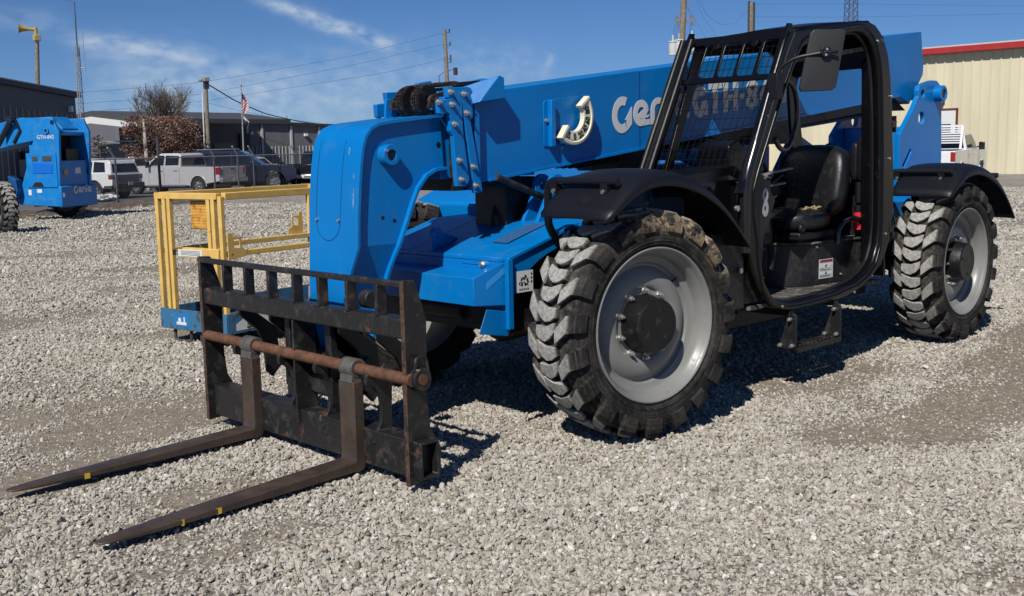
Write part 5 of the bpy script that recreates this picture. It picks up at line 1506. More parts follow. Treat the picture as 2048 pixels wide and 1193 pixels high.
# forks
def make_fork(y0, y1, yt, zt):
    """tapering blade, forged heel, shank and eye"""
    w = y1 - y0; L0 = -1.505
    st_ = [(-1.445, 1), (L0, 1), (-1.85, 1), (-2.30, 0.97), (-2.58, 0.88), (-2.74, 0.72), (-2.81, 0.58), (-2.845, 0.40), (-2.855, 0.25)]
    rows = []
    for x, k in st_:
        t = (x - L0) / (-2.855 - L0); t = max(0, t)
        yc_ = (y0 + y1) / 2 * (1 - t) + yt * t
        hw = w / 2 * k
        top = 0.084 * (1 - t) + (zt + 0.008) * t; th = 0.044 * (1 - t) ** 0.7 + 0.009
        bot = top - th
        rows.append([(x, yc_ - hw, bot), (x, yc_ + hw, bot), (x, yc_ + hw, top - 0.004), (x, yc_ + hw - 0.008, top), (x, yc_ - hw + 0.008, top), (x, yc_ - hw, top - 0.004)])
    mb = MB(); m = len(rows)
    mb.v = [p for r in rows for p in r]
    for i in range(1, m - 1):
        for j in range(6): mb.f.append((i * 6 + j, i * 6 + (j + 1) % 6, (i + 1) * 6 + (j + 1) % 6, (i + 1) * 6 + j))
    mb.f.append(tuple((m - 1) * 6 + j for j in range(6)))
    # heel + shank as one curved sweep
    prof_ = [(-1.505, 0.026), (-1.470, 0.028), (-1.450, 0.040), (-1.440, 0.066), (-1.440, 0.12), (-1.440, 0.49), (-1.497, 0.49), (-1.497, 0.12), (-1.500, 0.094), (-1.505, 0.084)]
    mb.prism(prof_, y0, y1)
    mb.v = mb.v
    o = build(mb, 'fork', FORK, carriage, bevel=0.004)
    e = MB(); ym = (y0 + y1) / 2
    e.lathe([(-0.055, 0.031), (-0.055, 0.047), (-0.050, 0.050), (0.05, 0.050), (0.055, 0.047), (0.055, 0.031)], c=(-1.455, ym, 0.556), n=32, closed=True)
    e.prism([(-1.500, 0.485), (-1.440, 0.485), (-1.418, 0.53), (-1.495, 0.53)], ym - 0.052, ym + 0.052)
    build(e, 'fork_eye', mat('dull_grey_steel', (0.085, 0.078, 0.070), 0.5, vary=0.3, vary_scale=20), o, bevel=0.003)
    return o
fa = make_fork(1.665, 1.79, 1.690, 0.040); fb = make_fork(0.690, 0.820, 0.665, 0.040)
tag(fa, 'fork whose tip carries one yellow band'); tag(fb, 'fork with two yellow tape bands')
for o, yt, y0, y1, xs in ((fa, 1.685, 1.665, 1.79, (-2.48,)), (fb, 0.665, 0.690, 0.820, (-2.30, -2.48))):
    for x in xs:
        t = (x + 1.505) / (-1.35); yc_ = (y0 + y1) / 2 * (1 - t) + yt * t; k = 0.95 if x > -2.35 else 0.89; hw = (y1 - y0) / 2 * k
        top = 0.084 * (1 - t) + 0.048 * t
        c = MB(); w_ = 0.014 if x != -2.48 or o is fa else 0.007
        c.bb(x - w_, x + w_, yc_ - hw - 0.0015, yc_ - hw - 0.0005, top - 0.032, top - 0.004)
        if w_ > 0.015:
            c.bb(x + w_ * 0.2, x + w_ * 0.9, yc_ - hw + 0.006, yc_ + hw * 0.3, top + 0.0005, top + 0.0018); c.bb(x - w_ * 1.6, x - w_ * 0.9, yc_ - hw - 0.0016, yc_ - hw - 0.0006, top - 0.02, top - 0.004)
        build(c, 'tape_band', YPAINT, o)
# ================================================================ the yard behind
ORG = Vector((0, 0, 0))
GZ = -0.28
ASPH = mat('worn_asphalt', (0.105, 0.100, 0.094), 0.9, vary=0.25, vary_scale=0.8, coord='Object', bump=(12, 0.3, 0.01))
CONC = mat('pale_concrete', (0.34, 0.33, 0.30), 0.85, vary=0.2, vary_scale=3)
GALV = mat('galvanised_post', (0.30, 0.30, 0.30), 0.55, 0.2, vary=0.25, vary_scale=9)
WIRE = mat('fence_wire', (0.16, 0.16, 0.16), 0.6)
CARW = mat('white_car_paint', (0.70, 0.71, 0.71), 0.25, coat=0.6)
CARS = mat('silver_car_paint', (0.48, 0.485, 0.49), 0.30, 0.0, coat=0.7)
CARN = mat('navy_car_paint', (0.010, 0.014, 0.030), 0.22, coat=0.8)
CARK = mat('black_car_paint', (0.008, 0.008, 0.009), 0.22, coat=0.8)
CARR_ = mat('red_car_paint', (0.22, 0.012, 0.016), 0.25, coat=0.8)
CARB = mat('steel_blue_paint', (0.10, 0.16, 0.21), 0.4, 0.2)
GREYV = mat('grey_panel_paint', (0.30, 0.31, 0.32), 0.5)
CARG = mat('dark_grey_cladding', (0.050, 0.052, 0.055), 0.5)
WRIM = mat('alloy_rim', (0.42, 0.42, 0.43), 0.3, 0.7)
LAMP = mat('red_tail_lamp', (0.30, 0.008, 0.010), 0.15, coat=1.0)
WOOD = mat('weathered_pole_wood', (0.20, 0.165, 0.125), 0.85, vary=0.3, vary_scale=5, bump=(20, 0.4, 0.02))

def wall_mat(name, a, pitch, depth=0.6, stripe=None, along='u'):
    """ribbed metal cladding: ribs across the object's local x"""
    m = bpy.data.materials.new(name); m.use_nodes = True
    N, L = m.node_tree.nodes, m.node_tree.links
    b = N['Principled BSDF']; b.inputs['Roughness'].default_value = 0.55
    n = N.new('ShaderNodeTexNoise'); n.inputs['Scale'].default_value = 0.5; n.inputs['Detail'].default_value = 6
    c = N.new('ShaderNodeTexCoord').outputs['Object']; mp = N.new('ShaderNodeMapping'); L.new(c, mp.inputs[0]); mp.inputs['Scale'].default_value = (2.0, 1, 0.35)
    L.new(mp.outputs[0], n.inputs[0])
    mr = N.new('ShaderNodeMapRange'); L.new(n.outputs[0], mr.inputs[0]); mr.inputs[1].default_value = 0.3; mr.inputs[2].default_value = 0.7; mr.inputs[3].default_value = 0.9; mr.inputs[4].default_value = 1.08
    sc = N.new('ShaderNodeVectorMath'); sc.operation = 'SCALE'; sc.inputs[0].default_value = a; L.new(mr.outputs[0], sc.inputs['Scale'])
    L.new(sc.outputs[0], b.inputs['Base Color'])
    return m

# parking lot beyond the fence
lot = MB()
def quad_px(pts, z):
    return [tuple(gat(a, b, z)) for a, b in pts]
fence_px = [(130, 428), (237, 412.5), (370, 394), (479, 390), (568, 386.5), (700, 383)]
near = [gat(a, b + 1.0, GZ) for a, b in fence_px]
F0, F1 = gat(150, 424, GZ), gat(568, 386.5, GZ)
fd = (gat(479, 389.5, GZ) - gat(237, 412.5, GZ)); fd.z = 0; fd.normalize()
A = gat(237, 412.5, GZ) - fd * 8; B = A + fd * 60
nrm = Vector((-fd.y, fd.x, 0))
if nrm.dot(Vector((0.69, 0.71, 0))) < 0: nrm = -nrm
P = [A - fd * 20 + nrm * 0.5, B + nrm * 0.5, B + nrm * 60, A - fd * 20 + nrm * 60]
lot.add([(p.x, p.y, GZ + 0.004) for p in P], [(0, 1, 2, 3)])
tag(build(lot, 'parking_lot', ASPH, None, smooth=0), kind='structure')

# verge of dirt and leaf litter along the fence
c = MB()
rr = random.Random(12)
rows = []
for i in range(120):
    t = i / 119; base = A + fd * (-3 + 50 * t)
    row = []
    for j in range(9):
        u_ = -2.2 + 3.2 * j / 8 + rr.uniform(-.12, .12)
        h = 0.13 * math.exp(-((u_ + 0.4) / 0.9) ** 2) * (0.5 + rr.random()) if 0 < j < 8 else -0.03
        p = base - nrm * (-u_) ; row.append((p.x, p.y, GZ + h))
    rows.append(row)
c.grid(rows)
VERGE = mat('dirt_and_dead_leaves', (0.075, 0.055, 0.038), 0.95, vary=0.4, vary_scale=3, spots=[((0.16, 0.11, 0.06), 8.0, 0.5, 0.62, None), ((0.26, 0.235, 0.20), 3.0, 0.55, 0.7, None)], bump=(9, 0.8, 0.05))
tag(build(c, 'verge', VERGE, None, smooth=60), kind='structure')

# chain-link fence
def fence():
    global ORG
    ORG = Vector((A.x, A.y, GZ))
    T_ = thing('chain_link_fence', ORG, 'chain link fence with leaning barbed wire arms in front of the parked vehicles', 'fence')
    H = 1.78
    posts = [gat(237, 412.5, GZ), gat(370, 394.5, GZ), gat(479, 389.5, GZ), gat(568, 386, GZ)]
    ts = [(p - A).dot(fd) for p in posts]
    ts = [ts[0] - 3.6] + ts + [ts[-1] + 4.2, ts[-1] + 8.4, ts[-1] + 12.6]
    arm = -nrm
    for k, t in enumerate(ts):
        p = A + fd * t; h = H
        c_ = MB(); c_.cyl((p.x, p.y, GZ), (p.x, p.y, GZ + h), 0.036, 10)
        o = build(c_, 'fence_post', GALV, T_)
        q = Vector((p.x, p.y, GZ + h)); e = q + Vector((-fd.x * 0.42, -fd.y * 0.42, 0.40))
        c_ = MB(); c_.bar(q, e, 0.055, 0.03); build(c_, 'barb_arm', mat('pale_arm', (0.50, 0.50, 0.48), 0.5), o)
    # one darker terminal post
    p = A + fd * ((gat(303, 404.5, GZ) - A).dot(fd)); c_ = MB(); c_.cyl((p.x, p.y, GZ), (p.x, p.y, GZ + 2.55), 0.055, 12); c_.cyl((p.x, p.y, GZ + 2.55), (p.x, p.y, GZ + 2.60), 0.06, 12)
    build(c_, 'gate_post', mat('dark_post', (0.05, 0.05, 0.05), 0.6), T_)
    a_, b_ = A + fd * ts[0], A + fd * ts[-1]
    c_ = MB(); c_.cyl((a_.x, a_.y, GZ + H - 0.03), (b_.x, b_.y, GZ + H - 0.03), 0.024, 8); build(c_, 'top_rail', GALV, T_)
    c_ = MB(); L = (b_ - a_).length; r = 0.0028; s = 0.075; h0, h1 = 0.03, H - 0.05; hh = h1 - h0
    n = int((L + hh) / s)
    for sgn in (1, -1):
        for i in range(n):
            u0 = i * s - hh; u1 = u0 + hh; z0, z1 = (h0, h1) if sgn > 0 else (h1, h0)
            # clip to the panel
            if u0 < 0: k = -u0 / hh; zs = z0 + (z1 - z0) * k; us = 0
            else: zs, us = z0, u0
            if u1 > L: k = (L - u0) / hh; ze = z0 + (z1 - z0) * k; ue = L
            else: ze, ue = z1, u1
            if ue <= us: continue
            p0 = a_ + fd * us; p1 = a_ + fd * ue; off = nrm * (0.003 * sgn)
            P0 = Vector((p0.x, p0.y, GZ + zs)) + off; P1 = Vector((p1.x, p1.y, GZ + ze)) + off
            sd_ = (P1 - P0).normalized().cross(nrm) * r; o = len(c_.v)
            c_.v += [tuple(P0 + sd_), tuple(P0 - sd_ + nrm * r), tuple(P0 - sd_ - nrm * r), tuple(P1 + sd_), tuple(P1 - sd_ + nrm * r), tuple(P1 - sd_ - nrm * r)]
            c_.f += [(o, o + 1, o + 4, o + 3), (o + 1, o + 2, o + 5, o + 4), (o + 2, o, o + 3, o + 5)]
    build(c_, 'chain_link_mesh', WIRE, T_, smooth=0, fixn=False, split=False)
fence()

# ---- vehicles --------------------------------------------------------------
def wheel_local(mb_t, mb_r, x, y, r, w, side, spokes=7):
    mb_t.lathe([(-w / 2, r * 0.62), (-w / 2, r * 0.93), (-w / 2 + 0.03, r), (w / 2 - 0.03, r), (w / 2, r * 0.93), (w / 2, r * 0.62)], c=(x, y, r), n=28, closed=True)
    yo = y + side * w * 0.42
    mb_r.lathe([(y - side * 0.02 - yo, r * 0.62), (0, r * 0.66), (0, r * 0.58), (-side * 0.035, r * 0.56), (-side * 0.035, 0.0001)], c=(x, yo, r), n=28)
    for k in range(spokes):
        a = 2 * math.pi * k / spokes
        mb_r.bar((x + 0.05 * math.cos(a), yo + side * 0.004, r + 0.05 * math.sin(a)), (x + r * 0.6 * math.cos(a), yo + side * 0.004, r + r * 0.6 * math.sin(a)), 0.055, 0.03, up=(0, 1, 0))
def vehicle(name, label, cat, loc, heading, kind, body, s=1.0, group='vehicles parked beyond the fence', trim=CARG, lower=None):
    """x forward, y left, z up; kind: pickup or suv or sedan"""
    global ORG
    ORG = Vector((0, 0, 0))
    T_ = thing(name, loc, label, cat, group, heading); T_.scale = (s, s, s)
    if kind == 'pickup':
        L0, L1 = -1.22, 4.90 - 0.0; wb = 3.95; W = 1.0; belt = 1.27; hood = 1.36; r = 0.41; roof = 1.98; gc = 0.55
        prof = [(-1.30, 0.62), (-1.28, 0.95), (-1.24, 1.30), (0.0, 1.32), (1.12, 1.33), (3.10, 1.34), (3.30, 1.40), (4.75, 1.34), (4.95, 1.18), (4.98, 0.62), (4.6, 0.42)]
        cab_ = [(1.06, 1.31), (1.12, 1.90), (1.30, 1.975), (2.25, 1.98), (2.55, 1.95), (3.35, 1.36)]
        wins = [[(1.20, 1.40), (1.20, 1.85), (2.02, 1.88), (2.02, 1.40)], [(2.12, 1.40), (2.12, 1.88), (2.48, 1.88), (2.95, 1.55), (2.98, 1.40)]]
    elif kind == 'suv':
        wb = 2.80; W = 0.96; r = 0.385; roof = 1.80
        prof = [(-1.02, 0.62), (-1.04, 0.90), (-0.98, 1.10), (-0.96, 1.14), (0.0, 1.14), (2.2, 1.13), (3.55, 1.08), (3.72, 0.95), (3.75, 0.55), (3.4, 0.38)]
        cab_ = [(-0.97, 1.12), (-0.84, 1.62), (-0.70, 1.77), (0.2, 1.80), (1.25, 1.77), (1.45, 1.72), (2.30, 1.12)]
        wins = [[(-0.62, 1.20), (-0.56, 1.62), (0.02, 1.66), (0.04, 1.20)], [(0.14, 1.20), (0.12, 1.66), (0.92, 1.66), (0.92, 1.20)], [(1.02, 1.20), (1.02, 1.66), (1.38, 1.64), (1.95, 1.25), (1.9, 1.20)]]
    else:
        wb = 2.75; W = 0.92; r = 0.34; roof = 1.47
        prof = [(-1.0, 0.5), (-1.02, 0.85), (-0.95, 1.0), (0.0, 1.0), (2.2, 0.98), (3.4, 0.85), (3.6, 0.70), (3.6, 0.45), (3.3, 0.3)]
        cab_ = [(-0.55, 0.98), (0.05, 1.40), (0.5, 1.46), (1.2, 1.45), (2.1, 0.98)]
        wins = [[(0.0, 1.03), (0.25, 1.36), (0.72, 1.38), (0.72, 1.03)], [(0.80, 1.03), (0.80, 1.38), (1.15, 1.37), (1.72, 1.03)]]
    ra = r + 0.075
    def under(cx):
        return [(cx + ra * math.cos(R_(a)), r + ra * math.sin(R_(a))) for a in range(-12, 193, 15)]
    sill = 0.42 if kind != 'sedan' else 0.26
    poly = prof[:-1] + [(prof[-1][0], sill)] + [(wb + ra + 0.03, sill)] + [p for p in under(wb) if p[1] > sill] + [(wb - ra, sill), (ra, sill)] + [p for p in under(0) if p[1] > sill] + [(-ra, sill + 0.08)]
    mb = MB(); mb.prism(poly, -W, W)
    if kind == 'pickup':
        pass
    b = build(mb, 'body', body, T_, bevel=0.05, segs=3)
    # greenhouse
    mb = MB(); tum = 0.14
    zb_, zt_ = cab_[0][1], max(z for _, z in cab_)
    mb.prism(cab_, -1, 1, fn=lambda u_, v_, w_: (u_, w_ * (W - 0.04 - tum * max(0, (v_ - zb_) / (zt_ - zb_))), v_))
    cb = build(mb, 'cabin', body, T_, bevel=0.03, segs=2)
    for sd_ in (-1, 1):
        for wq in wins:
            mb = MB(); mb.prism(wq, 0, 1, fn=lambda u_, v_, w_: (u_, sd_ * (W - 0.04 - tum * max(0, (v_ - zb_) / (zt_ - zb_)) + 0.002 + 0.006 * w_), v_))
            build(mb, 'window', GLASS, T_)
    # windscreen and rear glass follow the cabin's end faces
    def endglass(i, j, k, name_, m_=GLASS):
        (x0_, z0_), (x1_, z1_) = cab_[i], cab_[j]
        if z0_ > z1_: x0_, z0_, x1_, z1_ = x1_, z1_, x0_, z0_
        pts = []
        for t in (0.12, 0.88):
            x_ = x0_ + (x1_ - x0_) * t; z_ = z0_ + (z1_ - z0_) * t
            hw = W - 0.04 - tum * (z_ - zb_) / (zt_ - zb_) - 0.09
            pts.append((x_, z_, hw))
        d = Vector((x1_ - x0_, 0, z1_ - z0_)).normalized(); n_ = Vector((d.z, 0, -d.x)) * (1 if k > 0 else -1)
        mb = MB(); vs = []
        for (x_, z_, hw) in pts:
            for y_ in (-hw, hw): vs.append((x_ + n_.x * 0.006, y_, z_ + n_.z * 0.006))
        mb.add(vs, [(0, 1, 3, 2)]); build(mb, name_, m_, T_, smooth=0)
    endglass(len(cab_) - 1, len(cab_) - 2, 1, 'windscreen')
    endglass(0, 1, -1, 'rear_window')
    for sd_ in (-1, 1):
        for x in (0.0, wb):
            t_, r_ = MB(), MB(); wheel_local(t_, r_, x, sd_ * (W - 0.13), r, 0.27, sd_)
            o = build(t_, 'wheel', RUB_FAR, T_); build(r_, 'rim', WRIM if kind != 'suv' else WRIM, o)
        # arch trim
        for x in (0.0, wb):
            mb = MB(); pts = [(x + (ra + 0.005) * math.cos(R_(a)), sd_ * (W + 0.005), r + (ra + 0.005) * math.sin(R_(a))) for a in range(-5, 186, 10)]
            mb.tube(pts, 0.025, 6); build(mb, 'wheel_arch', trim if kind == 'suv' else body, T_)
        # tail lamp, mirror, handles
        xe = prof[1][0] - 0.01; zl = 1.10 if kind == 'pickup' else (0.98 if kind == 'suv' else 0.82)
        mb = MB(); mb.box((xe + 0.10, sd_ * (W - 0.07), zl), (0.24, 0.17, 0.34 if kind == 'pickup' else 0.20)); build(mb, 'tail_lamp', LAMP if kind != 'suv' else mat('smoked_tail_lamp', (0.10, 0.02, 0.02), 0.15, coat=1.0), T_, bevel=0.02)
        xm = 2.95 if kind == 'pickup' else (1.85 if kind == 'suv' else 1.65); zm = 1.45 if kind == 'pickup' else (1.22 if kind == 'suv' else 1.03)
        mb = MB(); mb.box((xm, sd_ * (W + 0.16), zm), (0.12, 0.22, 0.30 if kind == 'pickup' else 0.16)); mb.bar((xm, sd_ * (W - 0.05), zm - 0.05), (xm, sd_ * (W + 0.1), zm - 0.03), 0.05); build(mb, 'mirror', CARK, T_, bevel=0.03)
        for hx in ((1.35, 2.25) if kind == 'pickup' else ((0.2, 1.1))):
            mb = MB(); mb.box((hx, sd_ * (W + 0.012), 1.14 if kind == 'pickup' else 0.98), (0.20, 0.03, 0.035)); build(mb, 'door_handle', WRIM if kind == 'pickup' else body, T_, bevel=0.008)
        for dx in ((1.13, 2.08, 3.05) if kind == 'pickup' else (0.08, 0.97, 1.90)):
            mb = MB(); z1_ = 1.30 if kind == 'pickup' else 1.12 if kind == 'suv' else .97
            mb.box((dx, sd_ * (W + 0.0005), (sill + 0.06 + z1_) / 2), (0.014, 0.004, z1_ - sill - 0.08)); build(mb, 'door_seam', CARK, T_, smooth=0)
        if kind == 'pickup':
            mb = MB(); mb.tube([(0.75, sd_ * (W - 0.02), 0.42), (3.2, sd_ * (W - 0.02), 0.42)], 0.055, 10); build(mb, 'running_board', WRIM, T_)
    xe = prof[1][0]
    mb = MB(); mb.box((xe - 0.07, 0, 0.66 if kind == 'pickup' else 0.60), (0.20, 2 * W - 0.06, 0.24)); build(mb, 'bumper', (WRIM if kind == 'pickup' else (body if kind == 'sedan' else trim)), T_, bevel=0.04)
    mb = MB(); mb.box((xe - 0.005, 0, 1.06 if kind == 'pickup' else 0.90), (0.03, 2 * W - 0.42, 0.46 if kind == 'pickup' else 0.36)); tg = build(mb, 'tailgate', lower or body, T_, bevel=0.012)
    mb = MB(); mb.box((xe - 0.022, 0, 1.18 if kind == 'pickup' else 0.98), (0.012, 0.34, 0.09)); build(mb, 'tailgate_handle', CARK, tg, bevel=0.01)
    mb = MB(); mb.box((xe - 0.175, 0.0, 0.68 if kind == 'pickup' else 0.68), (0.01, 0.32, 0.15)); build(mb, 'number_plate', DECAL, T_)
    mb = MB(); mb.box((wb / 2, 0, 0.38), (wb + 1.2, 1.3, 0.16)); build(mb, 'chassis', CARK, T_)
    if kind == 'pickup':
        mb = MB(); mb.box((-0.05, 0, 1.322), (2.2, 2 * W - 0.20, 0.012)); build(mb, 'bed_opening', CARK, T_)
    if kind == 'suv':
        for sd_ in (-1, 1):
            mb = MB(); mb.tube([(-0.5, sd_ * 0.70, 1.83), (1.1, sd_ * 0.70, 1.84)], 0.022, 8); mb.box((-0.5, sd_ * .70, 1.80), (.06, .05, .05)); mb.box((1.1, sd_ * .70, 1.80), (.06, .05, .05)); build(mb, 'roof_rail', CARK, T_)
        mb = MB(); mb.prism([(-0.98, 0.46), (-0.98, 0.62), (-0.55, 0.60), (-0.50, 0.46)], -W - 0.01, W + 0.01); build(mb, 'rear_cladding', trim, T_, bevel=0.02)
    return T_
RUB_FAR = mat('plain_tyre', (0.016, 0.016, 0.016), 0.8)
def face_dir(px_from, px_to):
    d = Vector(px_to) - Vector(px_from); return math.atan2(d.y, d.x)
def solve_heading(P, dist, px_target, far=True):
    """heading so that a point dist ahead of P shows at px_target"""
    best = None
    for i in range(720):
        a = 2 * math.pi * i / 720; q = P + Vector((math.cos(a), math.sin(a), 0)) * dist
        v = q - CAM_C; x = v.dot(_r); z = v.dot(_f); px = PCX + FOC * x / z
        dep = (q - P).dot(_f)
        if (dep > 0) == far:
            e = abs(px - px_target)
            if best is None or e < best[0]: best = (e, a)
    return best[1]
def place(px, py, wb_px, wb, W, side, far=True, zoff=GZ):
    """rear near-side wheel contact at px,py; front wheel of the same side at wb_px"""
    P = gat(px, py, zoff); a = solve_heading(P, wb, wb_px, far)
    left = Vector((-math.sin(a), math.cos(a), 0))
    return P - left * side * (W - 0.0), a
# side=+1: the vehicle's left side faces us
loc, a = place(398, 389, 272, 3.95 * 0.97, 0.97, 1, True)
vehicle('pickup_truck', 'silver crew cab pickup seen side on with chrome handles and dark tinted windows', 'pickup', loc, a, 'pickup', CARS, 0.97)
loc, a = place(190, 400, 92, 2.80 * 0.98, 0.94, 1, True)
vehicle('sport_utility_vehicle', 'white SUV with dark rear cladding between the blue lift and the silver pickup', 'suv', loc, a, 'suv', CARW, 0.98, lower=mat('grey_rear_panel', (0.16, 0.16, 0.165), 0.4))
P = gat(262, 380, GZ) ; P = P + Vector((0.69, 0.71, 0)) * 4.5
vehicle('sport_utility_vehicle', 'white SUV almost hidden behind the nose of the silver pickup', 'suv', P, a + 0.3, 'suv', CARW, 1.0)
P = gat(425, 384, GZ) + Vector((0.69, 0.71, 0)) * 9.0
vehicle('sedan_car', 'pale silver car whose roof shows behind the silver pickup bed', 'car', P, a - 0.3, 'sedan', CARS, 1.12)
rt = _r.copy(); rt.z = 0; rt.normalize(); bk_ = Vector((-rt.y, rt.x, 0))
hd = math.atan2(rt.y, rt.x) + 0.10
sc_ = 1.12; q = gat(551, 382, GZ); hv = Vector((math.cos(hd), math.sin(hd), 0)); lv = Vector((-hv.y, hv.x, 0))
P = q - hv * 2.80 * sc_ + lv * 0.96 * sc_
vehicle('sport_utility_vehicle', 'long navy SUV facing right with a bright alloy front wheel', 'suv', P, hd, 'suv', CARN, sc_, trim=CARK)
hd = math.atan2(bk_.y, bk_.x) - 0.12
P = gat(508, 381, GZ); 
Tt_ = thing('utility_trailer', P, 'small steel blue box trailer with a hitch in front of the navy SUV', 'trailer', None, hd)
c = MB(); c.bb(-0.0, 1.5, -0.52, 0.52, 0.30, 1.05); build(c, 'trailer_box', CARB, Tt_, bevel=0.03)
c = MB(); c.bb(-0.10, 0.0, -0.62, 0.62, 0.28, 0.40); build(c, 'bumper', GREYV if False else CARG, Tt_, bevel=0.01)
c = MB(); c.bb(-0.02, 0.0, -0.44, -0.40, 0.42, 1.0); c.bb(-0.012, -0.0, -0.36, 0.48, 0.46, 0.98); build(c, 'end_panel', CARB, Tt_, bevel=0.006, split=False)
for sg in (-0.60, 0.60):
    c = MB(); c.lathe([(-0.08, 0.15), (-0.08, 0.28), (0.08, 0.28), (0.08, 0.15)], c=(0.75, sg, 0.28), n=20, closed=True); build(c, 'wheel', RUB_FAR, Tt_)
hd = math.atan2(bk_.y, bk_.x) - 0.18
P = gat(614, 379, GZ) + bk_ * 1.2
vehicle('pickup_truck', 'black pickup with red tail lamp beside the blue boom head', 'pickup', P, hd, 'pickup', CARK, 0.95)
P = gat(652, 377, GZ) + bk_ * 4.0
vehicle('pickup_truck', 'dark red pickup whose cab rises behind the black pickup', 'pickup', P, hd + 0.25, 'pickup', CARR_, 1.05)

# grey utility van at the left edge behind the second lift
ORG = Vector((0, 0, 0))
P = gat(10, 385, GZ) + Vector((0.69, 0.71, 0)) * 2
d_ = _r.copy(); d_.z = 0; d_.normalize()
Tv = thing('utility_van', P, 'pale grey utility truck body seen through the gap under the second boom', 'truck', 'vehicles parked beyond the fence', math.atan2(d_.y, d_.x))
c = MB(); c.bb(-3.2, 1.2, -1.0, 1.0, 0.5, 1.75); build(c, 'service_body', GREYV, Tv, bevel=0.04)
c = MB(); c.prism([(-3.2, 1.76), (-3.0, 2.15), (0.7, 2.2), (1.15, 1.76)], -0.9, 0.9); build(c, 'cab_roof', CARK, Tv, bevel=0.04)
for x in (-2.4, 0.4):
    c = MB(); c.lathe([(-0.12, 0.24), (-0.12, 0.40), (0.12, 0.40), (0.12, 0.24)], c=(x, -0.9, 0.42), n=24, closed=True); build(c, 'wheel', RUB_FAR, Tv)
c = MB(); c.bb(-0.9, -0.885, -1.006, -1.0, 0.6, 1.65); build(c, 'door_seam', CARK, Tv)

# concrete wheel stops and the white bag on the verge
for i, (px, py, lab) in enumerate([(206, 396, 'concrete wheel stop under the tail of the white SUV'), (409, 390, 'concrete wheel stop beside the rear wheel of the silver pickup'), (571, 383, 'concrete wheel stop beside the wheel of the navy SUV')]):
    p = gat(px, py, GZ)
    ORG = Vector(p)
    c = MB(); c.box((p.x, p.y, GZ + 0.075), (1.0 if i else 0.9, 0.22, 0.15), Matrix.Rotation(math.atan2(nrm.y, nrm.x), 3, 'Z'))
    o = build(c, 'wheel_stop', CONC, None, bevel=0.03); o.location = ORG
    tag(o, lab, 'wheel stop', 'concrete wheel stops in the parking lot')
p = gat(208, 404, GZ); ORG = Vector(p)
c = MB(); c.grid(superell(p.x, p.y, GZ + 0.14, 0.55, 0.35, 0.13, 2.4))
for i, v in enumerate(c.v):
    k = 1 + 0.14 * math.sin(i * 1.7) + 0.1 * math.sin(i * 0.61); c.v[i] = (p.x + (v[0] - p.x) * k, p.y + (v[1] - p.y) * k, GZ + (v[2] - GZ) * k)
o = build(c, 'plastic_bag', mat('white_plastic_bag', (0.62, 0.62, 0.60), 0.4, vary=0.15, vary_scale=9), None, smooth=30); o.location = ORG
tag(o, 'crumpled white plastic bag lying at the foot of the fence', 'bag')
ORG = Vector((0, 0, 0))

# ---- buildings ---------------------------------------------------------------
def facade(name, label, cat, pa, pb, da, db, za, zb, mat_, pitch, rib, depth=25.0, roof=None, roof_h=0.25, group=None, z0=GZ, ribz=None):
    """wall from pixel column pa to pb at distances da, db; real ribs along its face. returns thing, frame"""
    global ORG
    a_ = dat(pa, 300, da); b_ = dat(pb, 300, db); a_.z = b_.z = z0
    u = (b_ - a_); L = u.length; u.normalize(); n_ = Vector((-u.y, u.x, 0))
    if n_.dot(a_ - CAM_C) < 0: n_ = -n_
    ORG = Vector((0, 0, 0))
    # local frame: x along wall, y away from us
    T_ = thing(name, a_, label, cat, group, math.atan2(u.y, u.x))
    s = 1 if Vector((-u.y, u.x, 0)).dot(n_) > 0 else -1
    return T_, L, s
def wallbox(T_, L, s, za, zb, depth, m_, name='wall', x0=0.0):
    c_ = MB()
    vs = [(x0, 0, 0), (L, 0, 0), (L, s * depth, 0), (x0, s * depth, 0), (x0, 0, za), (L, 0, zb), (L, s * depth, zb), (x0, s * depth, za)]
    c_.add(vs, [(0, 1, 5, 4), (1, 2, 6, 5), (2, 3, 7, 6), (3, 0, 4, 7), (4, 5, 6, 7)])
    return build(c_, name, m_, T_, smooth=0)
def ribs(T_, L, s, pitch, w, d, z0, zf, m_, name='cladding_ribs', x0=0.0):
    c_ = MB(); x = x0 + pitch / 2
    while x < L:
        c_.add([(x - w, 0, z0), (x - w * .45, -s * d, z0), (x + w * .45, -s * d, z0), (x + w, 0, z0), (x - w, 0, zf(x)), (x - w * .45, -s * d, zf(x)), (x + w * .45, -s * d, zf(x)), (x + w, 0, zf(x))], [(0, 1, 5, 4), (1, 2, 6, 5), (2, 3, 7, 6)])
        x += pitch
    return build(c_, name, m_, T_, smooth=0, fixn=False, split=False)
# cream shed on the right
m_ = wall_mat('cream_cladding', (0.62, 0.565, 0.395), 0.3)
TR = Vector((51.2, 40.0, GZ)); Tc = thing('metal_shed', TR, 'cream ribbed metal shed with a red eave on the right', 'building', None, -math.pi / 2)
Lc = 70.0
H_c = 6.20
o = wallbox(Tc, Lc, 1, H_c, H_c, 30, m_)
ribs(Tc, Lc, 1, 0.475, 0.055, 0.055, 0.0, lambda x: H_c - 0.02, m_)
RED = mat('red_trim', (0.36, 0.030, 0.028), 0.4, vary=0.1)
c = MB(); c.box((Lc / 2, -0.20, H_c + 0.13), (Lc + 0.6, 0.5, 0.32)); build(c, 'eave', RED, Tc, bevel=0.03)
c = MB(); c.prism([(-0.40, H_c + 0.28), (-0.40, H_c + 0.36), (30, H_c + 2.4), (30, H_c + 2.2)], 0, 1, fn=lambda u_, v_, w_: (-0.3 + (Lc + 0.6) * w_, u_, v_)); build(c, 'roof', mat('pale_roof_sheet', (0.5, 0.5, 0.48), 0.5), Tc)
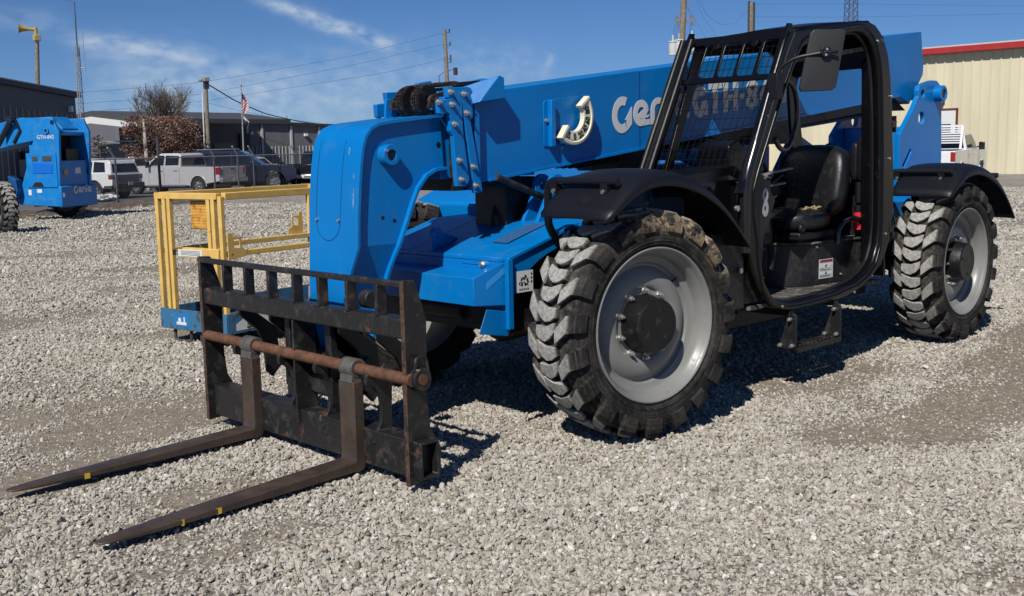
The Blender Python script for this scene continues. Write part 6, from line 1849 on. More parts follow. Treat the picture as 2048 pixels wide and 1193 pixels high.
c = MB(); c.box((0.0, -0.06, H_c / 2), (0.45, 0.12, H_c)); build(c, 'corner_trim', RED, Tc)
def on_shed(px, py):
    v = ray(px, py); t = (51.2 - CAM_C.x) / v.x; q = CAM_C + v * t; return (40.0 - q.y, q.z - GZ)
x_, z_ = on_shed(1884, 199)
c = MB(); c.box((x_, -0.12, z_), (0.36, 0.22, 0.55)); wlp = build(c, 'wall_lamp', mat('bronze_lamp', (0.06, 0.05, 0.04), 0.5), Tc, bevel=0.03)
c = MB(); c.box((x_, -0.245, z_ - 0.02), (0.22, 0.03, 0.30)); build(c, 'lens', mat('lamp_lens', (0.55, 0.54, 0.50), 0.2), wlp)
x0_, z1_ = on_shed(1855, 222); x1_, z0_ = on_shed(1911, 300)
c = MB(); c.box(((x0_ + x1_) / 2, -0.05, z1_ / 2), (x1_ - x0_, 0.08, z1_)); dr = build(c, 'roller_door', mat('white_door', (0.66, 0.66, 0.65), 0.5), Tc)
c = MB(); c.box((x1_ + 0.04, -0.07, z1_ / 2), (0.08, 0.12, z1_ + 0.1)); c.box(((x0_ + x1_) / 2, -0.07, z1_ + 0.04), (x1_ - x0_ + 0.16, 0.12, 0.08)); build(c, 'door_frame', mat('dark_red_trim', (0.14, 0.025, 0.02), 0.5), Tc)
c = MB(); c.box(((x0_ + x1_) / 2, -0.10, z1_ - 0.95), (x1_ - x0_ - 0.5, 0.03, 0.45)); build(c, 'door_window', GLASS, dr)

# white pickup with a headache rack in front of it
loc = gat(1884, 352, GZ); v = Vector((1, 0.05, 0)).normalized(); P = Vector((40.5, 16.28, GZ))
q = gat(1866, 352, GZ); P = CAM_C + (q - CAM_C) * (46.0 / math.hypot(q.x - CAM_C.x, q.y - CAM_C.y)); P.z = GZ
Tw = vehicle('pickup_truck', 'white pickup with a louvred rack behind its cab parked against the cream shed', 'pickup', P, R_(12.5), 'pickup', CARW, 1.06, None)
if 'group' in Tw: del Tw['group']
c = MB()
for sg in (-0.86, 0.86): c.bar((0.35, sg, 1.33), (0.85, sg * 0.96, 2.20), 0.08)
for k in range(7):
    t = 0.30 + 0.1 * k; c.bar((0.35 + 0.5 * t, -0.86, 1.33 + 0.87 * t), (0.35 + 0.5 * t, 0.86, 1.33 + 0.87 * t), 0.055, 0.05)
c.bar((0.85, -0.86, 2.21), (0.85, 0.86, 2.21), 0.08)
build(c, 'headache_rack', CARW, Tw, split=False)

# dark shed on the left
DKG = wall_mat('dark_grey_cladding_wall', (0.085, 0.080, 0.088), 0.5)
a_ = dat(-60, 300, 62); b_ = dat(158, 300, 72); a_.z = b_.z = GZ
u = b_ - a_; L = u.length
Td = thing('metal_shed', a_, 'dark charcoal ribbed shed at the left edge behind the second lift', 'building', None, math.atan2(u.y, u.x))
def hz(py, px, dist): 
    v = ray(px, py); return CAM_C.z + v.z * dist / math.hypot(v.x, v.y) - GZ
za, zb = hz(155, -60, 62), hz(196, 158, 72)
wallbox(Td, L, 1, za, zb, 7, DKG)
ribs(Td, L, 1, 0.62, 0.035, 0.05, 0.0, lambda x: (za + (zb - za) * x / L) * 0.80, mat('light_rib_edge', (0.30, 0.30, 0.30), 0.5), 'cladding_ribs')
c = MB(); c.prism([(0, za), (L + 0.3, zb), (L + 0.3, zb + 0.28), (0, za + 0.28)], -0.25, 0.1); build(c, 'fascia', mat('dark_fascia', (0.03, 0.03, 0.034), 0.5), Td)
c = MB(); c.prism([(-1, za + 0.27), (L + 0.3, zb + 0.27), (L + 0.3, zb + 0.34), (-1, za + 0.34)], -0.3, 7.2); build(c, 'roof', GALV, Td)
c = MB(); c.box((L - 0.8, -0.1, zb - 0.7), (0.3, 0.2, 0.35)); build(c, 'wall_lamp', DECAL, Td)

# canopy building with the white fascia
a_ = dat(150, 300, 92); b_ = dat(292, 300, 84); a_.z = b_.z = GZ
u = b_ - a_; L = u.length
Tk = thing('canopy_building', a_, 'open fronted building with white fascia between the charcoal shed and the brown leaved tree', 'building', None, math.atan2(u.y, u.x))
h1, h2, h3 = hz(238, 165, 91), hz(234, 192, 89.5), hz(247, 282, 84.5)
WF = mat('white_fascia', (0.62, 0.62, 0.60), 0.5)
xk = L * (192 - 150) / 134.0
c = MB(); c.prism([(0, h1 - 0.60), (xk, h2 - 0.50), (L, h3 - 0.42), (L, h3), (xk, h2), (0, h1 - 0.1)], -0.3, 0.0); build(c, 'fascia', WF, Tk)
c = MB(); c.prism([(0, h1 - 0.09), (xk, h2 + 0.01), (L, h3 + 0.01), (L, h3 + 0.35), (xk, h2 + 0.45), (0, h1 + 0.25)], -0.2, 14); build(c, 'roof', mat('dark_roof', (0.06, 0.06, 0.062), 0.6), Tk)
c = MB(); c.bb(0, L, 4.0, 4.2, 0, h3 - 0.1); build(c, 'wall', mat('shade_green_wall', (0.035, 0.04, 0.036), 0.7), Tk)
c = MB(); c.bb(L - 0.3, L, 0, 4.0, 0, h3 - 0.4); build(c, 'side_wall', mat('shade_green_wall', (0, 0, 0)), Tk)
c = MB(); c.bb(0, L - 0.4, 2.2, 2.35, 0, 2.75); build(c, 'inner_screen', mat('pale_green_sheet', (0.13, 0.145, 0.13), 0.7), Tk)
c = MB(); c.box((L * 0.5, 1.0, h3 - 1.25), (L, 0.10, 0.10)); build(c, 'beam', GALV, Tk)

# long grey warehouse
GW = wall_mat('grey_warehouse_wall', (0.135, 0.135, 0.145), 0.5)
a_ = dat(275, 300, 93); b_ = dat(760, 300, 106); a_.z = b_.z = GZ
u = b_ - a_; L = u.length
Tg = thing('warehouse', a_, 'long low grey warehouse with white pilasters and a dark roller door behind the parked vehicles', 'building', None, math.atan2(u.y, u.x))
def on_wh(px, py):
    v = ray(px, py); un = Vector((-u.y, u.x, 0)).normalized(); t = (a_ - CAM_C).dot(un) / v.dot(un); q = CAM_C + v * t
    return (q - a_).dot(u.normalized()), q.z - GZ
xA, zA = on_wh(285, 238); xB, zB = on_wh(650, 253)
zf = lambda x: zA + (zB - zA) * (x - xA) / (xB - xA)
wallbox(Tg, L, 1, zf(0), zf(L), 14, GW)
c = MB(); c.prism([(0, zf(0)), (L, zf(L)), (L, zf(L) + 0.22), (0, zf(0) + 0.22)], -0.3, 14.2); build(c, 'eave', mat('dark_eave', (0.035, 0.03, 0.03), 0.5), Tg)
for px in (497, 526, 584, 640):
    x_, _z = on_wh(px, 320); c = MB(); c.bb(x_ - 0.10, x_ + 0.10, -0.12, -0.003, 0, zf(x_) - 0.1); build(c, 'pilaster', mat('pale_pilaster', (0.48, 0.48, 0.48), 0.5), Tg)
x0_, z1_ = on_wh(427, 287); x1_, _z = on_wh(470, 287)
c = MB(); c.bb(x0_, x1_, -0.10, -0.004, z1_ - 0.9, z1_); rd = build(c, 'door_shutter', mat('shutter_grey', (0.20, 0.20, 0.21), 0.5), Tg)
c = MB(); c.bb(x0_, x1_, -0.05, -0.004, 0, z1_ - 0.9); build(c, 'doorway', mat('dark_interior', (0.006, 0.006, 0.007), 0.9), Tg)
# low pale ribbed wainscot panels
for (pa, pb) in ((492, 524), (545, 582), (600, 640)):
    xa_, _z = on_wh(pa, 330); xb_, _z = on_wh(pb, 330); c = MB(); x = xa_
    while x < xb_: c.bb(x, x + 0.06, -0.06, -0.003, 0, 2.35); x += 0.36
    build(c, 'ribbed_panel', mat('pale_pilaster', (0, 0, 0)), Tg, smooth=0, split=False)
x_, z_ = on_wh(487, 280); c = MB(); c.bb(x_ - 0.5, x_ + 0.5, -0.25, -0.004, z_ - 0.8, z_ + 0.5); build(c, 'wall_vent', mat('dark_fascia', (0, 0, 0)), Tg, bevel=0.02)
for px, py in ((501, 267), (610, 270)):
    x_, z_ = on_wh(px, py); c = MB(); c.box((x_, -0.15, z_), (0.3, 0.25, 0.25)); build(c, 'wall_lamp', DECAL, Tg)
x = xA + 3
for px in (386, 392, 398, 455, 560, 610):
    x_, z_ = on_wh(px, 244); c = MB(); c.cyl((x_, 3, zf(x_)), (x_, 3, zf(x_) + 1.0), 0.06, 6); build(c, 'vent_pipe', GALV, Tg)

# ---- poles, mast, flag ----------------------------------------------------------
def pole(name, label, cat, base, top, r0, r1, m_=WOOD, group=None):
    global ORG
    ORG = Vector(base)
    T_ = thing(name, base, label, cat, group)
    c_ = MB(); n = 8; b_, t_ = Vector(base), Vector(top)
    c_.tube([b_.lerp(t_, i / n) for i in range(n + 1)], [r0 + (r1 - r0) * i / n for i in range(n + 1)], 12)
    build(c_, 'pole_shaft', m_, T_)
    return T_
def zat(p, py, px=None):
    """height on the vertical through p that shows at row py"""
    lo, hi = -3.0, 60.0
    for _ in range(50):
        m_ = (lo + hi) / 2; v = Vector((p[0], p[1], m_)) - CAM_C
        y = PCY + FOC * v.dot(_d) / v.dot(_f)
        if y > py: lo = m_
        else: hi = m_
    return lo
def at_px(px, py, dist): return dat(px, py, dist)
right = _r.copy(); right.z = 0; right.normalize(); back = Vector((-right.y, right.x, 0))
# floodlight pole with white conduit
b_ = dat(418, 340, 63); b_.z = GZ; t_ = dat(411, 160, 63)
Tp = pole('light_pole', 'wooden floodlight pole with a white conduit beside it, left of the flag', 'light pole', b_, t_, 0.13, 0.10)
c = MB(); q = t_; c.box((q.x, q.y, q.z + 0.02), (0.34, 0.34, 0.24)); c.box((q.x - 0.22 * right.x, q.y - 0.22 * right.y, q.z - 0.02), (0.3, 0.3, 0.14)); build(c, 'floodlight', GALV, Tp, bevel=0.03)
c = MB(); e = b_ - right * 0.22; c.cyl((e.x, e.y, GZ), (t_.x - right.x * 0.22, t_.y - right.y * .22, t_.z - 0.7), 0.04, 8); build(c, 'conduit', mat('white_conduit', (0.6, 0.6, 0.6), 0.5), Tp)
c = MB(); c.box((q.x + 0.02, q.y, q.z - 0.3), (0.25, 0.2, 0.4)); build(c, 'junction_box', mat('dark_fascia', (0, 0, 0)), Tp)
# siren pole
b_ = dat(76, 340, 80); b_.z = GZ; t_ = dat(74, 84, 80)
Tp = pole('siren_pole', 'tall wooden pole topped by a yellow warning siren horn', 'siren pole', b_, t_, 0.17, 0.13)
c = MB(); c.box((t_.x, t_.y, t_.z + 0.25), (0.42, 0.42, 0.42)); build(c, 'siren_box', mat('faded_yellow_metal', (0.35, 0.30, 0.13), 0.6), Tp, bevel=0.04)
c = MB(); q = dat(71, 60, 80); e = dat(37, 57, 80)
c.tube([q, q.lerp(e, 0.35), q.lerp(e, 0.7), q.lerp(e, 0.9), e], [0.10, 0.10, 0.18, 0.26, 0.34], 14); c.cyl(q + Vector((0, 0, -0.5)), q + Vector((0, 0, 0.15)), 0.12, 10)
build(c, 'siren_horn', mat('yellow_horn', (0.42, 0.30, 0.07), 0.5), Tp)
# lattice radio mast
b_ = dat(168, 340, 58); b_.z = GZ
hb = zat(b_, 92); ht = zat(b_, 4)
ORG = Vector(b_)
Tm = thing('radio_mast', b_, 'slim lattice radio mast with whip antennas rising past the charcoal shed', 'mast')
dx = (dat(154, 92, 58) - dat(168, 340, 58)); tilt = Vector((dx.x, dx.y, 0)) / max(0.1, (hb - GZ))
c = MB(); legs = [Vector((0.20, 0, 0)), Vector((-0.10, 0.17, 0)), Vector((-0.10, -0.17, 0))]
def mp_(k, z): 
    s_ = 1.0 - 0.5 * (z - GZ) / (hb - GZ); return Vector((b_.x, b_.y, z)) + legs[k] * s_ + tilt * (z - GZ)
for k in range(3): c.tube([mp_(k, GZ), mp_(k, hb)], 0.022, 6)
z = GZ; i = 0
while z < hb - 0.3:
    for k in range(3): c.tube([mp_(k, z), mp_((k + 1) % 3, z + 0.3)], 0.011, 4); c.tube([mp_(k, z + 0.3), mp_((k + 1) % 3, z + 0.3)], 0.009, 4)
    z += 0.3
build(c, 'lattice', GALV, Tm, split=False, smooth=0)
c = MB(); tt = Vector((b_.x, b_.y, hb)) + tilt * (hb - GZ); t2 = Vector((b_.x, b_.y, ht)) + tilt * (ht - GZ)
c.tube([tt - Vector((0, 0, .5)), tt.lerp(t2, 0.5), t2], [0.035, 0.03, 0.02], 8); c.tube([t2, t2 - right * 0.42 + Vector((0, 0, 0.1))], 0.02, 6); build(c, 'top_antenna', CARG, Tm)
c = MB(); q = Vector((b_.x, b_.y, zat(b_, 136))); q = q + tilt * (q.z - GZ); c.tube([q, q + right * 0.35], 0.02, 6); c.tube([q + right * 0.35 + Vector((0, 0, -0.25)), q + right * 0.33 + Vector((0, 0, 1.9))], 0.018, 6); build(c, 'whip_antenna', GALV, Tm)
# flagpole
b_ = dat(488, 340, 64); b_.z = GZ; t_ = dat(482, 172, 64)
Tf = pole('flagpole', 'slim silver flagpole flying a limp striped flag in front of the warehouse', 'flagpole', b_, t_, 0.05, 0.03, GALV)
c = MB(); c.ico(tuple(t_ + Vector((0, 0, 0.04))), 0.06); build(c, 'finial', mat('gold_ball', (0.5, 0.36, 0.1), 0.3, 0.8), Tf)
# limp flags: folded cloth hanging from the top, canton, red and white stripes
def limp_flag(top_px, bot_px, w, folds, colf, name):
    rows = []; n = 26
    for i in range(n + 1):
        t = i / n; row = []
        pz = top_px[1] + (bot_px[1] - top_px[1]) * t; pxx = top_px[0] + (bot_px[0] - top_px[0]) * t
        base_ = dat(pxx, pz, 64)
        for j in range(15):
            s_ = j / 14; wd_ = w * (0.35 + 0.65 * math.sin(math.pi * min(1, t * 0.9 + 0.1)) )
            q_ = base_ + right * (s_ * wd_) + back * (0.06 * math.sin(s_ * folds + t * 3)) + Vector((0, 0, -0.28 * s_ * (1 - 0.3 * t)))
            row.append(tuple(q_))
        rows.append(row)
    return rows, n
def flag_part(rows, sel, m_, name):
    c_ = MB()
    for i in range(len(rows) - 1):
        for j in range(14):
            if sel(i, j): c_.add([rows[i][j], rows[i + 1][j], rows[i + 1][j + 1], rows[i][j + 1]], [(0, 1, 2, 3)])
    return build(c_, name, m_, Tf, smooth=60, split=False)
rows, n = limp_flag((482, 184), (485, 224), 0.40, 9, None, 'flag')
stripe = lambda i, j: ((i + j) // 2) % 2 == 0
canton = lambda i, j: i < 9 and j < 8
flag_part(rows, lambda i, j: canton(i, j), mat('flag_blue', (0.02, 0.03, 0.12), 0.8), 'flag_canton')
flag_part(rows, lambda i, j: not canton(i, j) and stripe(i, j), mat('flag_red', (0.42, 0.03, 0.04), 0.8), 'flag_red_stripes')
flag_part(rows, lambda i, j: not canton(i, j) and not stripe(i, j), mat('flag_white', (0.62, 0.62, 0.62), 0.8), 'flag_white_stripes')
rows, n = limp_flag((484, 226), (490, 250), 0.30, 7, None, 'flag')
flag_part(rows, lambda i, j: i < 13, mat('flag_white', (0, 0, 0)), 'second_flag_white'); flag_part(rows, lambda i, j: i >= 13, mat('flag_dark', (0.03, 0.04, 0.06), 0.8), 'second_flag_dark')

# utility poles behind the machine
b_ = dat(903, 340, 105); b_.z = GZ; t_ = dat(889, 60, 105)
T1 = pole('utility_pole', 'leaning grey utility pole standing above the boom head sheaves', 'utility pole', b_, t_, 0.24, 0.17)
c = MB()
for py in (66, 92, 118, 126):
    q = t_.lerp(b_, (py - 60) / 280.0); c.tube([q, q + right * 0.45], 0.04, 6); c.cyl(q + right * 0.45, q + right * 0.45 + Vector((0, 0, 0.35)), 0.07, 8)
q = t_.lerp(b_, 84 / 280.0); c.tube([q, q + right * 0.9 + Vector((0, 0, 0.3))], 0.05, 6); c.box(tuple(q + right * 0.85), (0.3, 0.3, 0.7)); c.tube([q - right * .2, q - right * 0.75 + Vector((0, 0, -0.4)), q - right * 0.7 + Vector((0, 0, -1.2))], 0.04, 6)
build(c, 'insulator_rack', CARG, T1, split=False)
b_ = dat(1352, 340, 62); b_.z = GZ; t_ = dat(1369, -30, 62)
T2 = pole('utility_pole', 'utility pole carrying three grey transformer cans behind the cab', 'utility pole', b_, t_, 0.20, 0.16)
P0 = lambda px, py: dat(px, py, 62)
for px, py in ((1346, 96), (1359, 93), (1384, 88)):
    q = P0(px, py); c = MB(); c.cyl(q - Vector((0, 0, 0.42)), q + Vector((0, 0, 0.28)), 0.24, 20); c.cyl(q + Vector((0, 0, 0.28)), q + Vector((0, 0, 0.36)), 0.27, 20); tr = build(c, 'transformer_can', mat('transformer_grey', (0.50, 0.52, 0.50), 0.4, vary=0.1), T2, bevel=0.02)
    c = MB(); c.tube([q + Vector((0, 0, 0.36)), q + Vector((0, 0, 0.70))], [0.06, 0.05], 8); build(c, 'bushing', mat('bushing', (0.5, 0.5, 0.48), 0.3), tr)
c = MB(); q = P0(1365, 42); c.bar(q - right * 0.36, q + right * 0.66 + Vector((0, 0, 0.05)), 0.10, 0.12); c.bar(P0(1366, 8) , P0(1366, 8) + right * 0.35, 0.06)
ca = build(c, 'crossarm', WOOD, T2)
c = MB()
for k in (-0.36, -0.28, 0.45, 0.62): c.cyl(q + right * k + Vector((0, 0, 0.05)), q + right * k + Vector((0, 0, 0.28)), 0.045, 8); c.cyl(q + right * k + Vector((0, 0, -0.28)), q + right * k + Vector((0, 0, -0.06)), 0.05, 8)
c.cyl(P0(1376, 14), P0(1378, 22), 0.05, 8)
build(c, 'insulator', mat('blue_grey_insulator', (0.14, 0.18, 0.26), 0.3), ca)
c = MB()
for a2_, b2_ in (((1351, 50), (1348, 78)), ((1357, 52), (1352, 80)), ((1384, 46), (1380, 74))): c.tube([P0(*a2_), P0((a2_[0] + b2_[0]) / 2 - 2, (a2_[1] + b2_[1]) / 2), P0(*b2_)], 0.012, 5)
build(c, 'drop_wire', CARK, T2, split=False)
b_ = dat(1499, 340, 95); b_.z = GZ; t_ = dat(1503, 5, 95)
T3 = pole('utility_pole', 'dark knobbly utility pole rising over the cab roof', 'utility pole', b_, t_, 0.22, 0.18)
c = MB(); rr = random.Random(5)
for k in range(26):
    q = t_.lerp(b_, k / 120.0) + right * (0.2 * (1 if k % 2 else -1)); c.box(tuple(q), (0.16, 0.16, 0.2))
build(c, 'climbing_step', CARG, T3, split=False, smooth=0)
# far lattice tower
b_ = dat(1695, 340, 150); b_.z = GZ; hb = zat(b_, -40)
ORG = Vector(b_); Tt = thing('lattice_tower', b_, 'distant steel lattice tower above the cab roof near the mirror', 'tower')
c = MB(); hw = 0.62
cs = [Vector((hw, hw, 0)), Vector((-hw, hw, 0)), Vector((-hw, -hw, 0)), Vector((hw, -hw, 0))]
pt = lambda k, z: Vector((b_.x, b_.y, z)) + cs[k] * (1.5 - 0.62 * (z - GZ) / (hb - GZ))
for k in range(4): c.tube([pt(k, GZ), pt(k, hb)], 0.06, 5)
z = GZ
while z < hb - 1.0:
    for k in range(4): c.tube([pt(k, z), pt((k + 1) % 4, z + 1.0)], 0.03, 4); c.tube([pt((k + 1) % 4, z), pt(k, z + 1.0)], 0.03, 4)
    z += 1.0
build(c, 'lattice', CARG, Tt, split=False, smooth=0)

# wires
def wire(label, pts, r, name='power_line', group=None):
    global ORG
    P_ = [dat(*p) for p in pts]; ORG = P_[0].copy()
    c_ = MB(); Q = []
    for i in range(len(P_) - 1):
        n = 14
        for j in range(n): Q.append((P_[i], P_[i + 1], j / n))
    path = [a0.lerp(b0, t) for a0, b0, t in Q] + [P_[-1]]
    # smooth the polyline into a sagging curve
    for _ in range(6): path = [path[0]] + [(path[i - 1] + path[i] * 2 + path[i + 1]) / 4 for i in range(1, len(path) - 1)] + [path[-1]]
    c_.tube(path, r * 0.4, 5)
    ORG = path[0].copy()
    o = build(c_, name, mat('wire_dark', (0.045, 0.055, 0.07), 0.6), None, smooth=60); o.location = ORG
    tag(o, label, 'cable', group)
wire('thick dark cable sagging from the floodlight pole to the warehouse roof', [(414, 168, 63), (470, 202, 66), (530, 228, 72), (600, 244, 80), (660, 251, 90)], 0.09)
wire('thin cable sagging from halfway up the floodlight pole', [(418, 207, 63), (480, 222, 66), (560, 238, 72), (640, 246, 85)], 0.020)
wire('topmost of three faint cables crossing the sky to the leaning utility pole', [(889, 66, 105), (700, 114, 100), (400, 166, 95), (160, 186, 90), (-60, 200, 88)], 0.026, group=None)
wire('middle of three faint cables crossing the sky to the leaning utility pole', [(891, 88, 105), (700, 132, 100), (400, 190, 95), (160, 208, 90), (-60, 222, 88)], 0.026)
wire('lowest of three faint cables crossing the sky to the leaning utility pole', [(893, 118, 105), (760, 148, 100), (400, 204, 95), (160, 226, 90), (-60, 240, 88)], 0.028)
wire('slack loop of cable hanging between the transformer pole and the knobbly pole', [(1386, -30, 62), (1412, 30, 68), (1440, 50, 75), (1470, 48, 85), (1503, 12, 95)], 0.020)
wire('cable running down from the transformer pole to the cab roof line', [(1377, 20, 62), (1395, 48, 60), (1420, 92, 58)], 0.016)
wire('second cable dropping behind the cab roof from above the frame', [(1386, -20, 62), (1404, 30, 62), (1440, 84, 60)], 0.016)
wire('upper faint cable crossing the sky above the cream shed', [(1503, 9, 95), (1700, 8, 100), (2140, 14, 120)], 0.022)
wire('lower faint cable crossing the sky above the cream shed', [(1503, 34, 95), (1700, 35, 100), (2140, 26, 120)], 0.022)

# ---- trees ------------------------------------------------------------------------
def branches(mb, p, d, L, r, depth, rg, spread=0.5, upb=0.25, kids=3, tips=None):
    n = 4; pts = [Vector(p)]; dd = Vector(d)
    for i in range(n):
        dd = (dd + Vector((rg.gauss(0, .10), rg.gauss(0, .10), rg.gauss(0, .06) + upb * 0.1))).normalized(); pts.append(pts[-1] + dd * L / n)
    mb.tube(pts, [r * (1 - 0.42 * i / n) for i in range(n + 1)], 6 if r > 0.03 else 4, caps=False)
    if tips is not None and depth <= 1: tips.extend(pts[1:])
    if depth == 0: return
    for k in range(kids):
        i = rg.choice((2, 3, 4)) if k else 4
        a = Vector((rg.gauss(0, 1), rg.gauss(0, 1), rg.gauss(0, 0.5))); a = (a - dd * a.dot(dd)).normalized()
        nd = (dd + a * spread * rg.uniform(0.6, 1.3) + Vector((0, 0, upb))).normalized()
        branches(mb, pts[i], nd, L * rg.uniform(0.62, 0.82), r * 0.56, depth - 1, rg, spread, upb, kids, tips)
rg = random.Random(21)
# bare tree behind
b_ = dat(340, 340, 67); b_.z = GZ; ORG = Vector(b_)
Tb = thing('bare_tree', b_, 'leafless grey tree whose fine twigs show above the brown leaved tree', 'tree')
tk = MB(); tk.tube([b_, b_ + Vector((0.05, 0, 1.2)), b_ + Vector((0, 0.05, 2.4))], [0.16, 0.13, 0.11], 10)
BARK = mat('grey_bark', (0.13, 0.105, 0.085), 0.9, vary=0.3, vary_scale=12)
build(tk, 'trunk', BARK, Tb)
cr_ = MB()
for k in range(7):
    a = k * 0.9; d = Vector((math.cos(a) * 0.55, math.sin(a) * 0.55, 1)).normalized()
    branches(cr_, b_ + Vector((0, 0.05, 2.1 + 0.06 * k)), d, 1.45, 0.075, 4, rg, 0.55, 0.24, 4)
build(cr_, 'crown', BARK, Tb, split=False, smooth=60, fixn=False)
# brown leaved tree, clipped boxy crown
b_ = dat(333, 345, 62); b_.z = GZ; ORG = Vector(b_)
To = thing('oak_tree', b_, 'broad tree still holding its dry reddish brown leaves behind the silver pickup', 'tree')
tk = MB(); tk.tube([b_, b_ + Vector((0, 0, 1.4))], [0.2, 0.15], 12); build(tk, 'trunk', BARK, To)
lm = MB(); tips = []
for k in range(9):
    a = k * 0.7; d = Vector((math.cos(a) * 1.0, math.sin(a) * 1.0, 0.55)).normalized()
    branches(lm, b_ + Vector((0, 0, 0.9 + 0.1 * k)), d, 1.0, 0.05, 3, rg, 0.6, 0.1, 3, tips)
build(lm, 'limbs', BARK, To, split=False, smooth=60, fixn=False)
topz = zat(b_, 238); botz = zat(b_, 316)
LEAF = [mat('dry_leaf_russet', (0.15, 0.075, 0.052), 0.8, vary=0.4, vary_scale=1.5), mat('dry_leaf_tan', (0.22, 0.14, 0.105), 0.8, vary=0.3, vary_scale=1.5)]
for li, (nl, m_) in enumerate(((8200, LEAF[0]), (3400, LEAF[1]))):
    lf_ = MB()
    cl = [(rg.uniform(-1.75, 1.75), rg.uniform(-1.5, 1.5), rg.uniform(0, 1)) for _ in range(95)]
    for k in range(nl):
        cx_, cy_, cz_ = rg.choice(cl)
        x = cx_ + rg.gauss(0, 0.24); y = cy_ + rg.gauss(0, 0.3); z = botz + (topz - botz) * min(1.04, max(-0.05, cz_ + rg.gauss(0, 0.07)))
        zz = (z - botz) / (topz - botz)
        if abs(x) > 2.0 - 0.6 * abs(zz - 0.4): x *= 0.8
        p = b_ + right * x + back * y; p.z = z
        a, b2 = Vector((rg.gauss(0, 1), rg.gauss(0, 1), rg.gauss(0, 1))).normalized(), Vector((rg.gauss(0, 1), rg.gauss(0, 1), rg.gauss(0, 1))).normalized()
        s_ = rg.uniform(0.045, 0.08); o_ = len(lf_.v)
        b2 = (b2 - a * a.dot(b2)).normalized()
        lf_.v += [tuple(p - a * s_), tuple(p + b2 * s_ * .55), tuple(p + a * s_), tuple(p - b2 * s_ * .55)]; lf_.f.append((o_, o_ + 1, o_ + 2, o_ + 3))
    build(lf_, 'crown' if li == 0 else 'tan_foliage', m_, To, split=False, smooth=0, fixn=False)
# pale sycamore-like stem in front of the crown
b2_ = dat(296, 345, 60); b2_.z = GZ; ORG = Vector(b2_)
Ty = thing('pale_trunk_tree', b2_, 'slender tree with blotchy white bark in front of the russet leaves', 'tree')
tk = MB(); t_ = dat(287, 238, 60)
tk.tube([b2_, b2_.lerp(t_, 0.35), b2_.lerp(t_, 0.7), t_], [0.13, 0.11, 0.10, 0.05], 10)
build(tk, 'trunk', mat('mottled_white_bark', (0.42, 0.38, 0.32), 0.8, spots=[((0.10, 0.07, 0.05), 3.5, 0.48, 0.54, None)]), Ty)
tw_ = MB()
for k in range(6): branches(tw_, b2_.lerp(t_, 0.55 + 0.08 * k), Vector((rg.gauss(0, .6), rg.gauss(0, .6), 0.8)).normalized(), 0.5, 0.02, 2, rg, 0.6, 0.1, 2)
build(tw_, 'crown', BARK, Ty, split=False, smooth=60, fixn=False)
# small dark evergreen
b3 = dat(200, 345, 60); b3.z = GZ; ORG = Vector(b3)
Te = thing('evergreen_tree', b3, 'small dark conifer in front of the open fronted building', 'tree')
tk = MB(); tz = zat(b3, 270); tk.tube([b3, Vector((b3.x, b3.y, tz))], [0.10, 0.02], 8); build(tk, 'trunk', BARK, Te)
lm = MB(); nd = MB()
for k in range(46):
    t = 0.25 + 0.75 * k / 46; z = GZ + (tz - GZ) * t; a = k * 2.4; L_ = (1 - t) * 1.9 + 0.2
    p0 = Vector((b3.x, b3.y, z)); p1 = p0 + (right * math.cos(a) + back * math.sin(a)) * L_ + Vector((0, 0, 0.12 * L_))
    lm.tube([p0, p1], [0.02, 0.006], 4, caps=False)
    for j in range(int(40 * L_)):
        q = p0.lerp(p1, rg.uniform(0.15, 1)); v = Vector((rg.gauss(0, 1), rg.gauss(0, 1), rg.gauss(-0.3, 1))).normalized() * rg.uniform(.06, .16); s_ = v.cross(Vector((rg.random(), rg.random(), rg.random()))).normalized() * 0.02
        o_ = len(nd.v); nd.v += [tuple(q - s_), tuple(q + s_), tuple(q + v)]; nd.f.append((o_, o_ + 1, o_ + 2))
build(lm, 'limbs', BARK, Te, split=False, fixn=False); build(nd, 'crown', mat('dark_needles', (0.016, 0.028, 0.017), 0.8), Te, split=False, smooth=0, fixn=False)
ORG = Vector((0, 0, 0))
# ================================================================ yellow work platform
P0_ = gat(455, 672, 0.12); P1_ = gat(323, 655, 0.12); P2_ = gat(625, 648, 0.12)
e1 = (P1_ - P0_); e1.z = 0; e2 = (P2_ - P0_); e2.z = 0
L1, L2 = e1.length, e2.length; e1.normalize(); e2 = e2.normalized()
e2 = (e2 - e1 * e2.dot(e1)).normalized()
L2 = 1.85
ORG = Vector((P0_.x, P0_.y, 0.0))
TB = thing('work_platform', ORG, 'faded yellow man basket on a worn blue tray standing behind the fork carriage', 'platform')
def bp(a, b, z): return Vector((P0_.x, P0_.y, 0)) + e1 * a + e2 * b + Vector((0, 0, z))
def bcube(mb, a0, a1, b0, b1, z0, z1):
    vs = [tuple(bp(a, b, z)) for a in (a0, a1) for b in (b0, b1) for z in (z0, z1)]
    mb.add(vs, [(0, 1, 3, 2), (4, 6, 7, 5), (0, 4, 5, 1), (2, 3, 7, 6), (0, 2, 6, 4), (1, 5, 7, 3)])
zt0 = 1.285
c = MB(); t = 0.012
bcube(c, 0, L1, 0, t, 0.12, 0.30); bcube(c, 0, L1, L2 - t, L2, 0.12, 0.30); bcube(c, 0, t, t, L2 - t, 0.12, 0.30); bcube(c, L1 - t, L1, t, L2 - t, 0.12, 0.30)
build(c, 'tray_side', BASEB, TB, bevel=0.004, split=False)
c = MB(); bcube(c, t, L1 - t, t, L2 - t, 0.13, 0.15); build(c, 'tray_floor', mat('rusty_tray_floor', (0.05, 0.035, 0.025), 0.9, vary=0.4), TB)
PR = 0.0205
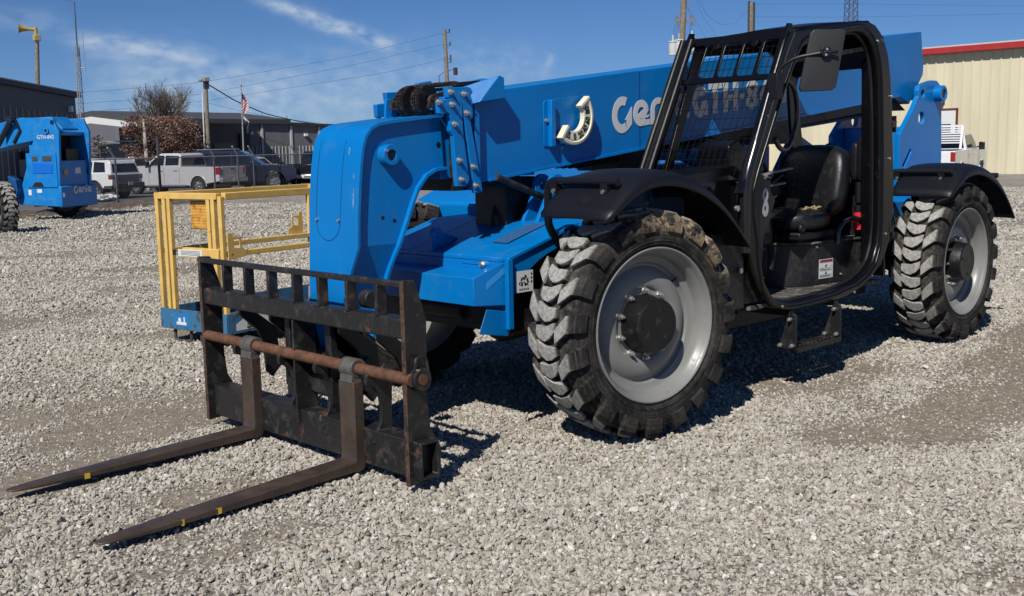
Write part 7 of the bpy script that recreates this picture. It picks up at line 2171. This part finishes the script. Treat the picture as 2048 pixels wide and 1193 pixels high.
def post(a, b, z0=0.26, z1=zt0): 
    c_ = MB(); bcube(c_, a - PR, a + PR, b - PR, b + PR, z0, z1); return build(c_, 'post', YEL, TB, bevel=0.005)
def rail(a0, a1, b0, b1, z, h=0.05, name='rail', m_=YEL):
    c_ = MB(); bcube(c_, a0, a1, b0, b1, z - h / 2, z + h / 2); return build(c_, name, m_, TB, bevel=0.005)
# front left face (along e1)
for a in (0.025, 0.13 * L1, 0.79 * L1, L1 - 0.025): post(a, 0.03)
for a in (0.20 * L1, 0.865 * L1): post(a, 0.032, 0.62 if a < 0.5 * L1 else 0.26, zt0)
rail(0.06, L1, 0.01, 0.06, zt0 - 0.0, 0.055, 'top_rail'); rail(0.06, L1 - 0.35, 0.005, 0.055, 0.80, 0.09, 'gate_rail')
# long sides
rail(0.0, 0.055, 0.06, L2, zt0, 0.06, 'top_rail'); rail(L1 - 0.055, L1, 0.06, L2, zt0, 0.06, 'top_rail'); rail(0.0, L1, L2 - 0.05, L2, zt0, 0.055, 'top_rail')
rail(0.005, 0.045, 0.06, L2, 0.80, 0.045, 'mid_rail'); rail(L1 - 0.045, L1 - 0.005, 0.06, L2, 0.80, 0.045, 'mid_rail')
for a in (0.03, L1 - 0.03): post(a, L2 - 0.03)
# looped lugs on the mid rails
for (b, s, ax_) in ((0.05, 1, -0.006), (L2 - 0.30, -1, L1 + 0.002)):
    qq = [(0.0, 0.75), (0.20, 0.775), (0.20, 0.82), (0.145, 0.84), (0.145, 0.93), (0.13, 0.945), (0.06, 0.945), (0.045, 0.98), (0.0, 0.98)]; hh_ = [(0.065, 0.85), (0.125, 0.85), (0.125, 0.925), (0.065, 0.925)]
    fl = (lambda L_: [(b + u_, v_) for u_, v_ in L_]) if s > 0 else (lambda L_: [(b + 0.2 - u_, v_ + 0.06) for u_, v_ in L_])
    c = MB(); c.prism(fl(qq), 0, 1, holes=[fl(hh_)], fn=lambda u_, v_, w_: tuple(bp(ax_ - 0.008 * w_, u_, v_)))
    build(c, 'lug_plate', YEL, TB, bevel=0.002)
# orange manual box, white label, hinge plates
c = MB(); bcube(c, 0.225 * L1, 0.53 * L1, 0.06, 0.10, 1.0, 1.245); mbx = build(c, 'document_box', ORANGE, TB, bevel=0.015)
c = MB()
for k in range(8): bcube(c, 0.255 * L1, 0.37 * L1, 0.057, 0.0595, 1.025 + 0.025 * k, 1.035 + 0.025 * k); bcube(c, 0.385 * L1, 0.50 * L1, 0.057, 0.0595, 1.025 + 0.025 * k, 1.035 + 0.025 * k)
build(c, 'box_ribs', ORANGE, mbx, split=False)
c = MB(); bcube(c, 0.30 * L1, 0.66 * L1, 0.0005, 0.0045, 0.77, 0.83); lb = build(c, 'label', DECAL, TB)
c = MB()
for k in range(4): bcube(c, 0.33 * L1, 0.62 * L1, -0.001, 0.0, 0.782 + k * 0.011, 0.785 + k * 0.011)
build(c, 'print', INK, lb, smooth=0, split=False)
c = MB(); bcube(c, 0.70 * L1, 0.745 * L1, 0.0, 0.0045, 0.775, 0.825); build(c, 'latch_slot', INK, TB)
# blue side decals
def side_frame(b, z): return frame(bp(-0.001, b, z), e2, (0, 0, 1))
c = MB()
c.prism([(0.10, 0.145), (0.52, 0.145), (0.52, 0.265), (0.30, 0.275), (0.17, 0.235), (0.10, 0.20)], 0, 1, fn=lambda u_, v_, w_: tuple(bp(-0.0005 - 0.001 * w_, u_, v_)))
dc = build(c, 'number_decal', DECAL, TB)
M = frame(bp(-0.003, 0.26, 0.185), e2, (0, 0, 1))
if M.to_3x3().col[2].dot(CAM_C - bp(0, 0.2, 0.2)) < 0: M = frame(bp(-0.003, 0.26, 0.185), -e2, (0, 0, 1))
text('52', 0.095, M, INK, 'number', dc, offset=0.003)
c = MB(); bcube(c, L1 * 0.55, L1 * 0.80, -0.0015, -0.0005, 0.15, 0.27); d2 = build(c, 'blue_sticker', mat('sticker_blue', (0.02, 0.16, 0.42), 0.5), TB)
c = MB(); bcube(c, L1 * 0.60, L1 * 0.75, -0.0025, -0.0016, 0.165, 0.19); bcube(c, L1 * 0.62, L1 * 0.64, -0.0025, -0.0016, 0.19, 0.235); bcube(c, L1 * 0.68, L1 * 0.72, -0.0025, -0.0016, 0.19, 0.225); build(c, 'sticker_print', DECAL, d2, split=False)
# pipe skids below
for a in (0.18, L1 - 0.35):
    c = MB(); c.tube(round_path([bp(a, 0.05, 0.12), bp(a, 0.05, 0.01), bp(a + 0.22, 0.05, 0.01), bp(a + 0.22, 0.05, 0.12)], 0.03), 0.014, 8); build(c, 'skid', mat('rusty_skid', (0.06, 0.045, 0.035), 0.8), TB)
for b in (L2 * 0.35, L2 * 0.9):
    c = MB(); bcube(c, 0.1, L1 - 0.1, b, b + 0.06, 0.0, 0.125); build(c, 'fork_pocket', mat('rusty_skid', (0, 0, 0)), TB)

# ================================================================ second telehandler, seen from behind
ORG = Vector((0, 0, 0))
SC = 1.0
fwd = (-right * 0.966 + back * 0.26).normalized()
cr = gat(122, 441, GZ)      # nearest rear corner of the body, dropped to the ground
T2_ = thing('telehandler', cr, 'blue telescopic handler seen from behind at the left edge of the yard', 'telehandler', None, math.atan2(fwd.y, fwd.x))
# local x forward, y left (the lit side facing us), z up; the near rear corner is the origin, body spans y -2.1..0
BF = BLUE_FAR
def lb(px, py, plane, val):
    """pixel -> local coordinates on a body plane: 'side' y=val or 'rear' x=val"""
    v = ray(px, py); lf2 = Vector((-fwd.y, fwd.x, 0)); n_ = lf2 if plane == 'side' else fwd
    o_ = Vector(cr) + n_ * val; t = (o_ - CAM_C).dot(n_) / v.dot(n_); q = CAM_C + v * t - Vector(cr)
    return (q.dot(fwd), q.dot(lf2), q.z)
def sidep(pts, y=0.0): return [(lambda q: (q[0], q[2]))(lb(a, b, 'side', y)) for a, b in pts]
BW = 1.50
body_p = sidep([(122, 414), (40, 410), (34, 384), (44, 372), (66, 282), (12, 293), (12, 262), (38, 236), (104, 236), (117, 262), (120, 380)])
c = MB(); c.prism(body_p, -0.10, 0.0); c.prism(body_p, -BW, -BW + 0.10)
b2o = build(c, 'side_panel', BF, T2_, bevel=0.01)
hxx = [p for p in body_p]
x_front = max(p[0] for p in body_p); 
z_lo = lb(122, 414, 'side', 0)[2]; z_ct = lb(122, 374, 'side', 0)[2]; z_op0 = lb(122, 322, 'side', 0)[2]; z_tp = lb(117, 246, 'side', 0)[2]; z_top = lb(104, 236, 'side', 0)[2]
c = MB(); c.bb(-0.02, 0.10, -BW + 0.101, -0.101, z_ct - 0.05, z_op0); c.bb(0.9, 1.0, -BW + .101, -.101, z_lo, z_top - 0.5)
build(c, 'rear_panel', BF, T2_, bevel=0.01, split=False)
c = MB(); c.bb(-0.14, -0.021, -BW - 0.14, 0.06, z_ct - 0.62, z_ct + 0.02); cw = build(c, 'counterweight', BF, T2_, bevel=0.04)
c = MB(); c.bb(-0.05, 0.5, -BW + 0.101, -0.101, z_lo - 0.02, z_ct - 0.58); build(c, 'rear_skirt', mat('rusty_dark_skirt', (0.028, 0.020, 0.016), 0.8, vary=0.4), T2_)
# boom: from the top rear going forward
c = MB(); bpoly = sidep([(104, 234), (128, 258), (112, 262), (66, 284), (-60, 312), (-60, 262), (36, 238)], -0.6)
c.prism(bpoly, -1.30, -0.55); bo = build(c, 'boom', BF, T2_, bevel=0.02)
c = MB(); hp = [lb(100, 236, 'side', -0.6), lb(128, 236, 'side', -0.6)]
x0_ = lb(112, 236, 'side', -0.6)[0]
c.add([(x0_ + 0.25, -0.35, z_top), (x0_ + 0.25, -1.5, z_top), (x0_ - 0.35, -1.5, z_top - 0.42), (x0_ - 0.35, -0.35, z_top - 0.42), (x0_ + 0.25, -0.35, z_top - 0.10), (x0_ + 0.25, -1.5, z_top - 0.10), (x0_ - 0.33, -1.5, z_top - 0.52), (x0_ - 0.33, -0.35, z_top - 0.52)],
      [(0, 1, 2, 3), (4, 7, 6, 5), (0, 3, 7, 4), (1, 5, 6, 2), (2, 6, 7, 3), (0, 4, 5, 1)])
build(c, 'boom_end_cover', BF, bo, bevel=0.01)
c = MB(); q0 = lb(22, 240, 'side', 0.1); q1 = lb(-4, 292, 'side', 0.1); c.tube([q0, q1], 0.085, 12); c.cyl((q0[0], 0.0, q0[2]), (q0[0], 0.2, q0[2]), 0.10, 14)
build(c, 'lift_cylinder', CARK, T2_)
c = MB(); pts = [lb(30, 240, 'side', 0.02), lb(40, 262, 'side', 0.02), lb(28, 286, 'side', 0.02)]; c.tube(pts, 0.05, 10); build(c, 'hydraulic_hose', CARK, T2_)
# side door, inset shapes
def sidebox(px0, px1, py0, py1, d, m_, name, par, y=0.0, bev=0.01):
    a = lb(px0, py1, 'side', y); b = lb(px1, py0, 'side', y); c_ = MB(); c_.bb(a[0], b[0], y + 0.002, y + d, a[2], b[2]); return build(c_, name, m_, par, bevel=bev)
dr_ = sidebox(58, 112, 306, 376, 0.03, BF, 'engine_door', T2_)
sidebox(68, 106, 326, 348, 0.045, mat('bright_blue_panel', (0.0, 0.13, 0.55), 0.4), 'blue_decal_panel', dr_)
sidebox(66, 76, 313, 323, 0.045, CARG, 'warning_plate', dr_); sidebox(86, 104, 312, 323, 0.045, CARG, 'vent_plate', dr_)
c = MB(); c.prism(sidep([(66, 374), (72, 365), (84, 365), (90, 374)]), 0.031, 0.04); build(c, 'door_recess', CARK, dr_)
sidebox(58, 63, 380, 391, 0.008, DECAL, 'label', T2_, bev=0); sidebox(75, 84, 379, 386, 0.008, DECAL, 'label', T2_, bev=0)
c = MB(); q = lb(93, 262, 'side', 0.0); c.lathe([(0, 0.09), (0.04, 0.09), (0.04, 0.05), (0.0, 0.05)], c=(q[0], 0, q[2]), n=20, closed=True); build(c, 'pivot_ring', BF, T2_)
c = MB(); c.cyl((q[0], 0.001, q[2]), (q[0], 0.02, q[2]), 0.05, 16); build(c, 'pivot_pin', CARK, T2_)
c = MB(); q = lb(104, 245, 'side', 0.0); c.cyl((q[0], 0.001, q[2]), (q[0], 0.01, q[2]), 0.07, 14); build(c, 'tower_hole', CARK, T2_)
def local_text(body, size, x, y, z, u_, m_, name, par, sx=1.0, off=0.0):
    return text(body, size, frame((x, y, z), u_, (0, 0, 1)), m_, name, par, offset=off, sx=sx, extrude=0.002)
q = lb(91, 275, 'side', 0.0)
local_text('GTH-842', 0.155, q[0], 0.006, q[2], (-1, 0, 0), WHITE, 'model_lettering', T2_, 1.0, 0.002)
# wordmark on the counterweight
wm = MB(); zz = lb(122, 382, 'side', 0)[2]
genie(wm, 0, 0, 0.0, fn=lambda u_, v_, w_: (-0.1405 - 0.003 * w_, -0.68 - (u_ - 0.42) * 1.0 - 0.25, zz + (v_ - 0.10) * 1.0))
build(wm, 'maker_lettering', WHITE, cw, smooth=0, split=False)
# rear opening interior and lamps
c = MB(); c.bb(0.5, 0.55, -BW + 0.101, -0.101, z_op0 - .3, z_top - 0.2); c.bb(0.1, 0.5, -1.2, -0.6, z_op0, z_op0 + 0.35); build(c, 'tower_interior', BLACKD, T2_, split=False)
c = MB()
for y in (-0.35, -1.45): c.cyl((-0.021, y, z_op0 - 0.35), (-0.035, y, z_op0 - 0.35), 0.10, 18)
build(c, 'round_port', CARK, T2_)
c = MB(); c.bb(-0.03, -0.021, -1.05, -0.80, z_op0 - 0.40, z_op0 - 0.22); build(c, 'rear_label', DECAL, T2_)
c = MB()
for y in (0.0, -1.8): c.box((-0.145, y + (-0.05 if y == 0 else 0.05), z_ct - 0.25), (0.02, 0.05, 0.12))
build(c, 'reflector', DECAL, T2_)
# fender arm
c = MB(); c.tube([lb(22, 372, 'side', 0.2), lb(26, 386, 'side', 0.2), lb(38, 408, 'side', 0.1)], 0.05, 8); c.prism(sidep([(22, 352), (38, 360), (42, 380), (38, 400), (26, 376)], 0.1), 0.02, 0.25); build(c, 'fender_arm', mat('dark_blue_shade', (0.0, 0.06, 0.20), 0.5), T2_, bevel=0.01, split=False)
# wheels: lugged tyres, coarse
def far_wheel(px, py, steer):
    if px is None: q = fwd * py[0] + Vector((-fwd.y, fwd.x, 0)) * py[1]
    else: q = gat(px, py, GZ) - Vector(cr)
    w_ = W2.copy(); col.objects.link(w_); w_.parent = T2_
    for ch in W2.children:
        if ch.name.startswith(('tyre', 'hub')): k_ = ch.copy(); col.objects.link(k_); k_.parent = w_
    w_.location = (q.dot(fwd), q.dot(Vector((-fwd.y, fwd.x, 0))), 0.655); w_.rotation_euler = (0, 0.4, math.pi + steer); w_.name = 'wheel'
    return w_
far_wheel(10, 466, -0.55)
far_wheel(None, (0.60, -1.22), 0.0)
far_wheel(-170, 462, 0)
